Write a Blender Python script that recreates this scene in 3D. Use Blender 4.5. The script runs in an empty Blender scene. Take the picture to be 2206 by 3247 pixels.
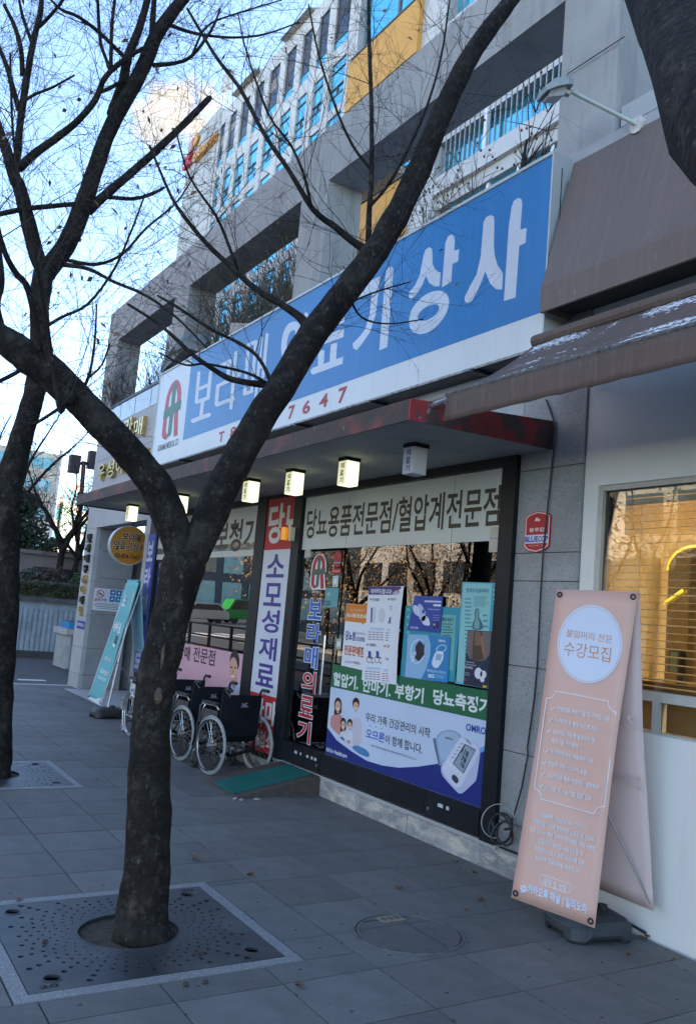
import bpy, math, random
from mathutils import Vector, Matrix
random.seed(7)
sc = bpy.context.scene
COL = sc.collection
PI = math.pi
V = Vector

# ---------------------------------------------------------------- camera
YAW, PITCH, ROLL, FPX = math.radians(31.5198), math.radians(7.1135), math.radians(-4.9424), 2712.35
HC = 1.62
_fw = V((math.sin(YAW)*math.cos(PITCH), math.cos(YAW)*math.cos(PITCH), math.sin(PITCH)))
_r = V((math.cos(YAW), -math.sin(YAW), 0)); _d = _fw.cross(_r)
CR = math.cos(ROLL)*_r + math.sin(ROLL)*_d
CD = -math.sin(ROLL)*_r + math.cos(ROLL)*_d
cam = bpy.data.cameras.new('camera'); camo = bpy.data.objects.new('camera', cam); COL.objects.link(camo)
mw = Matrix.Identity(4)
for i in range(3):
    mw[i][0], mw[i][1], mw[i][2] = CR[i], -CD[i], -_fw[i]
mw[2][3] = HC
camo.matrix_world = mw
cam.sensor_fit = 'VERTICAL'; cam.sensor_height = 24.0; cam.lens = FPX/3247*24.0
cam.clip_start = .05; cam.clip_end = 3000
sc.camera = camo

# ---------------------------------------------------------------- sky, sun, exposure
SUN_AZ, SUN_EL = math.radians(74), math.radians(28)      # azimuth from +Y towards +X
w = bpy.data.worlds.new('World'); sc.world = w; w.use_nodes = True
wn, wl = w.node_tree.nodes, w.node_tree.links
wn.clear()
wo = wn.new('ShaderNodeOutputWorld'); bg = wn.new('ShaderNodeBackground')
sky = wn.new('ShaderNodeTexSky'); sky.sky_type = 'NISHITA'; sky.sun_disc = False
sky.sun_elevation = SUN_EL; sky.sun_rotation = SUN_AZ
sky.altitude = 50; sky.air_density = .8; sky.dust_density = .0; sky.ozone_density = 1.0
bg.inputs['Strength'].default_value = .13
tc = wn.new('ShaderNodeTexCoord')
def _cloud(direction, size, wobble, scale, lo, hi):
    """a soft white cloud: a mask round one direction of the sky, broken up by noise"""
    dp = wn.new('ShaderNodeVectorMath'); dp.operation = 'DISTANCE'
    dp.inputs[1].default_value = direction
    wl.new(tc.outputs['Generated'], dp.inputs[0])
    nz = wn.new('ShaderNodeTexNoise'); nz.inputs['Scale'].default_value = scale; nz.inputs['Detail'].default_value = 9
    nz.inputs['Roughness'].default_value = .62
    wl.new(tc.outputs['Generated'], nz.inputs['Vector'])
    a = wn.new('ShaderNodeMath'); a.operation = 'MULTIPLY_ADD'
    wl.new(nz.outputs['Fac'], a.inputs[0]); a.inputs[1].default_value = wobble
    d2 = wn.new('ShaderNodeMath'); d2.operation = 'DIVIDE'
    wl.new(dp.outputs['Value'], d2.inputs[0]); d2.inputs[1].default_value = -size
    wl.new(d2.outputs[0], a.inputs[2])
    r = wn.new('ShaderNodeMapRange'); r.interpolation_type = 'SMOOTHSTEP'
    wl.new(a.outputs[0], r.inputs[0]); r.inputs[1].default_value = lo; r.inputs[2].default_value = hi
    return r.outputs[0]

def ray(px, py):
    return CR*(px-1103) + CD*(py-1623.5) + _fw*FPX
def Dray(x, y): return ray(x*1.39709, y*1.39709)

prev = sky.outputs[0]
for (x, y, size, wob, scl, lo, hi, col) in ((378, 250, .034, 4.4, 17, 1.1, 1.9, (2.2, 2.05, 1.85, 1)), (450, 288, .036, 4.2, 20, 1.0, 1.9, (2.1, 1.9, 1.7, 1)), (352, 298, .02, 4.0, 24, .9, 1.8, (1.8, 1.8, 1.75, 1))):
    m = _cloud(tuple(Dray(x, y).normalized()), size, wob, scl, lo, hi)
    mx = wn.new('ShaderNodeMix'); mx.data_type = 'RGBA'
    wl.new(m, mx.inputs[0]); wl.new(prev, mx.inputs[6]); mx.inputs[7].default_value = col
    prev = mx.outputs[2]
wl.new(prev, bg.inputs['Color']); wl.new(bg.outputs[0], wo.inputs[0])

sun = bpy.data.lights.new('sun', 'SUN'); sun.energy = 3.6; sun.angle = math.radians(.5); sun.color = (1.0, .86, .68)
suno = bpy.data.objects.new('sun', sun); COL.objects.link(suno)
sdir = V((math.sin(SUN_AZ)*math.cos(SUN_EL), math.cos(SUN_AZ)*math.cos(SUN_EL), math.sin(SUN_EL)))
suno.rotation_euler = sdir.to_track_quat('Z', 'Y').to_euler()
suno.location = sdir*60
sc.view_settings.view_transform = 'Standard'; sc.view_settings.look = 'None'
sc.view_settings.exposure = 2.3; sc.view_settings.gamma = 1.0; sc.view_settings.use_curve_mapping = False
sc.render.engine = 'CYCLES'
sc.cycles.max_bounces = 7; sc.cycles.transparent_max_bounces = 16
sc.cycles.caustics_reflective = False; sc.cycles.caustics_refractive = False
sc.cycles.use_denoising = True

# ---------------------------------------------------------------- measuring helpers (photo regions: x0, y0, scale)
REG = dict(S=(0, 0, 1), D=(0, 0, 1.39709), f1=(550, 0, .4433), f2=(1100, 0, .475), f3=(0, 1380, .3443), f4=(500, 1580, .3873),
           f5=(1050, 1820, .3483), f6=(1000, 2150, .38), f7=(1800, 1450, .4302), f8=(1600, 1850, .4733),
           g1=(1050, 600, .4433), g2=(500, 950, .41165), g3=(1250, 1350, .285), g4=(1250, 2080, .22166), g5=(500, 2050, .25332),
           g6=(620, 2350, .27866), g7=(900, 1680, .34415), a1=(1500, 400, .2582), a2=(1400, 1300, .3167), a3=(1400, 2300, .3167), a4=(250, 850, .3167), a7=(200, 1550, .3012),
           z3=(0, 800, .57), z5=(1300, 800, .5738), z7=(800, 1500, .57), z6=(0, 1500, .57),
           n1=(0, 0, .44332), n2=(0, 600, .44332), n3=(600, 100, .44332), n4=(500, 600, .44332), r5=(1800, 0, .2582), a5=(0, 2700, .6333), a6=(1000, 2500, .7638))
def pray(reg, x, y):
    a, b, s = REG[reg]
    return ray(a+x*s, b+y*s)
def hitX(reg, x, y, X):
    r = pray(reg, x, y); r = r*(X/r.x); return V((r.x, r.y, r.z+HC))
def hitY(reg, x, y, Y):
    r = pray(reg, x, y); r = r*(Y/r.y); return V((r.x, r.y, r.z+HC))
def hitZ(reg, x, y, Z=0):
    r = pray(reg, x, y); r = r*((Z-HC)/r.z); return V((r.x, r.y, r.z+HC))
def project(p):
    d = V(p)-V((0, 0, HC)); z = d.dot(_fw)
    if z < .05: return None
    return (1103+FPX*d.dot(CR)/z, 1623.5+FPX*d.dot(CD)/z, z)

class Frame:
    """a flat frame: origin, right-hand and up axes as someone facing it sees them; n points at that viewer"""
    def __init__(s, o, u, v):
        s.o, s.u, s.v = V(o), V(u).normalized(), V(v).normalized(); s.n = s.u.cross(s.v).normalized()
    def P(s, a, b, k=0): return s.o+s.u*a+s.v*b+s.n*k
    def px(s, reg, x, y, k=0):
        r = pray(reg, x, y); c = V((0, 0, HC)); o = s.o+s.n*k
        t = (o-c).dot(s.n)/r.dot(s.n); p = c+r*t-o
        return (p.dot(s.u), p.dot(s.v))
def FA(X): return Frame((X, 0, 0), (0, -1, 0), (0, 0, 1))     # a facade facing the street

# ---------------------------------------------------------------- object helpers
LOC = {}
def reg_obj(o, parent=None, label=None, cat=None, group=None, kind=None):
    COL.objects.link(o)
    if parent is not None:
        o.parent = parent
        if parent.name in LOC:
            o.matrix_parent_inverse = Matrix.Translation(-LOC[parent.name])
    if label: o['label'] = label
    if cat: o['category'] = cat
    if group: o['group'] = group
    if kind: o['kind'] = kind
    return o
def thing(name, label, cat, loc=(0, 0, 0), group=None, kind=None):
    o = bpy.data.objects.new(name, None); o.location = loc; o.empty_display_size = .1
    LOC[o.name] = V(loc)
    return reg_obj(o, None, label, cat, group, kind)
def copy_tree(o, parent=None, top=True):
    c = o.copy(); COL.objects.link(c)
    if parent is not None: c.parent = parent
    for ch in o.children: copy_tree(ch, c, False)
    return c

class MB:
    def __init__(s): s.v, s.f = [], []
    def add(s, vs, fs):
        n = len(s.v); s.v += [tuple(p) for p in vs]; s.f += [tuple(i+n for i in f) for f in fs]; return s
    def box(s, x0, x1, y0, y1, z0, z1):
        return s.add([(x, y, z) for z in (z0, z1) for y in (y0, y1) for x in (x0, x1)],
                     [(0, 2, 3, 1), (4, 5, 7, 6), (0, 1, 5, 4), (2, 6, 7, 3), (0, 4, 6, 2), (1, 3, 7, 5)])
    def fbox(s, F, a0, a1, b0, b1, k0, k1):
        return s.add([F.P(a, b, k) for k in (k0, k1) for b in (b0, b1) for a in (a0, a1)],
                     [(0, 2, 3, 1), (4, 5, 7, 6), (0, 1, 5, 4), (2, 6, 7, 3), (0, 4, 6, 2), (1, 3, 7, 5)])
    def quad(s, a, b, c, d): return s.add([a, b, c, d], [(0, 1, 2, 3)])
    def prism(s, bottom, top):
        n = len(bottom)
        return s.add(list(bottom)+list(top), [tuple(range(n-1, -1, -1)), tuple(range(n, 2*n))]+[(i, (i+1) % n, n+(i+1) % n, n+i) for i in range(n)])
    def tube(s, pts, rad, n=6, cap=True, wob=0):
        pts = [V(p) for p in pts]; m = len(pts)
        if not hasattr(rad, '__len__'): rad = [rad]*m
        base = len(s.v); up = None
        for i, p in enumerate(pts):
            t = (pts[min(i+1, m-1)]-pts[max(i-1, 0)]).normalized()
            if up is None:
                up = t.orthogonal().normalized()
            up = (up-t*up.dot(t))
            up = up.normalized() if up.length > 1e-6 else t.orthogonal().normalized()
            sd = t.cross(up)
            for j in range(n):
                a = 2*PI*j/n; r = rad[i]*(1+(random.uniform(-wob, wob) if wob else 0))
                s.v.append(tuple(p+(up*math.cos(a)+sd*math.sin(a))*r))
        for i in range(m-1):
            for j in range(n):
                s.f.append((base+i*n+j, base+i*n+(j+1) % n, base+(i+1)*n+(j+1) % n, base+(i+1)*n+j))
        if cap:
            s.f.append(tuple(base+j for j in range(n-1, -1, -1))); s.f.append(tuple(base+(m-1)*n+j for j in range(n)))
        return s
    def torus(s, c, axis, R, r, n=28, m=6):
        c, axis = V(c), V(axis).normalized(); e = axis.orthogonal().normalized(); f = axis.cross(e); b = len(s.v)
        for i in range(n):
            a = 2*PI*i/n; d = e*math.cos(a)+f*math.sin(a)
            for j in range(m):
                q = 2*PI*j/m; s.v.append(tuple(c+d*(R+r*math.cos(q))+axis*(r*math.sin(q))))
        for i in range(n):
            for j in range(m):
                s.f.append((b+i*m+j, b+((i+1) % n)*m+j, b+((i+1) % n)*m+(j+1) % m, b+i*m+(j+1) % m))
        return s
    def cyl(s, c, axis, r, h, n=16):
        c, axis = V(c), V(axis).normalized(); return s.tube([c, c+axis*h], r, n)
    def blob(s, c, rx, ry, rz, n=10, m=7, wob=0):
        b = len(s.v); c = V(c)
        for i in range(m+1):
            th = PI*i/m
            for j in range(n):
                a = 2*PI*j/n; k = 1+(random.uniform(-wob, wob) if wob else 0)
                s.v.append((c.x+rx*k*math.sin(th)*math.cos(a), c.y+ry*k*math.sin(th)*math.sin(a), c.z+rz*k*math.cos(th)))
        for i in range(m):
            for j in range(n):
                s.f.append((b+i*n+j, b+(i+1)*n+j, b+(i+1)*n+(j+1) % n, b+i*n+(j+1) % n))
        return s
    def mesh(s, name, smooth=False):
        me = bpy.data.meshes.new(name); me.from_pydata(s.v, [], s.f); me.update()
        if smooth: me.polygons.foreach_set('use_smooth', [True]*len(me.polygons))
        return me
    def build(s, name, mat, parent=None, label=None, cat=None, group=None, kind=None, smooth=False, bevel=0):
        me = s.mesh(name, smooth); me.materials.append(mat)
        o = bpy.data.objects.new(name, me)
        if bevel:
            bv = o.modifiers.new('bevel', 'BEVEL'); bv.width = bevel; bv.segments = 2; bv.limit_method = 'ANGLE'
        return reg_obj(o, parent, label, cat, group, kind)

def box(name, m, x0, x1, y0, y1, z0, z1, parent=None, **k):
    return MB().box(min(x0, x1), max(x0, x1), min(y0, y1), max(y0, y1), min(z0, z1), max(z0, z1)).build(name, m, parent, **k)

def flat(name, pts, F, k, m, parent=None, th=.002, **kw):
    """a flat printed or cut shape: 2-D outline on frame F, k in front of it, th thick"""
    ar = sum(pts[i][0]*pts[(i+1) % len(pts)][1]-pts[(i+1) % len(pts)][0]*pts[i][1] for i in range(len(pts)))
    if ar < 0: pts = pts[::-1]
    return MB().prism([F.P(a, b, k) for a, b in pts], [F.P(a, b, k+th) for a, b in pts]).build(name, m, parent, **kw)
def holed(name, outer, holes, F, k, m, parent=None, th=.002, **kw):
    c = bpy.data.curves.new('c', 'CURVE'); c.dimensions = '2D'; c.fill_mode = 'BOTH'; c.extrude = th/2
    for pts in [outer]+holes:
        s = c.splines.new('POLY'); s.points.add(len(pts)-1); s.use_cyclic_u = True
        for p, q in zip(s.points, pts): p.co = (q[0], q[1], 0, 1)
    o = bpy.data.objects.new('c', c); me = bpy.data.meshes.new_from_object(o)
    bpy.data.objects.remove(o)
    for v in me.vertices: v.co = F.P(v.co.x, v.co.y, k+th/2+v.co.z)
    me.name = name; me.materials.clear(); me.materials.append(m)
    o = bpy.data.objects.new(name, me)
    return reg_obj(o, parent, **kw)
def rect(a0, a1, b0, b1): return [(a0, b0), (a1, b0), (a1, b1), (a0, b1)]
def ell(ca, cb, ra, rb, n=24, rot=0, t0=0, t1=2*PI):
    full = abs(t1-t0-2*PI) < 1e-6; out = []
    for i in range(n if full else n+1):
        t = t0+(t1-t0)*i/n; x, y = ra*math.cos(t), rb*math.sin(t)
        out.append((ca+x*math.cos(rot)-y*math.sin(rot), cb+x*math.sin(rot)+y*math.cos(rot)))
    return out
def rrect(a0, a1, b0, b1, r, n=5):
    out = []
    for ca, cb, t in ((a1-r, b1-r, 0), (a0+r, b1-r, PI/2), (a0+r, b0+r, PI), (a1-r, b0+r, 1.5*PI)):
        out += [(ca+r*math.cos(t+PI/2*i/n), cb+r*math.sin(t+PI/2*i/n)) for i in range(n+1)]
    return out
_tc = {}
def glyphs(body, bold, ext=0):
    key = (body, bold, ext)
    if key not in _tc:
        c = bpy.data.curves.new('t', 'FONT'); c.body = body; c.offset = bold; c.extrude = ext; c.resolution_u = 3
        o = bpy.data.objects.new('t', c); me = bpy.data.meshes.new_from_object(o); bpy.data.objects.remove(o)
        vs = [tuple(v.co) for v in me.vertices]; fs = [tuple(p.vertices) for p in me.polygons]
        bpy.data.meshes.remove(me); _tc[key] = (vs, fs)
    return _tc[key]
def txt(body, a0, a1, b0, b1, F, k, m, parent=None, bold=.015, th=.001, name='lettering', outline=None, shear=0, mirror=False, **kw):
    """lettering fitted to the box a0..a1, b0..b1 of frame F"""
    vs, fs = glyphs(body, bold)
    if not vs: return None
    x0 = min(v[0] for v in vs); x1 = max(v[0] for v in vs); y0 = min(v[1] for v in vs); y1 = max(v[1] for v in vs)
    sx = (a1-a0)/(x1-x0); sy = (b1-b0)/max(y1-y0, 1e-6)
    def place(vs, k):
        out = []
        for x, y, z in vs:
            b = b0+(y-y0)*sy; a = (x-x0)*sx
            a = (a1-a) if mirror else (a0+a)
            out.append(F.P(a+shear*(b-b0), b, k))
        return out
    if outline:
        ovs, ofs = glyphs(body, bold+outline[1])
        MB().add(place(ovs, k), ofs).build('lettering_outline', outline[0], parent)
    o = MB().add(place(vs, k+th), fs).build(name, m, parent, **kw)
    return o
def solid_txt(body, a0, a1, b0, b1, F, k, depth, m, parent=None, bold=.02, name='letter', **kw):
    vs, fs = glyphs(body, bold, .05)
    x0 = min(v[0] for v in vs); x1 = max(v[0] for v in vs); y0 = min(v[1] for v in vs); y1 = max(v[1] for v in vs)
    return MB().add([F.P(a0+(x-x0)/(x1-x0)*(a1-a0), b0+(y-y0)/(y1-y0)*(b1-b0), k+(z+.05)/.1*depth) for x, y, z in vs], fs).build(name, m, parent, **kw)

# ---------------------------------------------------------------- materials
def lin(c): return c/12.92 if c <= .04045 else ((c+.055)/1.055)**2.4
def H(h): return tuple(lin(int(h[i:i+2], 16)/255) for i in (0, 2, 4))
def mat(name, col, rough=.6, metal=0, var=.12, scale=6, bump=0, bscale=80, spec=.5, emis=0, ecol=None, rnd=0, stretch=None, coat=0, trans=0):
    m = bpy.data.materials.new(name); m.use_nodes = True
    nt = m.node_tree; N, L = nt.nodes, nt.links; b = N['Principled BSDF']
    b.inputs['Roughness'].default_value = rough; b.inputs['Metallic'].default_value = metal
    b.inputs['Specular IOR Level'].default_value = spec; b.inputs['Coat Weight'].default_value = coat
    tcn = N.new('ShaderNodeTexCoord'); vec = tcn.outputs['Object']
    if stretch:
        mp = N.new('ShaderNodeMapping'); mp.inputs['Scale'].default_value = stretch; L.new(vec, mp.inputs['Vector']); vec = mp.outputs[0]
    nz = N.new('ShaderNodeTexNoise'); nz.inputs['Scale'].default_value = scale; nz.inputs['Detail'].default_value = 6; nz.inputs['Roughness'].default_value = .6
    L.new(vec, nz.inputs['Vector'])
    mr = N.new('ShaderNodeMapRange'); mr.inputs[1].default_value = .3; mr.inputs[2].default_value = .7
    mr.inputs[3].default_value = 1-var; mr.inputs[4].default_value = 1+var
    L.new(nz.outputs['Fac'], mr.inputs[0]); fac = mr.outputs[0]
    if rnd:
        oi = N.new('ShaderNodeObjectInfo'); r2 = N.new('ShaderNodeMapRange'); r2.inputs[3].default_value = 1-rnd; r2.inputs[4].default_value = 1+rnd
        L.new(oi.outputs['Random'], r2.inputs[0]); mm = N.new('ShaderNodeMath'); mm.operation = 'MULTIPLY'
        L.new(fac, mm.inputs[0]); L.new(r2.outputs[0], mm.inputs[1]); fac = mm.outputs[0]
    vm = N.new('ShaderNodeVectorMath'); vm.operation = 'SCALE'; vm.inputs[0].default_value = col[:3]
    L.new(fac, vm.inputs['Scale']); L.new(vm.outputs[0], b.inputs['Base Color'])
    if bump:
        bn = N.new('ShaderNodeTexNoise'); bn.inputs['Scale'].default_value = bscale; bn.inputs['Detail'].default_value = 5
        L.new(vec, bn.inputs['Vector'])
        bp = N.new('ShaderNodeBump'); bp.inputs['Strength'].default_value = bump; bp.inputs['Distance'].default_value = .01
        L.new(bn.outputs['Fac'], bp.inputs['Height']); L.new(bp.outputs[0], b.inputs['Normal'])
    if emis:
        b.inputs['Emission Color'].default_value = (*(ecol or col)[:3], 1); b.inputs['Emission Strength'].default_value = emis
    m['v'] = 0
    return m
def splotch(m, col, scale, lo, hi, detail=8, rough=None, stretch=None, w_rough=.65, coords='Object'):
    """wear, stains, speckle: mixes a second colour in where a noise is high"""
    N, L = m.node_tree.nodes, m.node_tree.links; b = N['Principled BSDF']
    src = b.inputs['Base Color'].links[0].from_socket
    tcn = N.new('ShaderNodeTexCoord'); vec = tcn.outputs[coords]
    mp = N.new('ShaderNodeMapping'); mp.inputs['Scale'].default_value = stretch or (1, 1, 1); mp.inputs['Location'].default_value = (scale*.37, scale*.11, 3.1)
    L.new(vec, mp.inputs['Vector'])
    nz = N.new('ShaderNodeTexNoise'); nz.inputs['Scale'].default_value = scale; nz.inputs['Detail'].default_value = detail; nz.inputs['Roughness'].default_value = w_rough
    L.new(mp.outputs[0], nz.inputs['Vector'])
    mr = N.new('ShaderNodeMapRange'); mr.inputs[1].default_value = lo; mr.inputs[2].default_value = hi; L.new(nz.outputs['Fac'], mr.inputs[0])
    mx = N.new('ShaderNodeMix'); mx.data_type = 'RGBA'; L.new(mr.outputs[0], mx.inputs[0]); L.new(src, mx.inputs[6]); mx.inputs[7].default_value = (*col[:3], 1)
    L.new(mx.outputs[2], b.inputs['Base Color'])
    if rough is not None:
        rr = N.new('ShaderNodeMapRange'); rr.inputs[3].default_value = b.inputs['Roughness'].default_value; rr.inputs[4].default_value = rough
        L.new(mr.outputs[0], rr.inputs[0]); L.new(rr.outputs[0], b.inputs['Roughness'])
    return m
def glass(name, tint=(.86, .93, .9), ior=1.5, boost=1.0, rough=0.0):
    """window glass: clear where looked at straight, mirror-like at a slant"""
    m = bpy.data.materials.new(name); m.use_nodes = True; N, L = m.node_tree.nodes, m.node_tree.links
    N.clear(); out = N.new('ShaderNodeOutputMaterial')
    tr = N.new('ShaderNodeBsdfTransparent'); tr.inputs[0].default_value = (*tint, 1)
    gl = N.new('ShaderNodeBsdfGlossy'); gl.inputs['Roughness'].default_value = rough
    fr = N.new('ShaderNodeFresnel'); fr.inputs['IOR'].default_value = ior
    mu = N.new('ShaderNodeMath'); mu.operation = 'MULTIPLY'; mu.use_clamp = True; mu.inputs[1].default_value = boost
    L.new(fr.outputs[0], mu.inputs[0])
    nz = N.new('ShaderNodeTexNoise'); nz.inputs['Scale'].default_value = 1.3; tcn = N.new('ShaderNodeTexCoord'); L.new(tcn.outputs['Object'], nz.inputs['Vector'])
    bp = N.new('ShaderNodeBump'); bp.inputs['Strength'].default_value = .012; bp.inputs['Distance'].default_value = .02
    L.new(nz.outputs['Fac'], bp.inputs['Height']); L.new(bp.outputs[0], gl.inputs['Normal'])
    mx = N.new('ShaderNodeMixShader'); L.new(mu.outputs[0], mx.inputs[0]); L.new(tr.outputs[0], mx.inputs[1]); L.new(gl.outputs[0], mx.inputs[2])
    L.new(mx.outputs[0], out.inputs[0])
    return m
_pm = {}
def ink(hexcol, rough=.45):
    """printed colour on paper, vinyl or acrylic"""
    key = (hexcol, rough)
    if key not in _pm: _pm[key] = mat('print_'+hexcol, H(hexcol), rough, var=.03, scale=3)
    return _pm[key]

# ================================================================ materials
m_pave = mat('paving_stone', (.135, .138, .132), .7, var=.16, scale=7, bump=.35, bscale=150, rnd=.17)
splotch(m_pave, (.21, .22, .225), 110, .55, .72, detail=4, w_rough=.75); splotch(m_pave, (.05, .052, .054), 130, .6, .72, detail=3); splotch(m_pave, (.06, .062, .063), 1.3, .47, .82, rough=.5, detail=12); splotch(m_pave, (.21, .205, .19), 2.1, .57, .8, detail=12); splotch(m_pave, (.045, .045, .045), 14, .7, .74, detail=2)
m_joint = mat('joint_dirt', (.035, .034, .032), .95, var=.3, scale=30)
m_grate_rim = mat('grate_rim_granite', (.2, .21, .215), .6, var=.15, scale=40, bump=.1)
splotch(m_grate_rim, (.48, .49, .5), 150, .55, .7, detail=2); splotch(m_grate_rim, (.16, .16, .16), 5, .55, .8)
m_iron = mat('painted_iron', (.075, .083, .09), .42, metal=.55, var=.25, scale=5, bump=.05, bscale=300)
splotch(m_iron, (.13, .135, .14), 2.2, .5, .75, rough=.6)
m_soil = mat('soil', (.06, .048, .036), .95, var=.5, scale=40, bump=.9, bscale=90)
m_conc = mat('weathered_concrete', (.39, .382, .37), .85, var=.1, scale=2.2, bump=.12, bscale=60)
splotch(m_conc, (.24, .245, .245), 2.3, .5, .78, stretch=(2.5, 2.5, .22)); splotch(m_conc, (.2, .2, .2), 70, .6, .75, detail=3)
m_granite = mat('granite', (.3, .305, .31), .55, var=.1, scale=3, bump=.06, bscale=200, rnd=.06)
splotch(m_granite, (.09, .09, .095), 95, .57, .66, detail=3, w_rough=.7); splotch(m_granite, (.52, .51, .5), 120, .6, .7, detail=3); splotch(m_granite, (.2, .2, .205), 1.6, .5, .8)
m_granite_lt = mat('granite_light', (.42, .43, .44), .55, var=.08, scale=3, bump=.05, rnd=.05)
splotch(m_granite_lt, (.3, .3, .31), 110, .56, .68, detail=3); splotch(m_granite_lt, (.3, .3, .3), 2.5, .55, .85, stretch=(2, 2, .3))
m_plinth = mat('plinth_stone', (.27, .275, .28), .85, var=.25, scale=6, bump=.9, bscale=38, rnd=.16)
splotch(m_plinth, (.56, .51, .43), 5, .47, .62, stretch=(.8, .8, 2.2)); splotch(m_plinth, (.12, .115, .11), 100, .58, .68, detail=3)
m_blackmetal = mat('black_aluminium', (.011, .013, .017), .4, spec=.25, var=.25, scale=4)
splotch(m_blackmetal, (.035, .038, .042), 9, .6, .8, rough=.6)
m_white = mat('white_panel', (.72, .73, .73), .45, var=.04, scale=2)
splotch(m_white, (.5, .51, .5), 3, .6, .9, stretch=(3, 3, .3))
m_render = mat('white_render', (.74, .72, .69), .75, var=.03, scale=1.2, bump=.03)
splotch(m_render, (.6, .58, .55), 2.6, .6, .9, stretch=(2, 2, .3))
m_soffit = mat('canopy_soffit', (.34, .35, .34), .8, var=.14, scale=1.6, bump=.06)
splotch(m_soffit, (.2, .2, .19), 2.5, .52, .8)
m_redtrim = mat('peeling_red_paint', (.27, .026, .028), .5, var=.22, scale=6, bump=.08, bscale=40)
splotch(m_redtrim, (.07, .045, .04), 3.2, .5, .54, w_rough=.7); splotch(m_redtrim, (.2, .2, .22), 2.1, .62, .64, w_rough=.7)
m_redfront = mat('rusty_red_edge', (.2, .05, .045), .6, var=.35, scale=7, bump=.15, bscale=40)
splotch(m_redfront, (.05, .036, .032), 1.9, .36, .5, stretch=(1, 1, 1.2)); splotch(m_redfront, (.2, .09, .08), 9, .6, .68, stretch=(1, 1, .35)); splotch(m_redfront, (.36, .33, .32), 38, .65, .69, stretch=(1, 1, .4))
m_signblue = mat('sign_blue_acrylic', (.012, .185, .47), .32, var=.03, scale=1.5, spec=.4)
splotch(m_signblue, (.045, .22, .53), 6, .5, .9, stretch=(4, 4, .15))
m_signwhite = mat('sign_white_acrylic', (.66, .7, .72), .32, var=.04, scale=1.5)
splotch(m_signwhite, (.45, .49, .5), 5, .56, .9, stretch=(5, 5, .2))
m_signletter = mat('sign_letter', (.6, .65, .74), .35, var=.05, scale=3)
m_signside = mat('sign_case_metal', (.5, .53, .53), .45, metal=.3, var=.08, scale=3)
m_brown = mat('brown_canvas', (.115, .078, .062), .75, var=.1, scale=3, bump=.1, bscale=400)
splotch(m_brown, (.17, .125, .105), 9, .5, .8, stretch=(1.5, 4, .35))
m_fascia = mat('brown_fascia', (.16, .12, .105), .6, var=.08, scale=2)
splotch(m_fascia, (.3, .25, .23), 16, .62, .72, stretch=(1, 3, .55)); splotch(m_fascia, (.21, .15, .125), 5, .5, .8, stretch=(1, 5, .12))
m_snow = mat('thin_snow', (.75, .79, .85), .8, var=.1, scale=12, bump=.3, bscale=60)
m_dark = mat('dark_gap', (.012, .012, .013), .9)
m_wood = mat('interior_wall', (.2, .2, .19), .8)
m_rubber = mat('black_rubber', (.018, .018, .02), .6, var=.2)
m_cable = mat('cable_black', (.02, .02, .022), .5)
m_steel = mat('galvanised_steel', (.42, .44, .44), .42, metal=.75, var=.12, scale=12)
m_chrome = mat('chrome', (.7, .72, .74), .18, metal=1, var=.05)
m_gold = mat('gold_letter', (.62, .45, .18), .3, metal=.85, var=.1, scale=30)
m_darkletter = mat('bronze_letter', (.035, .03, .025), .45, metal=.4)
m_glass_shop = glass('shop_glass', (.75, .85, .82), 1.55, 2.5)
m_glass_salon = glass('salon_glass', (.95, .95, .9), 1.5, 1.1)
m_asph = mat('asphalt', (.075, .078, .082), .85, var=.15, scale=4, bump=.2, bscale=200); splotch(m_asph, (.12, .12, .12), 180, .58, .7, detail=2)
m_roadred = mat('red_road_surface', (.2, .095, .065), .85, var=.15, scale=5, bump=.15)
m_line = mat('road_paint', (.65, .65, .62), .7, var=.1, scale=9)
m_yline = mat('yellow_road_paint', (.62, .4, .05), .7, var=.1, scale=9)
m_bark = mat('bark', (.015, .0125, .011), .9, var=.45, scale=7, bump=1.0, bscale=42, spec=.2, stretch=(1.1, 1.1, 1.0))
splotch(m_bark, (.055, .049, .041), 16, .5, .7, detail=9, w_rough=.75); splotch(m_bark, (.115, .107, .094), 38, .58, .7, detail=8, w_rough=.72, stretch=(1, 1, .7)); splotch(m_bark, (.1, .075, .055), 3.5, .62, .75); splotch(m_bark, (.06, .052, .043), 2.2, .55, .8); splotch(m_bark, (.008, .007, .0065), 6, .5, .68)
m_twig = mat('twig', (.028, .02, .017), .8, var=.3, scale=20)
m_twig_lt = mat('dry_twig', (.12, .085, .055), .8, var=.4, scale=20)
m_deadleaf = mat('dead_leaf', (.17, .085, .045), .7, var=.4, scale=14, rnd=.35)

# ================================================================ ground
box('ground', mat('earth', (.1, .1, .095), .95, var=.2, scale=.3), -900, 900, -900, 900, -.6, -.2, kind='structure')
road = box('road', m_asph, -13.5, -2.45, -40, 320, -.21, -.15, kind='structure')
MB().box(-5.4, -2.6, 14, 34, -.15, -.146).build('red_crossing_surface', m_roadred, road)
box('cross_road', m_asph, -90, -2.4, 46, 82, -.21, -.149, kind='structure')
for i in range(9):
    box('crossing_stripe', m_line, -13+i*1.15, -12.45+i*1.15, 39, 43, -.15, -.145, road)
for i in range(12):
    box('lane_stripe', m_yline, -8.0, -7.85, -10+i*6, -7+i*6, -.15, -.146, road)
pav = box('pavement', m_joint, -2.3, 4.6, -14, 15.9, -.3, -.03, kind='structure')
GX, GY = .505, .4465
xs = [1.0+GX*(i) for i in range(-7, 7)]; ys = [3.03+GY*j for j in range(-8, 29)]
tile_me = MB().box(.0035, GX-.0035, .0035, GY-.0035, -.03, 0).mesh('paving_tile'); tile_me.materials.append(m_pave)
PITS = ((.906, 2.23, 3.672, 4.884), (.906, 2.23, 7.55, 8.77))
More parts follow.
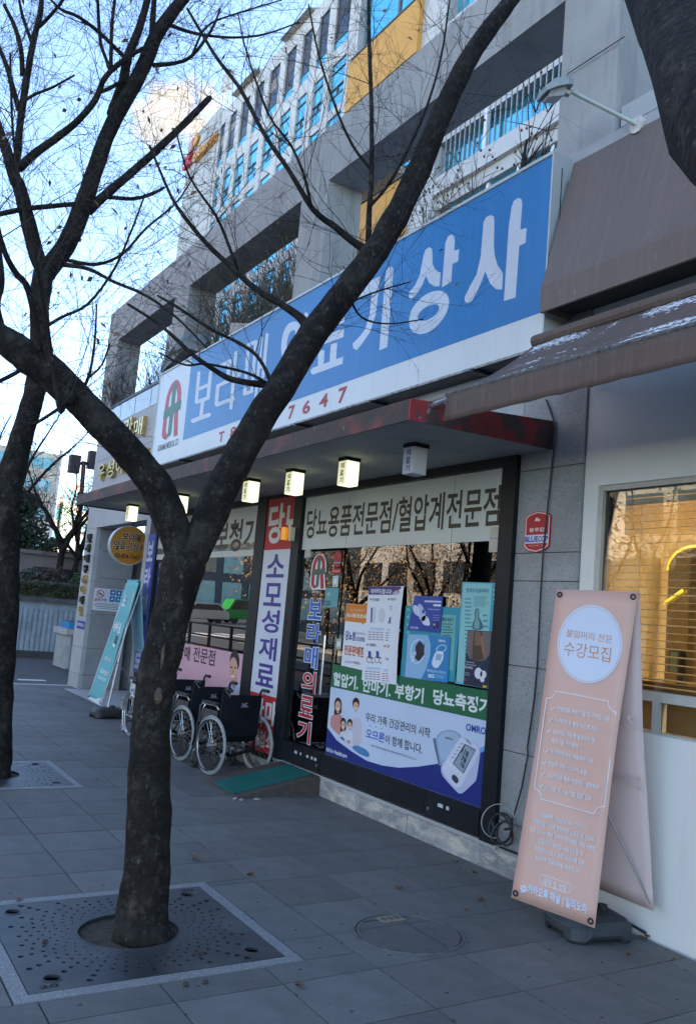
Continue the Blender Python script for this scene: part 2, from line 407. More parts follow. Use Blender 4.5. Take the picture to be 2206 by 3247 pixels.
def minus(rc, pit):
    x0, x1, y0, y1 = rc; a, b, c, d = pit
    if x1 <= a or x0 >= b or y1 <= c or y0 >= d: return [rc]
    out = []
    if y0 < c: out.append((x0, x1, y0, c))
    if y1 > d: out.append((x0, x1, d, y1))
    m0, m1 = max(y0, c), min(y1, d)
    if x0 < a: out.append((x0, a, m0, m1))
    if x1 > b: out.append((b, x1, m0, m1))
    return [r for r in out if r[1]-r[0] > .012 and r[3]-r[2] > .012]
cells = []
for x in xs:
    for y in ys:
        if x > 4.2: continue
        rs_ = [(x, min(x+GX, 4.2), y, y+GY)]
        for pit in PITS: rs_ = [q for r in rs_ for q in minus(r, pit)]
        for rc in rs_:
            p = project(((rc[0]+rc[1])/2, (rc[2]+rc[3])/2, 0)); key = 1e9
            if p and -150 < p[0] < 2400 and 0 < p[1] < 3450: key = p[2]
            cells.append((key, rc))
cells.sort()
rest = MB()
for i, (key, (x0, x1, y0, y1)) in enumerate(cells):
    if i < 298 and key < 1e8:
        if abs(x1-x0-GX) < 1e-6 and abs(y1-y0-GY) < 1e-6: me_ = tile_me
        else:
            me_ = MB().box(.0035, x1-x0-.0035, .0035, y1-y0-.0035, -.03, 0).mesh('paving_tile'); me_.materials.append(m_pave)
        o = bpy.data.objects.new('paving_tile', me_); o.location = (x0, y0, random.uniform(-.0012, .0012)); o.rotation_euler = (random.uniform(-.0016, .0016), random.uniform(-.0016, .0016), 0)
        reg_obj(o, pav)
    else:
        rest.box(x0+.0035, x1-.0035, y0+.0035, y1-.0035, -.03, random.uniform(-.0012, .0012))
rest.build('far_paving_tiles', m_pave, pav, kind='stuff')
for i in range(30):
    box('kerb_stone', m_granite_lt, -2.44, -2.31, -14+i*1.0, -13.01+i*1.0, -.3, .01, pav)
for i in range(7):
    box('kerb_stone', m_granite_lt, -2.2+i*.92, -1.29+i*.92, 15.91, 16.05, -.2, .004, pav)
lane = box('side_lane', m_asph, -2.3, 12, 16.06, 22.4, -.25, -.012, kind='structure')
box('lane_marking', m_line, 3.5, 4.0, 16.75, 16.95, -.012, -.008, lane); box('lane_marking', m_line, 1.2, 2.6, 16.8, 16.95, -.012, -.008, lane)
ent = box('entrance_slab', m_joint, 3.95, 6.0, 12.9, 15.36, -.03, .004, kind='structure')
for i in range(5):
    for j in range(6):
        box('slab_tile', m_granite_lt, 3.96+i*.4, 4.35+i*.4, 12.92+j*.4, 13.31+j*.4, .004, .012, ent)
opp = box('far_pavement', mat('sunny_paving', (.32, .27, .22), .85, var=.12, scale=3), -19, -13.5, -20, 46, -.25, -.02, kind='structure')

# ---- manhole with paving inlay
mc = thing('manhole_cover', 'round manhole cover inlaid with paving, small metal name plate on its rim', 'manhole cover', (2.93, 3.8, 0))
FZ = Frame((0, 0, 0), (1, 0, 0), (0, 1, 0))
m_ring = mat('manhole_ring', (.15, .155, .16), .5, metal=.4, var=.3, scale=20)
holed('rim', ell(2.93, 3.8, .305, .285, 48), [ell(2.93, 3.8, .29, .27, 48)], FZ, 0, m_ring, mc, th=.006)
holed('inner_ring', ell(2.93, 3.8, .283, .263, 48), [ell(2.93, 3.8, .272, .252, 48)], FZ, 0, m_ring, mc, th=.005)
holed('shadow_gap', ell(2.93, 3.8, .29, .27, 48), [ell(2.93, 3.8, .283, .263, 48)], FZ, -.002, m_dark, mc, th=.0035)
flat('inlay', ell(2.93, 3.8, .272, .252, 48), FZ, 0, m_pave, mc, th=.003)
box('inlay_joint', m_joint, 3.006, 3.011, 3.56, 3.94, .003, .0034, mc); box('inlay_joint', m_joint, 2.68, 3.18, 3.918, 3.922, .003, .0035, mc)
flat('handle_slot', rect(2.78, 3.1, 4.01, 4.016), FZ, .0035, m_dark, mc, th=.001)
pl = flat('name_plate', rect(2.88, 3.03, 3.965, 4.045), FZ, .004, mat('brass_plate', (.33, .28, .2), .5, metal=.4, var=.2, scale=30), mc, th=.004)
for i in range(3):
    holed('plate_relief', ell(2.912+i*.043, 4.005, .016, .022, 12), [ell(2.912+i*.043, 4.005, .009, .013, 12)], FZ, .008, m_iron, pl, th=.002)

# ---- tree grates
def tree_grate(cx, cy, label, detail=True):
    g = thing('tree_grate', label, 'tree grate', (cx, cy, 0), 'tree grates in the pavement')
    hx, hy = .588, .537; R = .235
    holes = [ell(cx, cy, R*1.05, R, 40)]
    for k in range(52):
        a = 2*PI*k/52+.05
        for j in range(8):
            rr = .275+j*.05+(.022 if k % 2 else 0); r = .0042+.0013*j
            if j > 4: r *= 1.08
            x, y = cx+rr*math.cos(a)*1.08, cy+rr*math.sin(a)
            if abs(x-cx) > hx-.04 or abs(y-cy) > hy-.04: continue
            if min(math.hypot(x-cx-sx*.47, y-cy-sy*.42) for sx in (-1, 1) for sy in (-1, 1)) < .075: continue
            if j > 3 and k % 2: continue
            holes.append(ell(x, y, r*1.2, r*1.2, 8))
    corner = [ell(cx+sx*.47, cy+sy*.42, .036, .036, 16) for sx in (-1, 1) for sy in (-1, 1)]
    holed('plate', rect(cx-hx, cx+hx, cy-hy, cy+hy), holes+corner, FZ, -.006, m_iron, g, th=.01)
    for sx in (-1, 1):
        for sy in (-1, 1):
            holed('bolt_ring', ell(cx+sx*.47, cy+sy*.42, .042, .042, 20), [ell(cx+sx*.47, cy+sy*.42, .035, .035, 20)], FZ, .004, m_iron, g, th=.003)
            MB().cyl((cx+sx*.47, cy+sy*.42, -.03), (0, 0, 1), .02, .02, 8).build('bolt', m_soil, g)
    holed('pit_collar', ell(cx, cy, R*1.08, R*1.03, 40), [ell(cx, cy, R*1.04, R*.99, 40)], FZ, -.03, m_iron, g, th=.036)
    W = .068
    for k, (x0, x1, y0, y1) in enumerate(((cx-hx-W, cx+hx+W, cy-hy-W, cy-hy-.004), (cx-hx-W, cx+hx+W, cy+hy+.004, cy+hy+W), (cx-hx-W, cx-hx-.004, cy-hy-.001, cy+hy+.001), (cx+hx+.004, cx+hx+W, cy-hy-.001, cy+hy+.001))):
        box('rim_stone', m_grate_rim, x0, x1, y0, y1, -.06, .003, g)
    mb = MB(); n = 24
    for i in range(n):
        for j in range(n):
            pass
    box('pit_bed', m_soil, cx-hx-.08, cx+hx+.08, cy-hy-.08, cy+hy+.08, -.1, -.035, g)
    txt('20', cx-hx+.05, cx-hx+.13, cy-hy+.03, cy-hy+.06, FZ, .0042, m_dark, g)
    txt('20', cx+hx-.13, cx+hx-.05, cy+hy-.06, cy+hy-.03, FZ, .0042, m_dark, g)
    return g
tree_grate(1.568, 4.278, 'dark iron tree grate with rings of round holes under the large forked tree')
tree_grate(1.568, 8.16, 'pale tree grate with round holes under the tree at the left edge')
box('pit_soil', m_soil, 1.3, 1.84, 4.02, 4.54, -.06, -.012, kind='structure')
box('pit_soil', m_soil, 1.3, 1.84, 7.9, 8.42, -.06, -.012, kind='structure')

# ================================================================ the medical supply shop
XF = 4.21
shop = thing('shop_building', 'grey granite single storey shop with black framed windows and a deep flat canopy', 'building', (4.6, 9, 0))
F0 = FA(XF)
def fa(reg, x, y, F=F0): return F.px(reg, x, y)
# plinth stones with a thin ledge
yy = 4.0
for L in (.72, .86, .68, .9, .64, .87, .7, .9, .72, .88, .7, .5):
    if yy >= 12.9: break
    L = min(L, 12.9-yy)
    box('plinth_stone', m_plinth, 4.205+random.uniform(0, .006), 4.5, yy+.003, yy+L-.003, -.05, .145+random.uniform(-.002, .002), shop); yy += L
box('ledge', m_granite_lt, 4.195, 4.5, 4.55, 12.9, .148, .178, shop, bevel=.004)
# granite pier right of the window, panel by panel
zz = [.0, .35, .818, 1.4, 1.99, 2.185, 2.777, 3.35, 3.9, 4.5, 5.05]
for a, b in zip(zz, zz[1:]):
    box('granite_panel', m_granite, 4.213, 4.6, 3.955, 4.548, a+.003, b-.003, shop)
box('pier_core', m_dark, 4.22, 4.6, 3.97, 4.54, 0, 5.04, shop)
# granite wall above the canopy, panels
yy = [4.55, 5.9, 7.2, 8.5, 9.8, 11.1, 12.4, 13.6, 14.8, 16.09]; zz = [2.86, 3.5, 4.12, 4.72]
for a, b in zip(yy, yy[1:]):
    for c, d in zip(zz, zz[1:]):
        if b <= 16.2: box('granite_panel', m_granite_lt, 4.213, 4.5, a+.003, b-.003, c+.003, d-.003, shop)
box('wall_core', m_dark, 4.22, 4.6, 4.55, 16.08, 2.87, 4.71, shop)
# far pier with the gold letters
for a, b in zip([0, .25, .716, 1.288, 1.9, 2.35, 2.86], [.25, .716, 1.288, 1.9, 2.35, 2.86, 2.861]):
    if b-a > .01:
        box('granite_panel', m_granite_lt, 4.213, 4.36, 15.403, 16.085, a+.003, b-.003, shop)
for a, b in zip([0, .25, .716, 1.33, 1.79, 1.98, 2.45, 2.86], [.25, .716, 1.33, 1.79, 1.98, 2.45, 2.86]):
    box('granite_panel', m_granite, 4.285, 4.95, 15.4, 15.8, a+.003, b-.003, shop)  # side face in the darker granite, its shade put into the colour
box('pier_core', m_dark, 4.3, 4.94, 15.42, 16.07, 0, 2.86, shop)
box('recess_wall', m_granite, 4.95, 5.3, 15.6, 16.08, 0, 2.86, shop)
box('recess_back', m_blackmetal, 6.0, 6.1, 12.6, 15.6, 0, 2.86, shop)
box('recess_side', m_granite, 4.23, 6.0, 12.62, 12.72, 0, 2.86, shop)
box('grey_pilaster', m_granite_lt, 4.19, 4.4, 12.4, 12.62, .15, 2.86, shop)
for k in range(3):
    box('door_stile', m_blackmetal, 5.94, 5.99, 13.0+k*.85, 13.07+k*.85, 0, 2.4, shop)
# interior of the shop
m_int = mat('shop_interior', (.16, .165, .16), .8, var=.1)
box('interior_floor', m_int, 4.3, 9, 4.0, 12.6, .1, .18, shop); box('interior_back', m_int, 8.9, 9, 4.0, 12.6, .18, 2.9, shop)
box('interior_ceiling', m_int, 4.5, 9, 4.0, 12.6, 2.87, 2.95, shop)
box('interior_side', m_int, 4.6, 9, 3.97, 4.05, .18, 2.9, shop); box('interior_side', m_int, 4.6, 9, 12.5, 12.6, .18, 2.9, shop)
# black frame
def bar(y0, y1, z0, z1, x0=4.175, x1=4.29, nm='frame_bar', m=m_blackmetal): return box(nm, m, x0, x1, y0, y1, z0, z1, shop)
bar(4.552, 4.7, .178, 2.9); bar(7.72, 7.885, .178, 2.9); bar(8.53, 8.765, .178, 2.9); bar(12.1, 12.38, .178, 2.9)
bar(4.7, 7.72, 2.828, 2.9); bar(8.765, 12.1, 2.828, 2.9); bar(7.885, 8.53, 2.862, 2.9)
bar(4.7, 5.32, .2, .378, 4.165); bar(5.33, 6.905, .205, .378, 4.17); bar(6.915, 7.72, .2, .378, 4.168, nm='door_sill'); bar(8.765, 12.1, .178, .378)
bar(7.885, 8.53, .13, .178)
for y in (5.27, 6.95):
    MB().cyl((4.165, y, .262), (-1, 0, 0), .016, .008, 14).build('lock', m_chrome, shop)
for y, w_ in ((7.34, .05), (7.26, .02), (7.12, .035), (7.04, .03), (6.97, .04), (5.1, .06), (5.03, .03)):
    box('sill_sticker', ink('b9c3cf'), 4.163, 4.1655, y, y+w_, .3, .325, shop)
# glass and the white header panels
box('window_glass', m_glass_shop, 4.226, 4.234, 5.30, 6.865, .378, 2.83, shop)
box('window_glass', m_glass_shop, 4.226, 4.234, 4.7, 5.295, .378, 2.83, shop)
dr = box('door', m_glass_shop, 4.224, 4.232, 6.885, 7.7, .378, 2.262, shop)
gl = MB().box(-.004, .004, 8.765, 12.1, -.8, .8).build('window_glass', m_glass_shop, shop)
gl.location = (0, 0, 0)
for v in gl.data.vertices:                      # this pane leans a touch, as its reflection shows
    v.co.x += 4.232-v.co.z*.014; v.co.z += 1.6
sh = mat('white_header', (.62, .64, .62), .5, var=.04, scale=2)
FH = FA(4.222)
for (ya, yb) in ((4.702, 5.29), (5.297, 6.868), (6.876, 7.718)):
    flat('header_panel', rect(-yb, -ya, 2.285, 2.826), FH, 0, sh, shop, th=.004)
hp = flat('header_panel', rect(-12.09, -8.768, 2.24, 2.826), FH, 0, sh, shop, th=.004)
mk = ink('2e2a1e')
txt('당뇨용품전문점/혈압계전문점', -7.66, -4.745, 2.395, 2.705, FH, .005, mk, shop, bold=.016)
txt('보청기', -9.98, -8.8, 2.3, 2.69, FH, .005, ink('3b3228'), shop, bold=.02)
txt('Phonic', -11.7, -10.12, 2.34, 2.66, FH, .005, ink('3b3228'), shop, bold=.01)
for (y0, z0) in ((7.52, 2.2), (4.72, 2.2), (4.72, 2.3)):
    box('glass_clamp', m_steel, 4.208, 4.224, y0, y0+.11, z0, z0+.085, shop)
# door: pull handle, logo and lettering
FD = FA(4.221)
hb = MB().tube([(4.17, 7.02, .9), (4.17, 7.02, 1.45)], .014, 8).tube([(4.17, 7.02, 1.0), (4.222, 7.02, 1.0)], .009, 6).tube([(4.17, 7.02, 1.36), (4.222, 7.02, 1.36)], .009, 6)
hb.build('pull_handle', m_chrome, dr)
def logo(F, ca, cb, h, k, red, green, parent, white=None):
    """rounded red R-like band crossed by a green plus"""
    w_ = h*.74
    pre = []
    def S(pts): return [(ca+x*w_, cb+y*h) for x, y in pts]
    ring_o = S([(-.5, -.36), (-.5, .1)])
    arch = [( -.5, -.38), (-.5, .12)]+[(-.5+1.0*(1-math.cos(t))/2, .12+.38*math.sin(t)) for t in [PI*i/14 for i in range(1, 14)]]+[(.5, .12), (.5, .04), (.42, -.02), (.22, -.04), (.22, .06), (.26, .12)]
    inn = [(.26-.52*(1-math.cos(t))/2, .14+.22*math.sin(t)) for t in [PI*i/12 for i in range(1, 12)]]+[(-.26, .12), (-.26, -.34), (-.2, -.4), (-.12, -.41), (-.12, -.5), (-.28, -.49), (-.42, -.45)]
    leg = [(.16, -.04), (.4, -.04), (.55, -.5), (.3, -.5)]
    if white:
        flat('logo_backing', [(ca+x*w_*1.18, cb+y*h*1.05) for x, y in arch[:16]]+S([(.62, .0), (.5, -.06), (.68, -.53), (-.4, -.53)]), F, k-.001, white, parent, th=.0008)
    flat('logo_band', S(arch+inn), F, k, red, parent, th=.0012)
    flat('logo_leg', S(leg), F, k, red, parent, th=.0012)
    cross = [(-.1, -.48), (.12, -.44), (.12, -.09), (.54, -.06), (.54, .1), (.12, .08), (.12, .44), (-.1, .46), (-.1, .07), (-.52, .04), (-.52, -.12), (-.1, -.1)]
    flat('logo_cross', S(cross), F, k+.0015, green, parent, th=.0012)
red_i, wht, blu = ink('b01c26'), ink('dfe4ea'), ink('2f5db4')
pa = FD.px('g7', 320, 385)
logo(FD, pa[0], pa[1], .335, .003, red_i, ink('4d5f4d'), dr, white=wht)
txt('BORAMAE MEDICAL CO', pa[0]-.09, pa[0]+.09, pa[1]-.215, pa[1]-.19, FD, .002, wht, dr, bold=.0)
for ch, cx, cy, hh, c in (('보', 290, 730, 95, blu), ('라', 275, 955, 95, blu), ('매', 252, 1175, 100, blu), ('의', 230, 1405, 100, red_i), ('료', 208, 1630, 100, red_i), ('기', 185, 1860, 100, red_i)):
    a, b = FD.px('g7', cx, cy); b1 = FD.px('g7', cx, cy-hh)[1]; b0 = FD.px('g7', cx, cy+hh)[1]
    txt(ch, a-.13, a+.13, b0, b1, FD, .002, c, dr, bold=.02, outline=(wht, .03))
# orange warning lamp on the post
wl_ = thing('warning_lamp', 'small orange warning lamp fixed to the black post beside the red banner', 'lamp', (4.15, 7.83, 2.42))
a = hitX('g7', 78, 40, 4.15)
MB().box(4.12, 4.17, a.y-.02, a.y+.02, a.z-.07, a.z+.07).build('back_plate', ink('d8d2b8'), wl_)
MB().cyl((4.09, a.y+.06, a.z-.065), (0, 0, 1), .038, .13, 16).build('lens', mat('amber_plastic', (.7, .26, .01), .25, var=.1, emis=.12), wl_, smooth=False)

# canopy slab, its red trim and the lamps under it
can = box('canopy', m_soffit, 3.0, 4.215, 4.255, 12.1, 2.885, 3.0, shop)
mbc = MB()
# underside thickens towards the wall
def profile(y): return [(3.0, y, 2.884), (4.21, y, 2.9), (4.21, y, 3.1), (3.0, y, 3.0)]
can.data.clear_geometry(); can.data.from_pydata(*(lambda q: (q.v, [], q.f))(MB().prism(profile(4.255), profile(12.1))))
MB().prism([(2.985, 4.24, 2.872), (4.212, 4.24, 2.905), (4.212, 4.24, 3.105), (2.985, 4.24, 3.008)], [(2.985, 4.254, 2.872), (4.212, 4.254, 2.905), (4.212, 4.254, 3.105), (2.985, 4.254, 3.008)]).build('edge_trim', m_redtrim, can)
box('edge_trim', m_redfront, 2.984, 2.999, 4.255, 12.1, 2.872, 3.008, can)
box('edge_trim', m_redfront, 2.984, 4.21, 12.101, 12.115, 2.872, 3.06, can)
m_lampshade = mat('lit_acrylic', (.7, .7, .5), .4, var=.06, scale=4, emis=.3, ecol=(1, 1, .62))
m_lampoff = mat('unlit_acrylic', (.62, .62, .66), .4, var=.04)
for i, (y, on) in enumerate(((4.86, 0), (5.75, 1), (6.65, 1), (7.54, 1), (9.4, 1), (11.2, 1))):
    nm = ['unlit grey box lamp under the canopy, nearest of the row', 'lit box lamp under the canopy next to the unlit one', 'lit box lamp just right of the red banner under the canopy', 'lit box lamp right beside the right tree limb', 'lit box lamp seen inside the fork of the tree', 'lit box lamp above the orange round sign'][i]
    lt = thing('canopy_lamp', nm, 'lamp', (3.5, y, 2.885), 'box lamps hanging under the shop canopy')
    MB().box(3.435, 3.565, y-.068, y+.068, 2.862, 2.889).build('cap', m_blackmetal, lt)
    MB().box(3.44, 3.56, y-.062, y+.062, 2.668, 2.862).build('shade', m_lampshade if on else m_lampoff, lt, bevel=.006)
    FL = Frame((3.44, y, 2.668), (0, -1, 0), (0, 0, 1))
    FS = Frame((3.5, y-.062, 2.668), (1, 0, 0), (0, 0, 1))
    ic = ink('2a3350') if on else ink('23408c')
    flat('letter_panel', rect(-.061, .061, .002, .192), FL, .0002, mat('lit_letter_panel', (.6, .6, .45), .4, var=.05, emis=.13, ecol=(1, .98, .6)) if on else ink('c4c8d6'), lt, th=.001)
    for j, ch in enumerate('의료기'):
        txt(ch, -.026, .026, .132-j*.058, .178-j*.058, FL, .0015, ic, lt, bold=.03)

# red and white vertical banner
bn = thing('vertical_banner', 'tall red and white vertical banner with purple lettering between two black posts', 'banner', (4.2, 8.2, 1.5))
FB = FA(4.19)
rb = mat('banner_red', H('b4242c'), .5, var=.14, scale=5, bump=.3, bscale=5)
flat('banner_cloth', rect(-8.525, -7.89, .76, 2.295), FB, 0, ink('cdd3de'), bn, th=.003)
flat('banner_cloth', rect(-8.525, -7.89, 2.296, 2.86), FB, 0, rb, bn, th=.004)
flat('banner_cloth', rect(-8.525, -7.89, .185, .759), FB, 0, rb, bn, th=.004)
lt_ = ink('d9d6d2')
txt('당뇨', -8.47, -7.72, 2.36, 2.8, FB, .005, lt_, bn, bold=.03)
pu = ink('3c2c84')
for ch, cy in (('소', 555), ('모', 790), ('성', 1010), ('재', 1240), ('료', 1465)):  # darker strip along the foot of the wall
    b1 = F0.px('f4', 960, cy-95)[1]; b0 = F0.px('f4', 960, cy+95)[1]
    txt(ch, -8.415, -8.0, b0, b1, FB, .004, pu, bn, bold=.022)
txt('판매', -8.47, -7.84, .46, .72, FB, .005, lt_, bn, bold=.03)
txt('등록업소', -8.47, -7.92, .23, .4, FB, .005, lt_, bn, bold=.02)

# blue vertical sign at the far end
bs = thing('blue_sign', 'blue vertical sign with white lettering behind the tree, left of the hearing aid window', 'sign', (4.18, 12.2, 1.8))
FBS = FA(4.165)
flat('sign_panel', rect(-12.39, -12.09, .6, 2.62), FBS, -.03, mat('vertical_sign_blue', H('3f50a8'), .4, var=.05), bs, th=.03)
for ch, b in (('보', 2.36), ('라', 1.97), ('매', 1.58), ('의', 1.19), ('료', .8)):
    txt(ch, -12.37, -12.11, b-.15, b+.15, FBS, .001, ink('c6cbe0'), bs, bold=.03)

# gold letters
g1 = thing('wall_lettering', 'raised gold letters on the upper granite wall left of the big blue sign', 'lettering', (4.2, 14, 4.3))
for i, ch in enumerate('보라매'):
    p = [(665, 1000), (735, 975), (790, 975)][i]; a, b = fa('z3', *p)
    solid_txt(ch, a-.22, a+.22, b-.15, b+.15, FA(4.212), 0, .07, m_gold, g1, bold=.015)
for i, ch in enumerate('우성아파트'):
    a = -15.35+i*.56; b = 3.86
    solid_txt(ch, a-.22, a+.22, b-.15, b+.15, FA(4.212), 0, .07, m_gold, g1, bold=.015)
g2_ = thing('pier_lettering', 'vertical column of dark and gold raised letters on the far granite pier', 'lettering', (4.2, 15.7, 2.2))
for i, ch in enumerate('보라매우성아파트'):
    b = 3.02-i*.233
    if b > 2.8: b = 2.74
    solid_txt(ch, -15.84, -15.6, 2.68-i*.188-.075, 2.68-i*.188+.075, FA(4.212), 0, .05, m_gold if i in (4, 5, 7) else m_darkletter, g2_, bold=.02)
ad = thing('address_plate', 'small blue address plate with white writing low on the granite pier', 'sign', (4.21, 15.65, 1.1))
flat('plate', rect(-15.9, -15.42, 1.04, 1.18), FA(4.212), 0, ink('24348e'), ad, th=.008)
txt('보라매로5길 5', -15.87, -15.45, 1.08, 1.145, FA(4.212), .009, ink('e3e6f2'), ad, bold=.02)
ns = thing('no_smoking_sign', 'white no smoking sign with blue pictograms on the dark side of the granite pier', 'sign', (4.55, 15.39, 1.6))
FN = Frame((0, 15.398, 0), (1, 0, 0), (0, 0, 1))
flat('panel', rrect(4.285, 4.93, 1.385, 1.8, .02), FN, 0, ink('b43a3a'), ns, th=.008)
flat('panel_face', rrect(4.292, 4.923, 1.392, 1.793, .018), FN, .008, ink('d6dce2'), ns, th=.002)
a, b = 4.415, 1.69
holed('ban_ring', ell(a, b, .07, .07, 28), [ell(a, b, .056, .056, 28)], FN, .0105, ink('b8262c'), ns, th=.001)
flat('cigarette', rect(a-.04, a+.035, b-.012, b+.004), FN, .0102, ink('20242a'), ns, th=.0008)
flat('ban_bar', [(a-.055, b+.035), (a-.043, b+.047), (a+.055, b-.035), (a+.043, b-.047)], FN, .0115, ink('b8262c'), ns, th=.001)
txt('금연구역', 4.312, 4.53, 1.555, 1.612, FN, .0105, ink('a32630'), ns, bold=.03)
for i in range(2):
    for j in range(3):
        flat('pictogram', rrect(4.585+j*.112, 4.685+j*.112, 1.68-i*.115, 1.78-i*.115, .015), FN, .0105, ink('2272b4'), ns, th=.001)
        flat('pictogram_mark', ell(4.635+j*.112, 1.73-i*.115, .026, .016, 10, .6+j), FN, .012, ink('dfe8f2'), ns, th=.001)
for k, (wd, c) in enumerate(((.5, '40464c'), (.56, 'a04040'), (.5, '40464c'), (.4, '40464c'))):
    flat('print_line', rect(4.6-wd/2, 4.6+wd/2, 1.515-k*.028, 1.523-k*.028), FN, .0105, ink(c), ns, th=.0006)

# orange round sign on a bracket
rs = thing('round_sign', 'orange round hanging sign with black lettering and a phone number', 'sign', (4.05, 13.0, 2.45))
FR = Frame((4.05, 12.9, 2.45), (1, 0, 0), (0, 0, 1))
MB().tube([FR.P(0, 0, 0), FR.P(0, 0, -.12)], .3, 40).build('drum', m_signside, rs)
flat('face', ell(0, 0, .292, .292, 44), FR, .001, mat('orange_acrylic', (.45, .19, .02), .35, var=.06), rs, th=.003)
holed('face_rim', ell(0, 0, .302, .302, 44), [ell(0, 0, .288, .288, 44)], FR, .001, m_signside, rs, th=.008)
ow = ink('e7d9c0'); ob_ = ink('1c1a20')
txt('보라매', -.125, .165, .075, .2, FR, .005, ob_, rs, bold=.03, outline=(ow, .03))
txt('의료기상사', -.25, .255, -.085, .06, FR, .005, ob_, rs, bold=.03, outline=(ow, .03))
txt('02-834-7647', -.2, .18, -.205, -.135, FR, .005, ob_, rs, bold=.025)
MB().tube([(4.3, 12.8, 2.55), (4.46, 12.66, 2.55)], .012, 6).tube([(4.3, 12.8, 2.35), (4.46, 12.66, 2.35)], .012, 6).tube([(4.05, 12.84, 2.74), (4.05, 12.84, 2.88)], .012, 6).build('bracket', m_blackmetal, rs)
# security badge on the granite
bd = thing('security_badge', 'red shield shaped security badge with white and blue band on the granite pier', 'sign', (4.2, 4.3, 2.2))
def fp(reg, *pts): return [F0.px(reg, x, y) for x, y in pts]
badge = fp('a2', (845, 1080), (880, 1045), (970, 1015), (1060, 1025), (1100, 1055), (1080, 1365), (1040, 1400), (950, 1430), (860, 1410), (825, 1375))
FG = FA(4.213)
ca = sum(p[0] for p in badge)/10; cb = sum(p[1] for p in badge)/10
def sc_(f, g=None): return [(ca+(x-ca)*f, cb+(y-cb)*(g or f)) for x, y in badge]
flat('plate', badge, FG, 0, ink('b5232b'), bd, th=.012)
holed('border', sc_(.94, .96), [sc_(.86, .91)], FG, .012, ink('d8d2d4'), bd, th=.001)
x0, x1 = min(p[0] for p in badge), max(p[0] for p in badge); y0, y1 = min(p[1] for p in badge), max(p[1] for p in badge); hh = y1-y0
flat('band', rect(x0+.012, x1-.012, y0+hh*.225, y0+hh*.43), FG, .0125, ink('d5d9e4'), bd, th=.001)
xm = x0+(x1-x0)*.575
txt('BLUE', x0+.014, xm, y0+hh*.255, y0+hh*.395, FG, .0137, ink('2038a0'), bd, bold=.03); txt('C', xm+.002, xm+.026, y0+hh*.255, y0+hh*.395, FG, .0137, ink('b5232b'), bd, bold=.03)
txt('OP', xm+.028, x1-.014, y0+hh*.255, y0+hh*.395, FG, .0137, ink('2038a0'), bd, bold=.03)
txt('블루캅', x0+.05, x1-.05, y0+hh*.5, y0+hh*.6, FG, .013, ink('e4d4d6'), bd, bold=.02)
txt('1577-0112', x0+.055, x1-.055, y0+hh*.15, y0+hh*.19, FG, .013, ink('e0b4b8'), bd, bold=.0)
flat('emblem', fp('a2', (938, 1115), (955, 1080), (975, 1080), (968, 1095), (995, 1090), (990, 1115)), FG, .013, ink('e4d4d6'), bd, th=.001)

# ================================================================ the big blue sign
XS = 4.04
FSg = FA(XS)
sg = thing('shop_sign', 'long blue and white shop sign with big pale Korean lettering above the canopy', 'sign', (4.1, 8.2, 4.3))
def pp(F, reg, pts): return [F.px(reg, x, y) for x, y in pts]
TL = FSg.px('z3', 895, 690); BL = FSg.px('z3', 845, 1205); TR = FSg.px('a1', 983, 337); BR = FSg.px('z5', 720, 500)
ztop = (TL[1]+TR[1])/2; zbot = (BL[1]+BR[1])/2
TL, TR, BL, BR = (TL[0], ztop), (TR[0], ztop), ((TL[0]+BL[0])/2, zbot), (TR[0], zbot)
BL = (TL[0], zbot)
flat('panel', [BL, BR, TR, TL], FSg, -.012, m_signwhite, sg, th=.012)
MB().fbox(FSg, TL[0]-.012, TR[0]+.012, ztop, ztop+.025, -.17, .012).fbox(FSg, TR[0], TR[0]+.014, zbot, ztop, -.17, .01).fbox(FSg, TL[0]-.014, TL[0], zbot, ztop, -.17, .01).fbox(FSg, TL[0], TR[0], zbot, ztop, -.17, -.15).build('case', m_signside, sg)
MB().fbox(FSg, TL[0]-.012, TR[0]+.012, zbot-.025, zbot-.001, -.17, .0).build('case_base', m_blackmetal, sg)  # black underside: the shade below the sign is put into its colour
MB().fbox(FSg, TL[0]-.012, TR[0]+.012, zbot-.02, zbot-.001, .0005, .011).build('bottom_trim', mat('grimy_trim', (.3, .31, .3), .7, var=.5, scale=14), sg)
box('side_slot', m_dark, XS+.075, XS+.083, -TR[0]-.0155, -TR[0]-.0138, zbot+.3, ztop-.08, sg)
for i in range(9):
    box('vent_slot', m_dark, XS+.1, XS+.15, -TR[0]-.0155, -TR[0]-.0138, 4.45+i*.022, 4.458+i*.022, sg)
bl0 = FSg.px('g2', 258, 480); bl1 = FSg.px('g2', 198, 1088); br1 = FSg.px('g1', 1475, 880)
zb = (bl1[1]+br1[1])/2; al = (bl0[0]+bl1[0])/2
flat('blue_field', [(al, zb), (TR[0]-.004, zb), (TR[0]-.004, ztop-.004), (al, ztop-.004)], FSg, .0005, m_signblue, sg, th=.0015)
def glyph(reg, pts, n, k=.0022): return flat('letter_stroke', pp(FSg, reg, pts), FSg, k+.0002*n, m_signletter, sg, th=.0012)
glyph('g1', [(1290, 130), (1305, 85), (1340, 62), (1362, 75), (1366, 110), (1352, 290), (1397, 278), (1390, 385), (1345, 405), (1318, 775), (1235, 800), (1270, 270)], 0)
glyph('g1', [(1090, 235), (1110, 200), (1140, 186), (1163, 195), (1167, 230), (1163, 400), (1170, 480), (1190, 545), (1228, 600), (1222, 718), (1180, 715), (1140, 680), (1102, 590), (1075, 660), (1040, 740), (1005, 800), (975, 818), (955, 800), (955, 770), (990, 700), (1040, 610), (1070, 480)], 0)
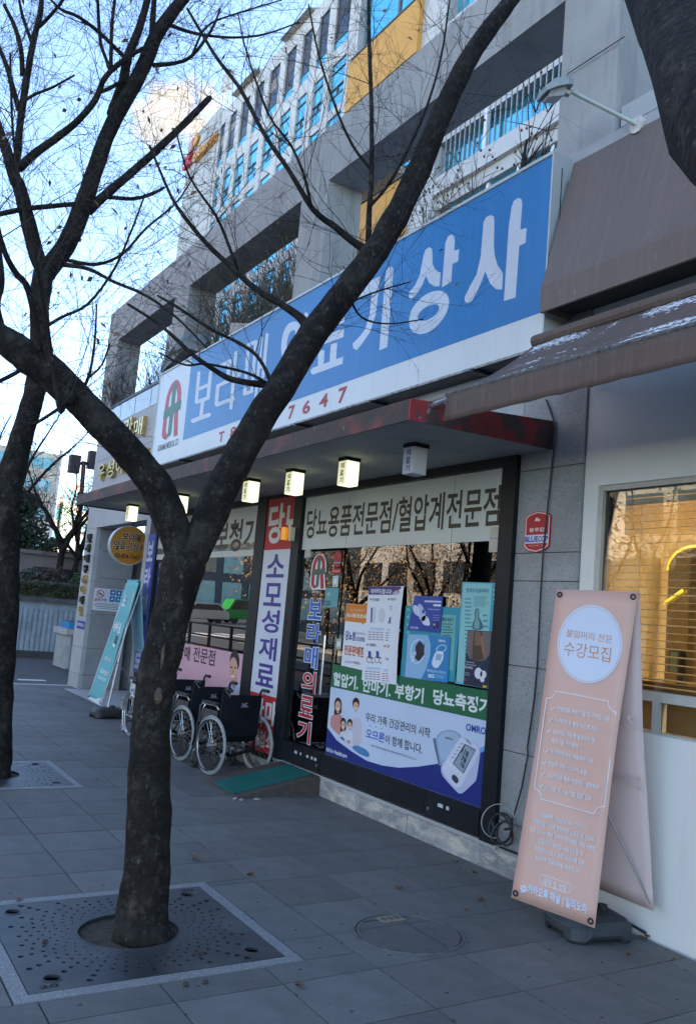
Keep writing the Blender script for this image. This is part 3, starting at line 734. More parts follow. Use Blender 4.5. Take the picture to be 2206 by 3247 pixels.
glyph('g1', [(662, 470), (675, 435), (700, 415), (720, 425), (724, 460), (725, 530), (740, 570), (765, 592), (783, 596), (775, 695), (740, 695), (700, 670), (678, 618), (650, 690), (610, 755), (572, 790), (556, 775), (560, 735), (600, 690), (635, 610)], 0)
glyph('g1', [(818, 380), (835, 340), (862, 322), (882, 335), (885, 370), (880, 440), (915, 430), (908, 515), (868, 535), (858, 665), (792, 702)], 0)
def smooth(pts, it=2):
    for _ in range(it):
        q = []
        for i in range(len(pts)):
            a, b = pts[i], pts[(i+1) % len(pts)]
            q += [(a[0]*.75+b[0]*.25, a[1]*.75+b[1]*.25), (a[0]*.25+b[0]*.75, a[1]*.25+b[1]*.75)]
        pts = q
    return pts
holed('letter_stroke', smooth(pp(FSg, 'g1', [(735, 728), (790, 725), (835, 755), (847, 810), (825, 890), (770, 970), (700, 1025), (630, 1040), (575, 1020), (555, 960), (565, 880), (610, 810), (670, 755)])),
      [smooth(pp(FSg, 'g1', [(735, 820), (770, 828), (775, 860), (745, 905), (690, 938), (640, 943), (615, 925), (625, 890), (670, 845)]))], FSg, .0022, m_signletter, sg, th=.0012)
glyph('g1', [(170, 715), (350, 622), (345, 690), (318, 900), (280, 1020), (220, 1110), (185, 1150), (160, 1140), (155, 1105), (200, 1060), (245, 1000), (275, 900), (292, 735), (165, 790)], 0)
glyph('g1', [(392, 590), (410, 560), (430, 552), (445, 570), (443, 620), (402, 1130), (345, 1153), (365, 900)], 0)
for n, q in enumerate(([(1180, 545), (1200, 525), (1430, 440), (1425, 495), (1200, 578), (1182, 570)], [(1238, 420), (1262, 388), (1287, 395), (1278, 505), (1235, 520)], [(1335, 345), (1385, 330), (1375, 468), (1325, 488)],
                       [(1280, 285), (1440, 215), (1432, 290), (1280, 345)], [(1280, 200), (1440, 118), (1440, 175), (1280, 250)])):
    glyph('g2', q, n)
holed('letter_stroke', smooth(pp(FSg, 'g2', [(1050, 165), (1000, 190), (965, 260), (950, 360), (958, 440), (985, 468), (1040, 440), (1090, 360), (1110, 250), (1095, 180)])),
      [smooth(pp(FSg, 'g2', [(1050, 230), (1015, 255), (995, 330), (998, 395), (1020, 390), (1050, 330), (1065, 250)]))], FSg, .0022, m_signletter, sg, th=.0012)
glyph('g2', [(1120, 140), (1140, 95), (1160, 110), (1140, 480), (1095, 500)], 1); glyph('g2', [(960, 545), (1090, 490), (1085, 540), (958, 595)], 2)
def stroke(reg, a, b, wpx, n):
    dx, dy = b[0]-a[0], b[1]-a[1]; L = math.hypot(dx, dy); ux, uy = dx/L, dy/L; h = wpx/2
    pts = []
    for i in range(7):
        t = PI/2+PI*i/6; pts.append((a[0]+h*(ux*math.cos(t)-uy*math.sin(t)), a[1]+h*(uy*math.cos(t)+ux*math.sin(t))))
    for i in range(7):
        t = -PI/2+PI*i/6; pts.append((b[0]+h*(ux*math.cos(t)-uy*math.sin(t)), b[1]+h*(uy*math.cos(t)+ux*math.sin(t))))
    glyph(reg, pts, n)
for n, (a, b, w_) in enumerate((((320, 565), (300, 790), 24), ((410, 560), (390, 760), 26), ((318, 690), (400, 655), 26), ((305, 790), (392, 758), 28), ((350, 780), (336, 900), 26), ((275, 935), (398, 888), 32),
                                ((488, 512), (560, 474), 28), ((558, 474), (538, 620), 28), ((470, 665), (545, 628), 28), ((467, 668), (456, 805), 28), ((458, 812), (585, 765), 28), ((608, 408), (568, 835), 26), ((600, 590), (628, 575), 34),
                                ((702, 352), (672, 725), 26), ((702, 348), (760, 325), 26), ((758, 328), (728, 695), 24), ((672, 728), (728, 706), 26), ((803, 295), (757, 760), 22), ((846, 270), (798, 750), 24), ((795, 520), (826, 505), 26))):
    stroke('g2', a, b, w_, n % 12)
red_ph = ink('a8303e')
for ch, x0, y0, x1, y1 in (('T', 468, 1010, 516, 1102), ('.', 508, 1078, 520, 1092), ('8', 556, 972, 608, 1072), ('3', 660, 938, 712, 1036), ('4', 770, 898, 826, 1000), ('-', 890, 900, 935, 915), ('7', 1004, 808, 1060, 926), ('6', 1113, 770, 1180, 886), ('4', 1243, 720, 1316, 838), ('7', 1388, 668, 1460, 802)):
    cx, cy = (x0+x1)/2, (y0+y1)/2
    a0 = FSg.px('g2', x0+4, cy)[0]; a1 = FSg.px('g2', x1-4, cy)[0]; b0 = FSg.px('g2', cx, y1-8)[1]; b1 = FSg.px('g2', cx, y0+8)[1]
    txt(ch, a0, a1, b0, b1, FSg, .001, red_ph, sg, bold=.03)
lc = FSg.px('g2', 112, 845)
logo(FSg, lc[0], lc[1], .86, .001, ink('c04a55'), ink('3f7a68'), sg)
q0 = FSg.px('g2', 5, 1150); q1 = FSg.px('g2', 160, 1095)
txt('BORAMAE MEDICAL CO', q0[0], q1[0], q0[1]-.045, q0[1]+.05, FSg, .001, ink('3a3c40'), sg, bold=.01)
for y in (4.9, 6.3, 7.7, 9.3, 11.0):
    box('mounting_bracket', m_blackmetal, 4.0, 4.2, y, y+.04, zbot-.05, zbot-.026, sg)
# rolled tarp on the sign's far top
tp = MB()
for k in range(5):
    pts = [hitX('a4', x, y-k*14, 4.16+.05*(k % 2)) for x, y in ((850, 1050), (920, 960), (1000, 880), (1080, 790), (1170, 760), (1260, 800), (1300, 830))]
    tp.tube(pts, [.04, .07, .09, .1, .1, .08, .05], 7, wob=.25)
tp.build('rolled_tarp', mat('dark_tarp', (.06, .075, .07), .5, var=.6, scale=6, bump=.6, bscale=12), None, 'dark crumpled tarp lying on the far top corner of the blue sign', 'tarp')
wp = thing('white_board', 'small pale board standing behind the blue sign below the dry shrub', 'board', (4.5, 10.4, 5.2))
MB().add([hitX('n4', x, y, 4.32) for x, y in ((505, 1080), (525, 955), (660, 960), (690, 965))]+[hitX('n4', x, y, 4.32)+V((.02, 0, 0)) for x, y in ((505, 1080), (525, 955), (660, 960), (690, 965))], [(0, 1, 2, 3), (4, 5, 6, 7), (0, 4, 5, 1), (1, 5, 6, 2), (2, 6, 7, 3)]).build('board_panel', m_conc, wp)

# ================================================================ posters on the glass
def tpx(body, reg, xl, yl, xr, yr, h, F, k, m, parent, bold=.02, **kw):
    a0, bl = F.px(reg, xl, yl); a1, br = F.px(reg, xr, yr); b = (bl+br)/2
    hh = (F.px(reg, (xl+xr)/2, (yl+yr)/2-h/2)[1]-F.px(reg, (xl+xr)/2, (yl+yr)/2+h/2)[1])/2
    return txt(body, a0, a1, b-hh, b+hh, F, k, m, parent, bold=bold, **kw)
def shape(name, reg, pts, F, k, c, parent, sm=0, th=.0004):
    q = pp(F, reg, pts)
    if sm: q = smooth(q, sm)
    return flat(name, q, F, k, c if not isinstance(c, str) else ink(c), parent, th=th)
def pxell(name, reg, cx, cy, rx, ry, F, k, c, parent, rot=0, th=.0004):
    return flat(name, pp(F, reg, ell(cx, cy, rx, ry, 18, rot)), F, k, ink(c), parent, th=th)
def lines(reg, x0, y0, x1, y1, n, dy, h, F, k, c, parent, jag=.3):
    """far too small to read in the photograph: lines of small print"""
    for i in range(n):
        e = x1-(x1-x0)*random.uniform(0, jag)
        shape('print_line', reg, [(x0, y0+i*dy), (e, y0+i*dy+(y1-y0)*(e-x0)/max(x1-x0, 1)), (e, y0+i*dy+h+(y1-y0)*(e-x0)/max(x1-x0, 1)), (x0, y0+i*dy+h)], F, k, c, parent)
P1, P2, P3, P4 = FA(4.219), FA(4.214), FA(4.2095), FA(4.205)
G_ = 'posters on the shop glass'
# family poster
fp_ = thing('family_poster', 'wide poster of a smiling family and a blood pressure monitor on the lower glass', 'poster', (4.219, 5.8, .7), G_)
yL, yR = 6.912, 4.703
flat('sheet', rect(-yL, -yR, .38, .985), P1, 0, mat('poster_sky', H('c3d0e6'), .4, var=.05, scale=1.2), fp_, th=.002)
cv = [(95, 410), (180, 520), (300, 610), (430, 690), (560, 730), (700, 748), (850, 740), (1000, 718), (1150, 690), (1300, 645), (1440, 592)]
cv = [P1.px('f6', x, y) for x, y in cv]
cv = [(-yL, cv[0][1])]+cv[1:-1]+[(-yR, cv[-1][1])]
flat('navy_wave', cv+[(-yR, .381), (-yL, .381)], P1, .0022, ink('182a78'), fp_, th=.0004)
shape('light_swoosh', 'f6', [(1250, 655), (1380, 582), (1438, 552), (1436, 598), (1370, 628)], P1, .0027, '6aa8dc', fp_)
skin, hair = 'd8a890', '1d1815'
shape('clothing', 'f6', [(130, 320), (165, 300), (205, 302), (228, 325), (222, 400), (215, 480), (190, 470), (150, 430), (125, 400)], P1, .003, 'c88a88', fp_, 1)
shape('clothing', 'f6', [(305, 345), (330, 325), (362, 328), (385, 360), (390, 420), (386, 570), (300, 560), (300, 420)], P1, .003, 'c9c2cf', fp_, 1)
shape('clothing', 'f6', [(205, 455), (240, 440), (262, 470), (250, 520), (215, 500)], P1, .0034, 'cfd3de', fp_, 1)
shape('clothing', 'f6', [(262, 460), (290, 440), (312, 450), (318, 520), (300, 570), (255, 535), (248, 490)], P1, .0036, 'd6d6dd', fp_, 1)
shape('clothing', 'f6', [(300, 575), (340, 560), (385, 575), (440, 605), (458, 662), (400, 650), (340, 615)], P1, .0036, '4a82b4', fp_, 1)
shape('clothing', 'f6', [(205, 490), (235, 490), (248, 530), (225, 515)], P1, .0038, '44597c', fp_, 1)
shape('hand', 'f6', [(262, 520), (290, 515), (298, 550), (270, 545)], P1, .0039, 'cc8c84', fp_, 1)
for cx, cy, hx, hy, fy in ((190, 222, 31, 60, 14), (340, 212, 29, 50, 24), (234, 378, 24, 48, 14), (289, 380, 23, 40, 16)):
    if cx in (190, 234): shape('hair', 'f6', [(cx-hx*.6, cy-20), (cx+hx*.9, cy-15), (cx+hx, cy+hy*1.1), (cx+hx*.5, cy+hy*1.3), (cx-hx*.7, cy+hy*1.45), (cx-hx*1.15, cy+hy*1.3)], P1, .0032, hair, fp_, 1)
    pxell('hair', 'f6', cx, cy, hx, hy, P1, .0036, hair, fp_)
    pxell('face', 'f6', cx, cy+fy, hx*.74, hy*.74, P1, .0041, skin, fp_)
    for s in (-1, 1):
        pxell('eye', 'f6', cx+s*hx*.3, cy+fy-hy*.08+s*2, hx*.13, hy*.045, P1, .0046, '2a1c18', fp_)
    pxell('mouth', 'f6', cx, cy+fy+hy*.36, hx*.3, hy*.08, P1, .0046, 'f0e6e2', fp_)
    shape('neck', 'f6', [(cx-hx*.25, cy+fy+hy*.6), (cx+hx*.25, cy+fy+hy*.6), (cx+hx*.3, cy+fy+hy*.95), (cx-hx*.3, cy+fy+hy*.95)], P1, .0034, skin, fp_)
tpx('우리 가족 건강관리의 시작', 'f6', 422, 330, 958, 452, 80, P1, .003, ink('23202a'), fp_, .01)
tpx('오므론', 'f6', 424, 462, 580, 500, 80, P1, .003, ink('2458b8'), fp_, .02)
tpx('이 함께 합니다.', 'f6', 585, 510, 893, 592, 82, P1, .003, ink('23202a'), fp_, .01)
for x, y in ((458, 396), (506, 408), (553, 420)): pxell('dot_mark', 'f6', x, y, 5, 5, P1, .003, '2458b8', fp_)
tpx('매일 가정에서의 혈압측정은 건강관리를 위한 중요한 습관입니다.', 'f6', 466, 573, 850, 668, 20, P1, .003, ink('3a3844'), fp_, .0)
tpx('All for Healthcare', 'f6', 92, 598, 266, 645, 36, P1, .003, ink('e2e6ee'), fp_, .02)
tpx('OMRO', 'f6', 1256, 412, 1424, 440, 62, P1, .003, ink('2350a6'), fp_, .03)
shape('lettering', 'f6', [(1434, 412), (1447, 415), (1441, 478), (1430, 475)], P1, .003, '2350a6', fp_)
shape('cuff', 'f6', [(982, 505), (1012, 498), (1022, 470), (1060, 442), (1110, 432), (1165, 440), (1215, 472), (1215, 560), (1070, 700), (1062, 730), (1030, 728), (1000, 600)], P1, .003, '8ea6c4', fp_)
shape('cuff_edge', 'f6', [(982, 505), (998, 500), (1040, 715), (1030, 728), (1000, 600)], P1, .0035, '54687e', fp_)
shape('cuff_face', 'f6', [(1018, 520), (1035, 478), (1065, 455), (1112, 446), (1160, 452), (1205, 480), (1180, 560), (1075, 690), (1045, 690)], P1, .0036, 'a6bcd6', fp_, 1)
tpx('OMRON', 'f6', 1082, 506, 1150, 503, 17, P1, .0042, ink('2c3442'), fp_, .02)
shape('monitor', 'f6', [(1195, 505), (1215, 488), (1240, 492), (1360, 560), (1376, 590), (1376, 640), (1345, 850), (1330, 870), (1235, 958), (1210, 966), (1185, 955), (1090, 850), (1060, 810), (1048, 770), (1052, 735), (1110, 640)], P1, .0042, 'b9bfdc', fp_, 1)
shape('monitor_face', 'f6', [(1200, 512), (1218, 498), (1238, 500), (1355, 566), (1368, 592), (1362, 640), (1255, 830), (1215, 905), (1180, 915), (1150, 900), (1078, 800), (1062, 765), (1068, 730), (1120, 640)], P1, .0048, 'd2d5e8', fp_, 1)
shape('screen_rim', 'f6', [(1248, 548), (1342, 600), (1238, 798), (1148, 712)], P1, .0054, '3b4150', fp_)
shape('screen', 'f6', [(1256, 560), (1336, 606), (1234, 788), (1158, 712)], P1, .006, '94a3b4', fp_)
o_ = P1.px('f6', 1158, 712); u_ = P1.px('f6', 1234, 788); v_ = P1.px('f6', 1256, 560)
FD_ = Frame(P1.P(o_[0], o_[1]), P1.u*(u_[0]-o_[0])+P1.v*(u_[1]-o_[1]), P1.v); FD_.v = FD_.n = None
FD_.v = (P1.n.cross(FD_.u)).normalized(); FD_.n = P1.n
wS = math.hypot(u_[0]-o_[0], u_[1]-o_[1]); hS = math.hypot(v_[0]-o_[0], v_[1]-o_[1])
dk = ink('15171c')
txt('118', wS*.3, wS*.95, hS*.6, hS*.84, FD_, .0066, dk, fp_, bold=.03); txt('78', wS*.45, wS*.95, hS*.34, hS*.56, FD_, .0066, dk, fp_, bold=.03); txt('78', wS*.55, wS*.95, hS*.13, hS*.29, FD_, .0066, dk, fp_, bold=.03)
txt('OMRON', wS*.3, wS*.85, hS*1.12, hS*1.19, FD_, .0055, ink('2c3442'), fp_, bold=.02)
shape('start_button', 'f6', [(1150, 805), (1165, 805), (1198, 842), (1195, 870), (1178, 884), (1145, 850), (1138, 825)], P1, .0054, '3a3846', fp_, 1)
for x, y in ((1108, 700), (1130, 722), (1158, 755), (1182, 778), (1212, 808)): pxell('button', 'f6', x, y, 9, 10, P1, .0054, 'e2e4ee', fp_)
for i in range(5): shape('print_line', 'f6', [(1140+i*18, 660-i*28), (1158+i*18, 655-i*28), (1160+i*18, 662-i*28), (1142+i*18, 667-i*28)], P1, .0054, '6a6c80', fp_)
# green strip
gs = thing('green_strip', 'dark green strip with white lettering above the family poster', 'banner', (4.219, 5.8, 1.08), G_)
flat('sheet', rect(-6.91, -4.702, .988, 1.195), P1, 0, mat('strip_green', H('15633f'), .45, var=.06, scale=2), gs, th=.0025)
gw = ink('dde5e4')
tpx('혈압기.', 'f5', 22, 948, 250, 1000, 128, P1, .003, gw, gs, .035); tpx('안마기.', 'f5', 288, 1012, 545, 1058, 128, P1, .003, gw, gs, .035)
tpx('부항기', 'f5', 582, 1062, 843, 1105, 142, P1, .003, gw, gs, .035); tpx('당뇨측정기', 'f5', 928, 1128, 1450, 1200, 150, P1, .003, gw, gs, .035)
# teal poster (behind), anatomy poster
tl = thing('teal_poster', 'teal poster partly hidden behind the two blue posters', 'poster', (4.219, 5.5, 1.5), G_)
shape('sheet', 'f5', [(680, 288), (1175, 305), (1138, 985), (628, 935)], P1, 0, '2b93a8', tl, th=.002)
shape('print_block', 'f5', [(1010, 372), (1135, 376), (1110, 880), (985, 860)], P1, .0022, '6cb0ae', tl)
tpx('혈당 측정기', 'f5', 1012, 412, 1112, 418, 36, P1, .003, ink('1d4a52'), tl); lines('f5', 1015, 450, 1115, 454, 7, 26, 9, P1, .003, '2a5a60', tl)
lines('f5', 690, 310, 720, 312, 8, 70, 22, P1, .003, '77c0c2', tl)
an = thing('anatomy_poster', 'tall pale teal poster with a drawing of a human torso by the black post', 'poster', (4.219, 4.95, 1.7), G_)
shape('sheet', 'f5', [(1196, 72), (1536, 84), (1468, 1052), (1122, 995)], P1, 0, '5fb2c2', an, th=.002)
shape('inner_panel', 'f5', [(1208, 86), (1462, 94), (1400, 1020), (1136, 978)], P1, .0022, '8cc5c8', an)
shape('side_panel', 'f5', [(1468, 95), (1530, 98), (1470, 1010), (1406, 990)], P1, .0022, '3f9db4', an)
tpx('“잘 먹고 더 움직여라”', 'f5', 1225, 152, 1440, 152, 42, P1, .003, ink('2d5f8e'), an, .02)
shape('torso_drawing', 'f5', [(1315, 320), (1335, 310), (1350, 330), (1345, 400), (1375, 440), (1388, 510), (1280, 510), (1285, 450), (1310, 405), (1305, 350)], P1, .003, '3a6c78', an, 1)
shape('torso_drawing', 'f5', [(1322, 330), (1335, 322), (1342, 340), (1335, 410), (1352, 440), (1350, 500), (1300, 500), (1305, 440), (1318, 400)], P1, .0035, '77a4a6', an, 1)
lines('f5', 1218, 220, 1280, 222, 20, 36, 12, P1, .003, '3c8c9c', an); lines('f5', 1300, 205, 1440, 208, 7, 14, 5, P1, .003, '4a8890', an); lines('f5', 1475, 140, 1520, 141, 20, 42, 14, P1, .003, '8fd0d4', an)
lines('f5', 1380, 370, 1432, 372, 3, 50, 14, P1, .003, '3c8c9c', an)
# dark product poster
dp = thing('dark_poster', 'dark navy poster with a bare back photo and white massager overlapping the anatomy poster', 'poster', (4.21, 4.9, 1.4), G_)
shape('sheet', 'f5', [(1240, 508), (1460, 524), (1420, 1042), (1203, 1004)], P3, 0, '1d2540', dp, th=.0015)
shape('photo_print', 'f5', [(1240, 515), (1456, 530), (1442, 730), (1400, 785), (1330, 795), (1260, 770), (1225, 700)], P3, .0017, '6b6462', dp, th=.0004)
shape('photo_print', 'f5', [(1300, 520), (1365, 525), (1390, 600), (1395, 770), (1340, 790), (1280, 780), (1290, 640)], P3, .0022, '4a3a30', dp)
shape('photo_print', 'f5', [(1310, 525), (1355, 527), (1370, 655), (1305, 650)], P3, .0027, '7b5a48', dp)
shape('photo_print', 'f5', [(1358, 560), (1385, 570), (1408, 740), (1390, 770), (1372, 700)], P3, .0028, '8e6a56', dp)
tpx('HV-F013', 'f5', 1218, 848, 1288, 855, 24, P3, .002, ink('d7dbe4'), dp); lines('f5', 1225, 795, 1335, 812, 2, 22, 6, P3, .002, 'aab0c0', dp); lines('f5', 1215, 895, 1270, 902, 2, 18, 6, P3, .002, '9aa0b4', dp)
for cx, cy, rx, ry in ((1340, 905, 36, 52), (1385, 915, 28, 36), (1375, 960, 20, 26)): pxell('massager_print', 'f5', cx, cy, rx, ry, P3, .0019+.0004*(cx % 3), 'd9dbe6', dp)
shape('label_print', 'f5', [(1380, 1012), (1415, 1016), (1412, 1036), (1378, 1032)], P3, .002, 'd8b820', dp); shape('label_print', 'f5', [(1213, 955), (1226, 957), (1224, 972), (1212, 970)], P3, .002, 'c0303a', dp)
# orange and white diabetes poster
op = thing('orange_poster', 'white poster with an orange heading block left of the price list', 'poster', (4.214, 6.5, 1.5), G_)
shape('sheet', 'f5', [(143, 268), (352, 280), (305, 882), (92, 832)], P2, 0, 'dfe2ea', op, th=.002)
shape('heading_block', 'f5', [(143, 268), (352, 280), (340, 448), (305, 446), (288, 464), (278, 445), (131, 430)], P2, .0022, 'd27a24', op)
tpx('당뇨, 어떤 것이 필요한가?', 'f5', 180, 326, 306, 336, 24, P2, .003, ink('e8d2b8'), op, .0); tpx('당뇨소모품 지원 받으세요', 'f5', 146, 372, 334, 390, 40, P2, .003, ink('f0ead8'), op, .03)
tpx('당뇨병', 'f5', 134, 556, 222, 570, 88, P2, .003, ink('3c3288'), op, .03); tpx('(제1형·임신성)', 'f5', 232, 542, 312, 546, 24, P2, .003, ink('4a4860'), op, .0); tpx('소모성재료', 'f5', 226, 590, 312, 598, 44, P2, .003, ink('3c3288'), op, .02)
tpx('전문판매점', 'f5', 120, 690, 302, 712, 96, P2, .003, ink('c2602a'), op, .03); tpx('당뇨관리 솔루션', 'f5', 126, 796, 204, 806, 22, P2, .003, ink('4a4860'), op, .0); tpx('케어센스', 'f5', 208, 808, 266, 814, 28, P2, .003, ink('a83a34'), op, .02)
# rental price list
rp = thing('price_poster', 'long white rental price list with a purple heading and small product pictures', 'poster', (4.209, 6.1, 1.5), G_)
sh_m = MB(); q = pp(P3, 'f5', [(342, 115), (660, 112), (598, 1010), (275, 965)])
n = 14
rows_ = []
for i in range(n+1):
    t = i/n
    for j in range(7):
        s_ = j/6; a = (q[0][0]*(1-s_)+q[1][0]*s_)*(1-t)+(q[3][0]*(1-s_)+q[2][0]*s_)*t; b = (q[0][1]*(1-s_)+q[1][1]*s_)*(1-t)+(q[3][1]*(1-s_)+q[2][1]*s_)*t
        sh_m.v.append(tuple(P3.P(a, b, (.018*s_**6*math.sin(PI*t*.9) if s_ > .8 else 0))))
for i in range(n):
    for j in range(6): sh_m.f.append((i*7+j, i*7+j+1, i*7+j+8, i*7+j+7))
o = sh_m.build('sheet', ink('e2e4ec'), rp)
shape('heading_block', 'f5', [(342, 116), (636, 114), (634, 190), (340, 188)], P3, .001, '33286e', rp)
tpx('대여해드립니다!', 'f5', 362, 158, 552, 160, 46, P3, .002, ink('e6e2f0'), rp, .03)
shape('photo_print', 'f5', [(562, 170), (590, 150), (620, 150), (632, 188), (562, 188)], P3, .002, 'b9b6c8', rp); pxell('photo_print', 'f5', 608, 152, 12, 14, P3, .0026, 'b86a68', rp)
for bx, by, t_, c in ((362, 232, '산소호흡기', '2f7a52'), (522, 232, '전동침대(3모터)', '3a4a9c'), (330, 645, '수동휠체어', '4a3a8c'), (488, 658, 'CPM', 'b03a38')):
    shape('bullet', 'f5', [(bx-10, by-6), (bx+2, by-12), (bx+8, by-2), (bx-4, by+10)], P3, .001, c, rp)
    tpx(t_, 'f5', bx+14, by, bx+(115 if len(t_) > 6 else 78 if len(t_) > 3 else 50), by+3, 28, P3, .001, ink('3a3440') if t_ != 'CPM' else ink('a83038'), rp, .02)
# pictures: oxygen machines, beds, wheelchairs, exercise machine
shape('product_print', 'f5', [(362, 305), (378, 308), (372, 440), (358, 445)], P3, .001, '35459a', rp); shape('product_print', 'f5', [(378, 300), (410, 305), (400, 450), (372, 440)], P3, .0012, 'cfd2dc', rp)
shape('product_print', 'f5', [(435, 320), (465, 310), (490, 325), (485, 430), (455, 445), (430, 435)], P3, .001, 'cdd0da', rp, 1)
shape('product_print', 'f5', [(530, 290), (600, 275), (632, 300), (630, 345), (580, 355), (540, 330)], P3, .001, 'b9bcc8', rp); shape('product_print', 'f5', [(545, 300), (605, 285), (615, 310), (560, 325)], P3, .0016, 'e6e8ee', rp)
shape('product_print', 'f5', [(532, 395), (550, 385), (590, 430), (628, 432), (625, 450), (560, 448), (520, 440)], P3, .001, '3e4f9c', rp); shape('product_print', 'f5', [(515, 440), (630, 452), (628, 462), (515, 450)], P3, .0016, 'a8845c', rp)
for wx in (352, 424):
    shape('product_print', 'f5', [(wx-16, 700), (wx+10, 704), (wx+12, 755), (wx+30, 760), (wx+28, 772), (wx-14, 765)], P3, .001, '35428c', rp)
    holed('product_print', pp(P3, 'f5', ell(wx-6, 778, 24, 34, 20)), [pp(P3, 'f5', ell(wx-6, 778, 19, 28, 20))], P3, .0018, ink('5a5c6c'), rp, th=.0004)
    pxell('product_print', 'f5', wx+26, 808, 7, 9, P3, .0018, '4a4c5c', rp)
for pts in ([(535, 715), (548, 705), (550, 760), (520, 800), (480, 745), (500, 765), (515, 775)], [(590, 700), (604, 695), (600, 750), (622, 720), (612, 765), (580, 775), (568, 830), (570, 770)]):
    shape('product_print', 'f5', pts, P3, .001, '4a2a2c', rp, 1)
for x0, x1, y in ((350, 482, 485), (508, 632, 495), (322, 452, 845), (478, 596, 865)):
    shape('table_head', 'f5', [(x0, y), (x1, y+6), (x1-2, y+30), (x0-2, y+24)], P3, .001, 'b4cfe6', rp)
    for r in range(4):
        for c in range(4):
            xx = x0-14+(x1-x0+14)*c/4; yy_ = y+38+r*22+c*2
            col = 'c0404a' if (r == 1 and c in (1, 3)) or (y == 865 and r in (1, 2)) else '7a7c8c'
            shape('print_line', 'f5', [(xx, yy_), (xx+(x1-x0)/4.6, yy_+1), (xx+(x1-x0)/4.6-1, yy_+9), (xx-1, yy_+8)], P3, .001, col, rp)
# blue meter poster
b1_ = thing('blue_poster', 'royal blue poster with white meter parts tilted above the rounded poster', 'poster', (4.209, 5.6, 1.9), G_)
shape('sheet', 'f5', [(760, 198), (1016, 205), (990, 535), (693, 508)], P3, 0, mat('poster_blue', H('2a3f9a'), .4, var=.1, scale=4), b1_, th=.0015)
for cx, cy, rx, ry, c in ((775, 330, 28, 50, 'c6cfe8'), (818, 320, 22, 52, 'aebbe0'), (790, 350, 22, 36, 'dfe4f2'), (830, 390, 30, 40, 'b4c0e4'), (858, 425, 34, 46, 'd4dbee'), (872, 430, 20, 44, 'e4e8f4'), (845, 350, 14, 24, '8ea0d4')):
    pxell('meter_print', 'f5', cx, cy, rx, ry, P3, .0017+.0003*((cx//7) % 4), c, b1_, rot=-.4)
tpx('ACCU-CHEK', 'f5', 718, 486, 795, 492, 20, P3, .0017, ink('d7dcec'), b1_, .02)
lines('f5', 850, 240, 1000, 246, 1, 30, 16, P3, .0017, 'c3cbe6', b1_, 0); lines('f5', 930, 275, 998, 278, 1, 30, 18, P3, .0017, 'dfe4f2', b1_, 0); lines('f5', 882, 318, 990, 322, 1, 20, 8, P3, .0017, '8ea0d4', b1_, 0); lines('f5', 925, 372, 988, 374, 3, 22, 5, P3, .0017, '7f92cc', b1_, .1)
shape('meter_print', 'f5', [(928, 435), (950, 437), (946, 498), (924, 494)], P3, .0017, '12152a', b1_); shape('meter_print', 'f5', [(958, 432), (978, 435), (974, 500), (954, 497)], P3, .0017, '1a1e36', b1_)
shape('meter_print', 'f5', [(932, 450), (946, 452), (944, 472), (930, 470)], P3, .0022, 'c6cfe8', b1_)
# rounded cuff poster
b2_ = thing('rounded_poster', 'rounded light blue poster showing an arm cuff and a small monitor', 'poster', (4.209, 5.6, 1.4), G_)
shape('sheet', 'f5', [(700, 545), (890, 555), (1085, 572), (1072, 790), (1058, 990), (860, 968), (668, 940), (684, 740)], P3, 0, '2a80bc', b2_, 0, th=.0015)
shape('pale_half', 'f5', [(700, 548), (880, 556), (905, 640), (900, 740), (870, 850), (820, 955), (670, 935), (686, 740)], P3, .0017, '8fb8da', b2_)
holed('cuff_print', pp(P3, 'f5', ell(786, 705, 66, 112, 24, .12)), [pp(P3, 'f5', ell(786, 705, 58, 102, 24, .12))], P3, .0022, ink('cfe0f0'), b2_, th=.0004)
shape('cuff_print', 'f5', [(768, 655), (800, 610), (850, 655), (848, 735), (800, 795), (765, 770)], P3, .0026, '191d28', b2_); shape('cuff_print', 'f5', [(800, 605), (812, 602), (856, 650), (850, 660)], P3, .003, '3e6aa0', b2_)
txt('60°', *([P3.px('f5', 730, 0+800)[0], P3.px('f5', 770, 800)[0], P3.px('f5', 750, 800)[1], P3.px('f5', 750, 700)[1]]), P3, .003, ink('e6eef6'), b2_)
shape('monitor_print', 'f5', [(955, 705), (1000, 700), (1028, 725), (1010, 800), (965, 862), (930, 850), (912, 812), (935, 740)], P3, .0018, 'd6e2ee', b2_, 1); shape('monitor_print', 'f5', [(960, 725), (1012, 735), (995, 790), (945, 780)], P3, .0024, '8fb4cc', b2_)
holed('tube_print', pp(P3, 'f5', ell(1002, 680, 48, 34, 20, -.4)), [pp(P3, 'f5', ell(1002, 680, 42, 28, 20, -.4))], P3, .0016, ink('d6e2ee'), b2_, th=.0004)
tpx('OMRON', 'f5', 975, 606, 1038, 612, 22, P3, .0018, ink('dfe8f2'), b2_, .03); tpx('정확도를 높이는 오므론 커프', 'f5', 872, 880, 1042, 898, 26, P3, .0018, ink('d8e6f4'), b2_, .01)
tpx('360도', 'f5', 882, 922, 942, 932, 38, P3, .0018, ink('e8f0f8'), b2_, .03); tpx('피트커프', 'f5', 948, 932, 1026, 942, 36, P3, .0018, ink('8fd0ee'), b2_, .01)
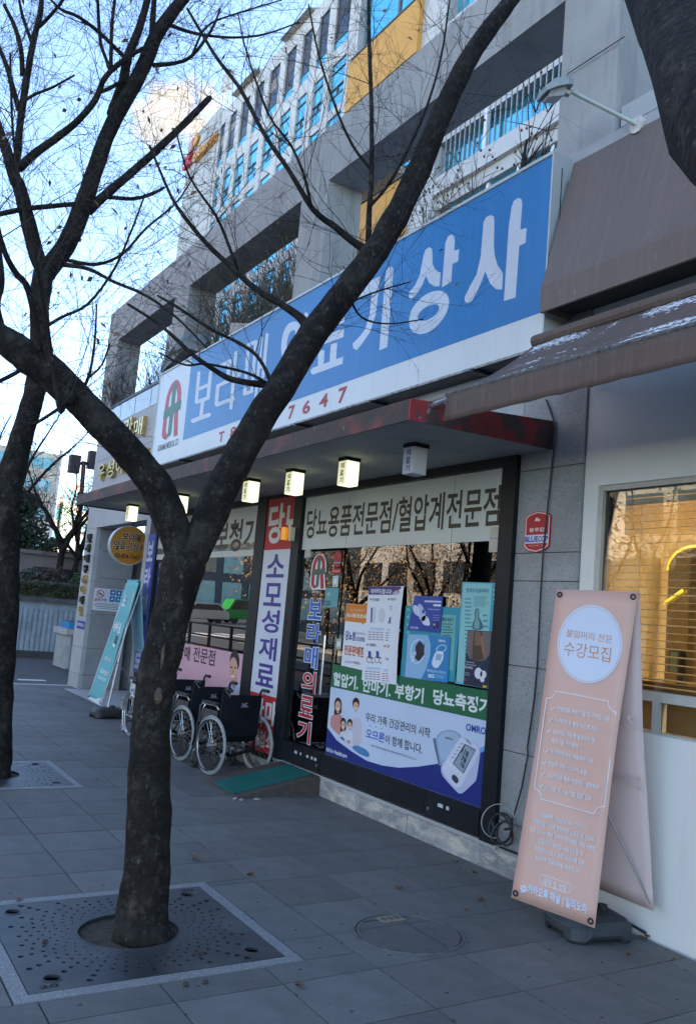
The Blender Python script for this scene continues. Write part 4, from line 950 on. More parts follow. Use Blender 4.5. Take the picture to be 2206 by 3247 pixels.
# small things on the door glass
st = thing('security_sticker', 'red security sticker at the top of the glass door with a red strip below', 'sticker', (4.219, 7.0, 2.1))
shape('sheet', 'g7', smooth([(460, 230), (495, 193), (535, 210), (525, 325), (490, 348), (455, 330)], 1), P1, 0, 'a8262c', st, th=.001)
shape('print_band', 'g7', [(460, 288), (528, 288), (524, 318), (457, 318)], P1, .0012, '1c1a1e', st); shape('cctv_strip', 'g7', [(442, 360), (526, 355), (522, 402), (438, 408)], P1, .0002, 'a8202c', st, th=.001)
tpx('CCTV 설치', 'g7', 450, 384, 516, 380, 20, P1, .0014, ink('dcc8c8'), st, .02); tpx('BLUECOP', 'g7', 462, 304, 524, 302, 16, P1, .0018, ink('cfc8c8'), st, .03)
tn = thing('teal_notice', 'small teal notice stuck to the glass door beside the lettering', 'notice', (4.219, 7.05, 1.7))
shape('sheet', 'g7', [(385, 538), (508, 535), (492, 715), (372, 718)], P1, 0, '5f9aa0', tn, th=.001); shape('print_shape', 'g7', [(395, 590), (430, 570), (425, 600), (400, 615)], P1, .0012, '8fc0bc', tn, 1); lines('g7', 382, 655, 440, 654, 2, 24, 14, P1, .0012, '2c4a52', tn)
for nm, pts, c in (('phone_sticker', [(452, 425), (506, 420), (498, 525), (446, 530)], 'b9cbd0'), ('paper_note', [(484, 1005), (532, 1000), (525, 1100), (478, 1105)], 'aab4ac')):
    sn = thing(nm, 'small white and blue sticker near the top of the glass door' if nm == 'phone_sticker' else 'small paper note on the glass left of the orange poster', 'sticker', (4.219, 7, 1.8))
    shape('sheet', 'g7', pts, P1, 0, c, sn, th=.001)
    cx = sum(p[0] for p in pts)/4; cy = sum(p[1] for p in pts)/4
    shape('print_shape', 'g7', [(cx-14, cy-22), (cx+14, cy-24), (cx+12, cy+22), (cx-16, cy+24)], P1, .0012, 'dfe4e6', sn); shape('print_shape', 'g7', [(cx-20, cy+34), (cx+4, cy+33), (cx+2, cy+44), (cx-22, cy+45)], P1, .0012, 'c69a2a', sn)
# pink poster in the far window
pk = thing('pink_poster', 'long pink poster with a smiling man low in the hearing aid window', 'poster', (4.22, 10, .8), G_)
PK = FA(4.214)
flat('sheet', rect(-12.09, -8.77, .385, 1.13), PK, 0, mat('poster_pink', H('d3a6b4'), .45, var=.06, scale=.8), pk, th=.002)
tpx('판매', 'f4', 170, 1255, 268, 1272, 118, PK, .003, ink('2b2026'), pk, .02); tpx('전문점', 'f4', 294, 1278, 472, 1305, 128, PK, .003, ink('2b2026'), pk, .012)
shape('clothing', 'f4', [(588, 1520), (610, 1500), (650, 1500), (690, 1545), (705, 1592), (580, 1592)], PK, .0024, 'aebfda', pk); shape('clothing', 'f4', [(600, 1530), (618, 1590), (606, 1590)], PK, .003, '2a3c70', pk)
shape('neck', 'f4', [(612, 1455), (648, 1455), (646, 1530), (625, 1560), (610, 1520)], PK, .003, 'c08a7c', pk)
pxell('hair', 'f4', 632, 1335, 40, 88, PK, .003, '16130f', pk); pxell('face', 'f4', 622, 1395, 34, 95, PK, .0036, 'd2a08e', pk)
for x in (606, 638): pxell('eye', 'f4', x, 1385+(x-606)*.1, 8, 7, PK, .0042, '1c1412', pk)
pxell('nose', 'f4', 620, 1420, 8, 14, PK, .0042, 'bb8272', pk); pxell('mouth', 'f4', 618, 1458, 16, 8, PK, .0042, 'efe4de', pk)
# bags and a green display standing inside the far window
for i, (x, w_, nm, lab, c) in enumerate((((490), 190, 'display_bag', 'grey clear bag of goods standing behind the hearing aid window glass', '6a7f8c'),)):
    t = thing(nm, lab, 'bag', (4.45, 9.7, 1.2))
    pts = [hitX('f4', x_, y_, 4.36) for x_, y_ in ((470, 835), (592, 838), (604, 1200), (400, 1185))]
    MB().prism(pts, [p+V((.22, 0, 0)) for p in pts]).build('bag_body', mat('bag_plastic', H('5d7684'), .3, var=.3, scale=9, bump=.5, bscale=14), t)
    MB().tube([hitX('f4', 500, 1090, 4.35), hitX('f4', 540, 900, 4.35), hitX('f4', 560, 1080, 4.35)], .01, 5).build('handle', ink('c9d4da'), t)
    box('window_shelf', m_int, 4.3, 4.9, 8.8, 12.0, 1.0, 1.08, shop)
gd = thing('green_display', 'green display piece inside the far window beside the tree trunk', 'display', (4.4, 11, 1.4))
pts = [hitX('f4', x_, y_, 4.36) for x_, y_ in ((195, 940), (225, 1170), (160, 1165), (170, 1000))]
MB().prism(pts, [p+V((.15, 0, 0)) for p in pts]).build('display_body', ink('2f8f74'), gd)
# shelves and goods dimly seen inside
for k, (x, y0, y1) in enumerate(((6.2, 4.6, 6.6), (7.6, 5, 9.5))):
    sf = thing('goods_shelf', ['shelf of pale packages dimly seen at the right inside the shop', 'long dim shelf of boxes deep inside the shop'][k], 'shelf', (x, (y0+y1)/2, .18))
    box('shelf_back', m_int, x+.4, x+.43, y0, y1, .18, 2.3, sf)
    for z in (.6, 1.1, 1.6, 2.05):
        box('shelf_board', m_white, x, x+.4, y0, y1, z, z+.03, sf)
        y = y0+.05
        while y < y1-.2:
            w_ = random.uniform(.08, .22)
            box('package', ink(random.choice(('b9c4bc', '7a98a8', 'c8cac4', '8aa89c', '3f6a94', 'b0a48a'))), x+.03, x+.3, y, y+w_, z+.032, z+.032+random.uniform(.15, .36), sf); y += w_+.02

# ================================================================ concrete pergola on the roof
pg = thing('concrete_pergola', 'weathered grey concrete pergola frame standing on the shop roof', 'pergola', (4.4, 10, 5.05))
PX0, PX1 = 4.21, 4.65
jo = [3.82, 6.1, 8.2, 10.3, 12.3, 14.4, 16.21]
for a, b in zip(jo, jo[1:]):
    box('beam', m_conc, PX0, PX1, a+.0015, b-.0015, 6.39, 7.06, pg)
for a, b in ((15.534, 16.208), (11.97, 12.585), (7.87, 8.49), (3.83, 4.372)):
    box('column', m_conc, PX0+.002, PX1-.002, a, b, 4.7 if a > 15 else 5.05 if a > 4 else 5.07, 6.3885, pg)
for a in (15.53, 11.966, 7.866): box('column_edge', m_conc, PX0+.14, PX0+.17, a-.003, a, 5.05, 6.385, pg)
box('roof_slab', m_conc, 4.3, 11.4, -2, 16.0, 4.74, 5.0, shop)
# glass balustrade strip left of the sign
gb = thing('glass_balustrade', 'frosted glass strip with a dark rail on the wall left of the sign', 'balustrade', (4.22, 14, 4.72))
box('glass_strip', mat('balustrade_glass', (.3, .34, .38), .06, var=.1, spec=.9), 4.215, 4.235, 12.4, 15.52, 4.725, 5.05, gb); box('rail', m_blackmetal, 4.2, 4.27, 12.4, 15.56, 5.052, 5.1, gb)
for y in (13.2, 14.0, 14.8): box('glass_joint', m_dark, 4.2125, 4.2148, y, y+.012, 4.73, 5.045, gb)

# ================================================================ apartment building behind
AX = 11.5; AF = AX/10
def az(z10): return (z10-1.62)*AF+1.62
ap = thing('apartment_building', 'tall white apartment building with rows of blue windows and orange balconies behind the shop', 'building', (AX+4, 30, 0))
m_apw = mat('apartment_white', (.56, .545, .53), .75, var=.06, scale=.9); splotch(m_apw, (.42, .4, .38), .9, .52, .85, stretch=(3, 3, .25))
m_apw2 = mat('apartment_panel', (.5, .49, .475), .75, var=.06, scale=.7); splotch(m_apw2, (.4, .38, .37), 1.2, .55, .85, stretch=(3, 3, .25))
m_win = bpy.data.materials.new('window_mirror_blue'); m_win.use_nodes = True
_b = m_win.node_tree.nodes['Principled BSDF']; _b.inputs['Base Color'].default_value = (.2, .72, .9, 1); _b.inputs['Metallic'].default_value = .85; _b.inputs['Roughness'].default_value = .07
m_win2 = mat('window_dark', (.02, .02, .026), .12, spec=.8)
m_wframe = mat('window_frame', (.1, .11, .12), .5)
m_orange = mat('orange_panel', (.62, .31, .07), .7, var=.05, scale=2)
box('wall', m_apw2, AX+.35, AX+9, -12, 30.29*AF, 0, az(19.0), ap)
box('roof_parapet', m_apw, AX+.1, AX+.5, 11, 27.3*AF, az(18.5), az(19.05), ap)
box('end_wall', m_apw2, AX, AX+6, 27.3*AF, 30.3*AF, 0, az(19.28), ap)
for z in range(9): box('end_joint', m_wframe, AX-.004, AX, 27.32*AF, 30.28*AF, 3+z*2.2, 3.03+z*2.2, ap)
for a, b in ((28.3*AF, 28.3*AF+.03), (29.3*AF, 29.3*AF+.03)): box('end_joint', m_wframe, AX-.005, AX, a, b, .2, az(19.2), ap)
for y0 in (22.5*AF, 26.1*AF, 19.1*AF):
    MB().prism([(AX-.15, y0-2.1, az(19.05)), (AX+1.8, y0-2.1, az(19.05)), (AX+1.0, y0-2.1, az(19.5))], [(AX-.15, y0, az(19.05)), (AX+1.8, y0, az(19.05)), (AX+1.0, y0, az(19.5))]).build('roof_canopy', m_conc, ap)
pier_y = [18.37+i*.98 for i in range(10)]
pier_y = [(y)*AF for y in (18.2, 19.36, 20.33, 21.3, 22.35, 23.45, 24.5, 25.55, 26.5, 27.3)]
pw = .235
pm = None
for i, y in enumerate(pier_y):
    for dx in (0, 1):
        if dx == 0: o = box('pier', m_apw, AX, AX+.5, y-pw, y+pw*.25, 0, az(18.5), ap)
        else: o = box('pier', m_apw, AX+.02, AX+.5, y+pw*.28, y+pw, 0, az(18.5), ap)
rows = []
tops = [18.45, 16.42, 14.82]
zb_ = [16.83, 15.07]
z_levels = [(16.84, 18.45, True), (15.07, 16.42, False), (13.4, 14.81, False), (11.75, 13.1, False), (10.1, 11.45, False), (8.4, 9.8, False), (6.8, 8.1, False)]
W_ = (pier_y[2]-pier_y[1])-2*pw
wme, fme, rme, bme = {}, None, None, None
def winmesh(H_, top):
    mb = MB()
    return mb
for i in range(len(pier_y)-1):
    y0, y1 = pier_y[i]+pw, pier_y[i+1]-pw
    for k, (z0, z1, top) in enumerate(z_levels):
        z0, z1 = az(z0), az(z1); zt = z0+(z1-z0)*(.2 if top else .28)
        wn_ = box('window', m_win2 if top else m_win, AX+.07, AX+.12, y0, y1, zt, z1, ap)
        box('pane', m_win, AX+.06, AX+.12, y0, y1, z0, zt-.05, wn_)
        mb = MB().box(AX+.04, AX+.1, y0, y1, zt-.05, zt)
        if not top:
            mb.box(AX+.03, AX+.06, y0, y1, zt+.22, zt+.26).box(AX+.03, AX+.06, (y0+y1)/2-.02, (y0+y1)/2+.02, zt, zt+.22)
        mb.build('frame', m_wframe, wn_)
        if not top: box('transom', m_wframe, AX+.04, AX+.07, y0, y1, z1-.32, z1-.29, wn_)
        if top:
            box('blind', random.choice((ink('3a3838'), ink('8d8578'), ink('4a4646'))), AX+.062, AX+.068, y0+.1, y1-.1, zt+random.uniform(.3, .8), z1-.1*random.random()-.4, wn_)
        z2 = az(z_levels[k+1][1]) if k+1 < len(z_levels) else 0
        box('spandrel', m_apw, AX+.03, AX+.34, y0+.004, y1-.004, z2, z0, ap)
    box('head_beam', m_apw, AX+.03, AX+.34, y0+.004, y1-.004, az(18.45), az(18.52), ap)
# orange balconies
ye0, ye1 = 14.75*AF, 17.8*AF
for k, (zt, zb2) in enumerate(((15.66, 14.3), (18.9, 18.0), (11.35, 10.0), (8.6, 7.5))):
    t_, b_ = az(zt), az(zb2)
    box('orange_balcony', m_orange, AX-.25, AX+.3, ye0, ye1, b_, t_, ap)
    box('balcony_rail', m_wframe, AX-.2, AX-.15, ye0, ye1, t_+.12, t_+.17, ap)
for k, (z0, z1) in enumerate(((15.7, 17.9), (11.9, 14.2), (8.7, 9.9))):
    w0 = box('window', m_win, AX+.1, AX+.16, ye0+.1, ye1-.1, az(z0), az(z1), ap)
    for y in (ye0+1.5, ye0+3.2): box('mullion', m_wframe, AX+.06, AX+.1, y-.05, y+.05, az(z0), az(z1), w0)
for y in (ye0+.06, ye1-.06): box('balcony_pier', m_apw, AX-.1, AX+.4, y-.07, y+.07, 0, az(18.9), ap)
sl = box('balcony_slab', m_apw, AX-1.0, AX+.3, 15.3*AF, 17.1*AF, az(11.72), az(11.95), ap)
for j in range(4): box('balcony_box', m_white, AX-.95, AX-.5, 15.5*AF+j*.6, 15.5*AF+j*.6+.45, az(11.96), az(12.15), sl)
box('white_pier', m_apw, AX-.05, AX+.4, 13.96*AF, 14.74*AF, 0, az(17.5), ap)
# nearer wing on the right with the barred balcony
wy0, wy1 = 9.6*AF, 13.95*AF
for (zb3, zt3, lo, hi) in ((10.63, 11.0, 11.02, 11.95), (14.2, 14.58, 14.62, 15.6), (7.3, 7.7, 7.72, 8.6)):
    box('balcony_slab', m_apw, AX-.02, AX+.6, wy0-8, wy1, az(zb3), az(zt3), ap)
    gw_ = box('window', m_win, AX+.3, AX+.34, wy0-8, wy1, az(zt3), az(zt3+2.4), ap)
    mb = MB()
    n = 26 if zb3 == 10.63 else 10
    for j in range(n):
        y = wy0+.3+(wy1-wy0-.4)*j/n
        rb_ = box('rail_bar', m_steel, AX+.05, AX+.085, y, y+.028, az(lo), az(hi), ap)
    box('rail_top', m_steel, AX+.04, AX+.095, wy0-8, wy1, az(hi), az(hi)+.05, ap); box('rail_bottom', m_steel, AX+.04, AX+.095, wy0-8, wy1, az(lo), az(lo)+.04, ap)
    box('rail_post', m_white, AX+.03, AX+.11, 12.4*AF, 12.4*AF+.1, az(lo), az(hi), ap)
    lw = box('window', m_win, AX+.2, AX+.26, wy0-8, 13.7*AF, az(zb3-1.2), az(zb3-.3), ap)
    for y in (10.63, 12.37, 11.5): box('mullion', m_white, AX+.15, AX+.2, y*AF-.05, y*AF+.05, az(zb3-1.2), az(zb3-.3), lw)
    box('window_head', m_apw2, AX+.1, AX+.6, wy0-8, wy1, az(zb3-.3), az(zb3), ap)
    box('spandrel', m_apw2, AX+.05, AX+.6, wy0-8, wy1-.01, az(zb3-2.4), az(zb3-1.2), ap)
# rooftop sign
tsn = thing('rooftop_sign', 'orange telecom lettering with a red butterfly emblem high on the white end wall', 'sign', (AX, 29*AF, az(18.6)))
FT = FA(AX-.02)
ol = mat('orange_letter', (.78, .34, .03), .4, emis=.0); rl = mat('red_letter', (.6, .05, .07), .4); ppk = mat('pink_wing', (.75, .3, .28), .4)
p0 = FT.px('f1', 160, 1115); p1 = FT.px('f1', 318, 985)
solid_txt('telecom', p0[0], p1[0], (p0[1]+p1[1])/2-.28, (p0[1]+p1[1])/2+.26, FT, .02, .1, ol, tsn, bold=.03)
p2 = FT.px('f1', 85, 1195); p3 = FT.px('f1', 148, 1120)
solid_txt('SK', p2[0], p3[0], (p2[1]+p3[1])/2-.3, (p2[1]+p3[1])/2+.3, FT, .02, .12, rl, tsn, bold=.05)
c0 = FT.px('f1', 160, 1030)
flat('emblem_wing', smooth([(c0[0]+x*.6, c0[1]+y*.5) for x, y in ((-.95, .15), (-.55, .75), (-.1, .6), (-.2, -.2), (-.6, -.7), (-1.0, -.6))]), FT, .02, ppk, tsn, th=.08)
flat('emblem_wing', smooth([(c0[0]+x*.6, c0[1]+y*.5) for x, y in ((.0, .5), (.55, .65), (.8, .2), (.4, -.3), (-.15, -.35))]), FT, .02, ol, tsn, th=.08)
# small rooftop antennae
for x, y in ((365, 600), (405, 580)):
    b = hitX('f1', x, y+40, AX+.4)
    at_ = thing('roof_antenna', 'thin rooftop antenna panel, '+('left' if x < 400 else 'right')+' of the pair on the white building', 'antenna', b, 'antennae on the apartment roof')
    MB().tube([b+V((0, 0, -1.2)), b+V((0, 0, .7))], .04, 5).build('mast', m_steel, at_); MB().box(b.x-.1, b.x+.1, b.y-.12, b.y+.12, b.z-.1, b.z+.7).build('panel', m_apw, at_)

# ================================================================ hair salon on the right
sl_ = thing('salon_building', 'white rendered salon front with a wide blind covered window', 'building', (4.6, 2, 0))
SX = 4.232
Yw0, Yw1, Zw0, Zw1 = -1.6, 3.835, 1.11, 2.615
box('wall', m_render, SX, SX+.35, Yw1, 3.95, -.05, 5.04, sl_); box('wall', m_render, SX, SX+.35, -6, Yw1-.0, Zw1, 5.04, sl_)
box('wall', m_render, SX, SX+.35, -6, Yw1-.0, -.05, Zw0, sl_); box('wall', m_render, SX, SX+.35, -6, Yw0, Zw0, Zw1, sl_)
box('parapet', m_conc, 4.2, 4.55, -6, 4.222, 5.045, 5.1, sl_) if False else None
box('parapet', m_granite_lt, 4.19, 4.55, -6, 4.222, 4.86, 5.055, sl_)
box('parapet_gap', m_dark, 4.3, 4.55, -6, 3.8, 5.056, 5.1, sl_); box('upper_ledge', m_granite_lt, 4.24, 4.6, -6, 3.8, 5.101, 5.25, sl_)
box('upper_wall', m_conc, 5.0, 5.3, -6, 3.81, 5.0, 9.5, sl_)
box('upper_wall', m_conc, 4.66, 5.0, 3.6, 3.815, 5.25, 9.5, sl_)
m_salonframe = mat('salon_frame', (.5, .48, .44), .5, metal=.2)
def sbar(y0, y1, z0, z1, nm='window_frame'): return box(nm, m_salonframe, 4.245, 4.32, y0, y1, z0, z1, sl_)
sbar(3.8, Yw1, Zw0, Zw1); sbar(Yw0, 3.8, 2.58, Zw1); sbar(Yw0, 3.8, 1.297, 1.355); sbar(Yw0, 3.8, Zw0, 1.125); sbar(1.2, 1.25, 1.125, 2.58); sbar(3.31, 3.355, 1.125, 1.297)
box('window_glass', m_glass_salon, 4.275, 4.283, Yw0, 3.8, 1.355, 2.58, sl_); box('window_glass', m_glass_salon, 4.275, 4.283, Yw0, 3.31, 1.125, 1.297, sl_)
box('frosted_strip', mat('frosted_film', (.4, .42, .4), .5), 4.285, 4.288, Yw0, 3.8, 2.525, 2.58, sl_)
m_slat = mat('blind_slat', (.45, .4, .32), .45, var=.05)
sme = MB().fbox(Frame((0, 0, 0), (0, -1, 0), (1, 0, .16)), -1.23, 1.25, -.0215, .0215, 0, .0015).mesh('blind_slat'); sme.materials.append(m_slat)
bl_ = box('blind_rail', m_slat, 4.3, 4.34, 1.26, 3.79, 2.49, 2.52, sl_)
for i in range(25):
    o = bpy.data.objects.new('blind_slat', sme); o.location = (4.335, 2.53, 2.47-i*.0455); o.rotation_euler = (random.uniform(-.001, .001), random.uniform(-.06, .06), 0); reg_obj(o, bl_)
for y in (3.55, 3.05, 2.4, 1.6): MB().tube([(4.322, y, 2.49), (4.322, y, 1.37)], .0015, 4).build('blind_cord', m_slat, bl_)
m_srm = mat('salon_plaster', (.52, .43, .29), .8, var=.03)
box('interior_floor', m_srm, 4.33, 8.2, -2.5, 3.95, .9, .96, sl_); box('interior_wall', m_srm, 8.2, 8.3, -2.5, 3.95, .96, 3.0, sl_); box('interior_wall', m_srm, 4.6, 8.2, 3.88, 3.95, .96, 3.0, sl_)
box('interior_wall', m_srm, 4.33, 8.2, -2.5, -2.4, .96, 3.0, sl_); box('interior_ceiling', m_srm, 4.33, 8.2, -2.4, 3.88, 2.9, 3.0, sl_)
box('interior_wall', m_srm, 4.33, 4.6, 3.822, 3.834, .96, 2.9, sl_); box('interior_partition', m_srm, 6.0, 6.1, -2.4, 3.88, .96, 2.89, sl_)
m_led = mat('warm_led', (1, .72, .12), .4, emis=.24, ecol=(1, .74, .08)); m_bulb = mat('ceiling_lamp', (1, .8, .5), .4, emis=22.0, ecol=(1, .72, .36))
lm = thing('salon_ceiling_lamp', 'warm lit ceiling lamp inside the salon', 'lamp', (5.1, 1.6, 2.89))
MB().cyl((5.1, 1.6, 2.86), (0, 0, 1), .34, .035, 24).build('lamp_shade', m_bulb, lm)
# arched mirror with a glowing yellow edge
am = thing('arched_mirror', 'arched mirror with a glowing yellow edge inside the salon window', 'mirror', (5.6, 2.9, 1.5))
FM = Frame((4.95, 0, 0), (0, -1, 0), (0, 0, 1))
a0 = FM.px('f7', 745, 780); a1 = FM.px('f7', 1150, 780); ap_ = FM.px('f7', 900, 745)
mc_, mr_ = (a0[0]+a1[0])/2, (a1[0]-a0[0])/2
arc = [(mc_+mr_*math.cos(t), a0[1]-.05+mr_*.8*math.sin(t)) for t in [PI*i/20 for i in range(21)]]
inn = [(mc_+mr_*.95*math.cos(t), a0[1]-.05+mr_*.72*math.sin(t)) for t in [PI*i/20 for i in range(21)]]
flat('mirror_face', inn+[(inn[-1][0], 1.0), (inn[0][0], 1.0)], FM, 0, mat('mirror_tint', (.3, .27, .18), .1, metal=.8), am, th=.02)
for i in range(20):
    flat('glow_strip', [arc[i], arc[i+1], inn[i+1], inn[i]], FM, .0, m_led, am, th=.03)
for (x0, y0, x1, y1) in ((730, 1075, 870, 985), (690, 1690, 720, 1720)):
    p, q_ = FM.px('f7', x0, y0), FM.px('f7', x1, y1)
    flat('glow_strip', [(p[0], p[1]-.01), (q_[0], q_[1]-.01), (q_[0], q_[1]+.008), (p[0], p[1]+.0)], FM, .031, m_led, am, th=.02)
pf = thing('wall_picture', 'small framed pale picture hanging inside the salon', 'picture', (5.4, 2.8, 1.7))
p, q_ = FM.px('f7', 780, 1590), FM.px('f7', 860, 1430)
flat('frame', rect(p[0], q_[0], p[1], q_[1]), FM, .05, ink('3a3a34'), pf, th=.01); flat('print_area', rect(p[0]+.01, q_[0]-.01, p[1]+.01, q_[1]-.01), FM, .061, ink('8aa49a'), pf, th=.002)
ct = thing('salon_counter', 'salon counter with dark brushes and bottles in the window', 'counter', (5.0, 2.6, .96))
box('counter_top', ink('8c7040'), 4.45, 4.8, 1.3, 3.6, .96, 1.4, ct)
for i in range(9): MB().cyl((4.6+random.uniform(-.1, .1), 2.2+i*.15, 1.4), (0, 0, 1), random.uniform(.02, .045), random.uniform(.05, .16), 8).build('bottle', ink(random.choice(('2a2320', '4a2a20', '6b5a3a', '201c1c'))), ct)
# fascia box and awning
fas = thing('fascia_box', 'brown slanted fascia board over the salon front, streaked with wear', 'fascia', (4.1, 1, 4.3))
yl, yr = 4.168, -5.5
prof = [(4.195, 4.975), (3.985, 4.13), (3.945, 3.99), (3.945, 3.8), (4.26, 3.795), (4.26, 4.85)]
prof = [(4.186, 4.975), (3.985, 4.13), (3.945, 3.99), (3.945, 3.8), (3.965, 3.8), (3.965, 3.985), (4.005, 4.125), (4.188, 4.9)]
MB().prism([(x, yl, z) for x, z in prof], [(x, yr, z) for x, z in prof]).build('board', m_fascia, fas)
MB().prism([(x, yl-.004, z) for x, z in [(4.186, 4.9), (4.006, 4.12), (3.968, 3.98), (3.968, 3.802), (4.2, 3.802)]], [(x, yl-.03, z) for x, z in [(4.186, 4.9), (4.006, 4.12), (3.968, 3.98), (3.968, 3.802), (4.2, 3.802)]]).build('end_board', m_fascia, fas)
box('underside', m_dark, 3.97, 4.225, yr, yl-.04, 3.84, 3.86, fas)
aw = thing('awning', 'brown canvas awning with a hanging valance, dusted with thin snow', 'awning', (3.6, 1, 3.3))
ya, yb_ = 4.05, -5.5
A0, A1 = V((3.82, 0, 3.515)), V((3.135, 0, 3.035))
n = 40; mb = MB()
for j in range(9):
    s_ = j/8; sag = -.035*math.sin(PI*s_)
    for i in range(n+1):
        y = ya+(yb_-ya)*i/n
        mb.v.append((A0.x+(A1.x-A0.x)*s_, y, A0.z+(A1.z-A0.z)*s_+sag+.004*math.sin(y*7+s_*3)))
for j in range(8):
    for i in range(n): mb.f.append((j*(n+1)+i, j*(n+1)+i+1, (j+1)*(n+1)+i+1, (j+1)*(n+1)+i))
cl_ = mb.build('canvas', m_brown, aw, smooth=True)
so = cl_.modifiers.new('thick', 'SOLIDIFY'); so.thickness = .006
mb = MB(); n = 120
for j in range(5):
    for i in range(n+1):
        y = ya+(yb_-ya)*i/n; s_ = j/4
        mb.v.append((A1.x-.012-.012*s_+.006*s_*math.sin(y*23)+.004*s_*math.sin(y*51), y, A1.z-.015-.165*s_))
for j in range(4):
    for i in range(n): mb.f.append((j*(n+1)+i, j*(n+1)+i+1, (j+1)*(n+1)+i+1, (j+1)*(n+1)+i))
vl = mb.build('valance', m_brown, aw, smooth=True); so = vl.modifiers.new('thick', 'SOLIDIFY'); so.thickness = .004
MB().tube([(A1.x, ya+.02, A1.z-.005), (A1.x, yb_, A1.z-.005)], .02, 8).build('front_bar', mat('dirty_bar', (.1, .09, .085), .6, var=.7, scale=40), aw)
MB().tube([(A0.x, ya+.01, A0.z+.02), (A0.x, yb_, A0.z+.02)], .045, 10).build('roller', m_brown, aw)
MB().tube([(A1.x+.02, ya+.02, A1.z-.02), (A1.x+.02, 4.42, A1.z-.06)], .016, 8).build('arm', m_steel, aw)
MB().tube([(4.2, 3.9, 3.3), (3.6, 3.7, 3.18), (3.17, 3.9, 3.02)], .018, 6).build('folding_arm', m_dark, aw)
# snow on the awning: thin crust, thick by the roller and in a patchy band lower down
sn = MB()
from mathutils import noise as _nz
for q in range(15000):
    y = random.uniform(-5, 4.0)
    if q % 3 == 0: s_ = random.gauss(.13, .045); keep = .95
    else:
        s_ = random.gauss(.72, .1)+.05*math.sin(y*1.3); keep = .3+1.6*_nz.noise(V((y*1.1, s_*9, .3)))
    if not .03 < s_ < .97 or random.random() > keep: continue
    L = random.uniform(.012, .05); W_2 = random.uniform(.006, .016)
    z = A0.z+(A1.z-A0.z)*s_-.035*math.sin(PI*s_)+.007+.004*math.sin(y*7+s_*3); x = A0.x+(A1.x-A0.x)*s_
    dx, dz = -(A0.x-A1.x)*W_2, -(A0.z-A1.z)*W_2
    sn.add([(x-dx, y, z-dz), (x+dx*.3, y-L*.5, z+dz*.3), (x+dx, y, z+dz), (x+dx*.2, y+L*.5, z+dz*.2), (x, y, z+.0015)], [(0, 1, 4), (1, 2, 4), (2, 3, 4), (3, 0, 4)])
sn.build('snow_crust', m_snow, aw, kind='stuff')
# street floodlight on a bracket
fl_ = thing('floodlight', 'small grey floodlight on a long arm fixed to the parapet above the brown fascia', 'lamp', (4.2, 3.62, 5.0))
bq = hitX('D', 1445, 283, 4.175); hd = hitY('D', 1290, 205, 3.85); hd2 = hitY('D', 1228, 218, 3.9)
MB().tube([bq+V((.0, 0, 0)), hd], .014, 8).build('arm', mat('arm_paint', (.5, .53, .5), .5), fl_)
MB().cyl(bq+V((.02, 0, 0)), (-1, 0, 0), .06, .03, 14).build('base_flange', mat('rusty_white', (.62, .58, .53), .6, var=.3, scale=40), fl_)
ax = (hd2-hd); sd_ = V((0, 0, 1)).cross(ax).normalized()
up_ = ax.cross(sd_).normalized()
mb = MB(); hx = [(0, .06, .05), (.25, .095, .075), (.7, .1, .075), (1, .07, .045)]
ring = []
for t, wv, hv in hx:
    c_ = hd+ax*t
    ring.append([c_+sd_*wv, c_+sd_*wv*.75-up_*hv*-.0+up_*-hv, c_-sd_*wv*.75+up_*-hv, c_-sd_*wv])
    ring[-1] = [c_+sd_*wv+up_*.0, c_+sd_*wv*.7+V((0, 0, hv)), c_-sd_*wv*.7+V((0, 0, hv)), c_-sd_*wv+up_*.0]
for i in range(3): mb.add(ring[i]+ring[i+1], [(0, 1, 5, 4), (1, 2, 6, 5), (2, 3, 7, 6), (3, 0, 4, 7)])
mb.add(ring[0], [(0, 1, 2, 3)]); mb.add(ring[-1], [(3, 2, 1, 0)])
mb.build('housing', mat('lamp_housing', (.3, .32, .31), .5, var=.15, scale=20), fl_)
mb = MB(); 
for t, wv, hv in hx[1:]:
    pass
c1, c2 = hd+ax*.3, hd+ax*.85
mb.prism([c1+sd_*.07, c2+sd_*.06, c2-sd_*.06, c1-sd_*.07], [c1+sd_*.05-V((0, 0, .05)), c2+sd_*.04-V((0, 0, .035)), c2-sd_*.04-V((0, 0, .035)), c1-sd_*.05-V((0, 0, .05))]).build('lens', mat('lamp_lens', (.5, .53, .53), .2), fl_)
MB().cyl(hd+ax*-.02+V((0, 0, .03)), (0, 0, 1), .022, .05, 8).build('sensor', m_steel, fl_)
MB().tube([hd+V((.0, 0, -.02)), hd+ax*.2+V((0, 0, .0))], .03, 8).build('clamp', m_steel, fl_)
MB().tube([hitX('r5', 690, 450, 4.19), hitX('r5', 0, 900, 4.19), hitX('f2', 1460, 520, 4.17)], .004, 5).build('overhead_wire', m_cable, None, 'dark wire running down the concrete pier behind the floodlight', 'cable')

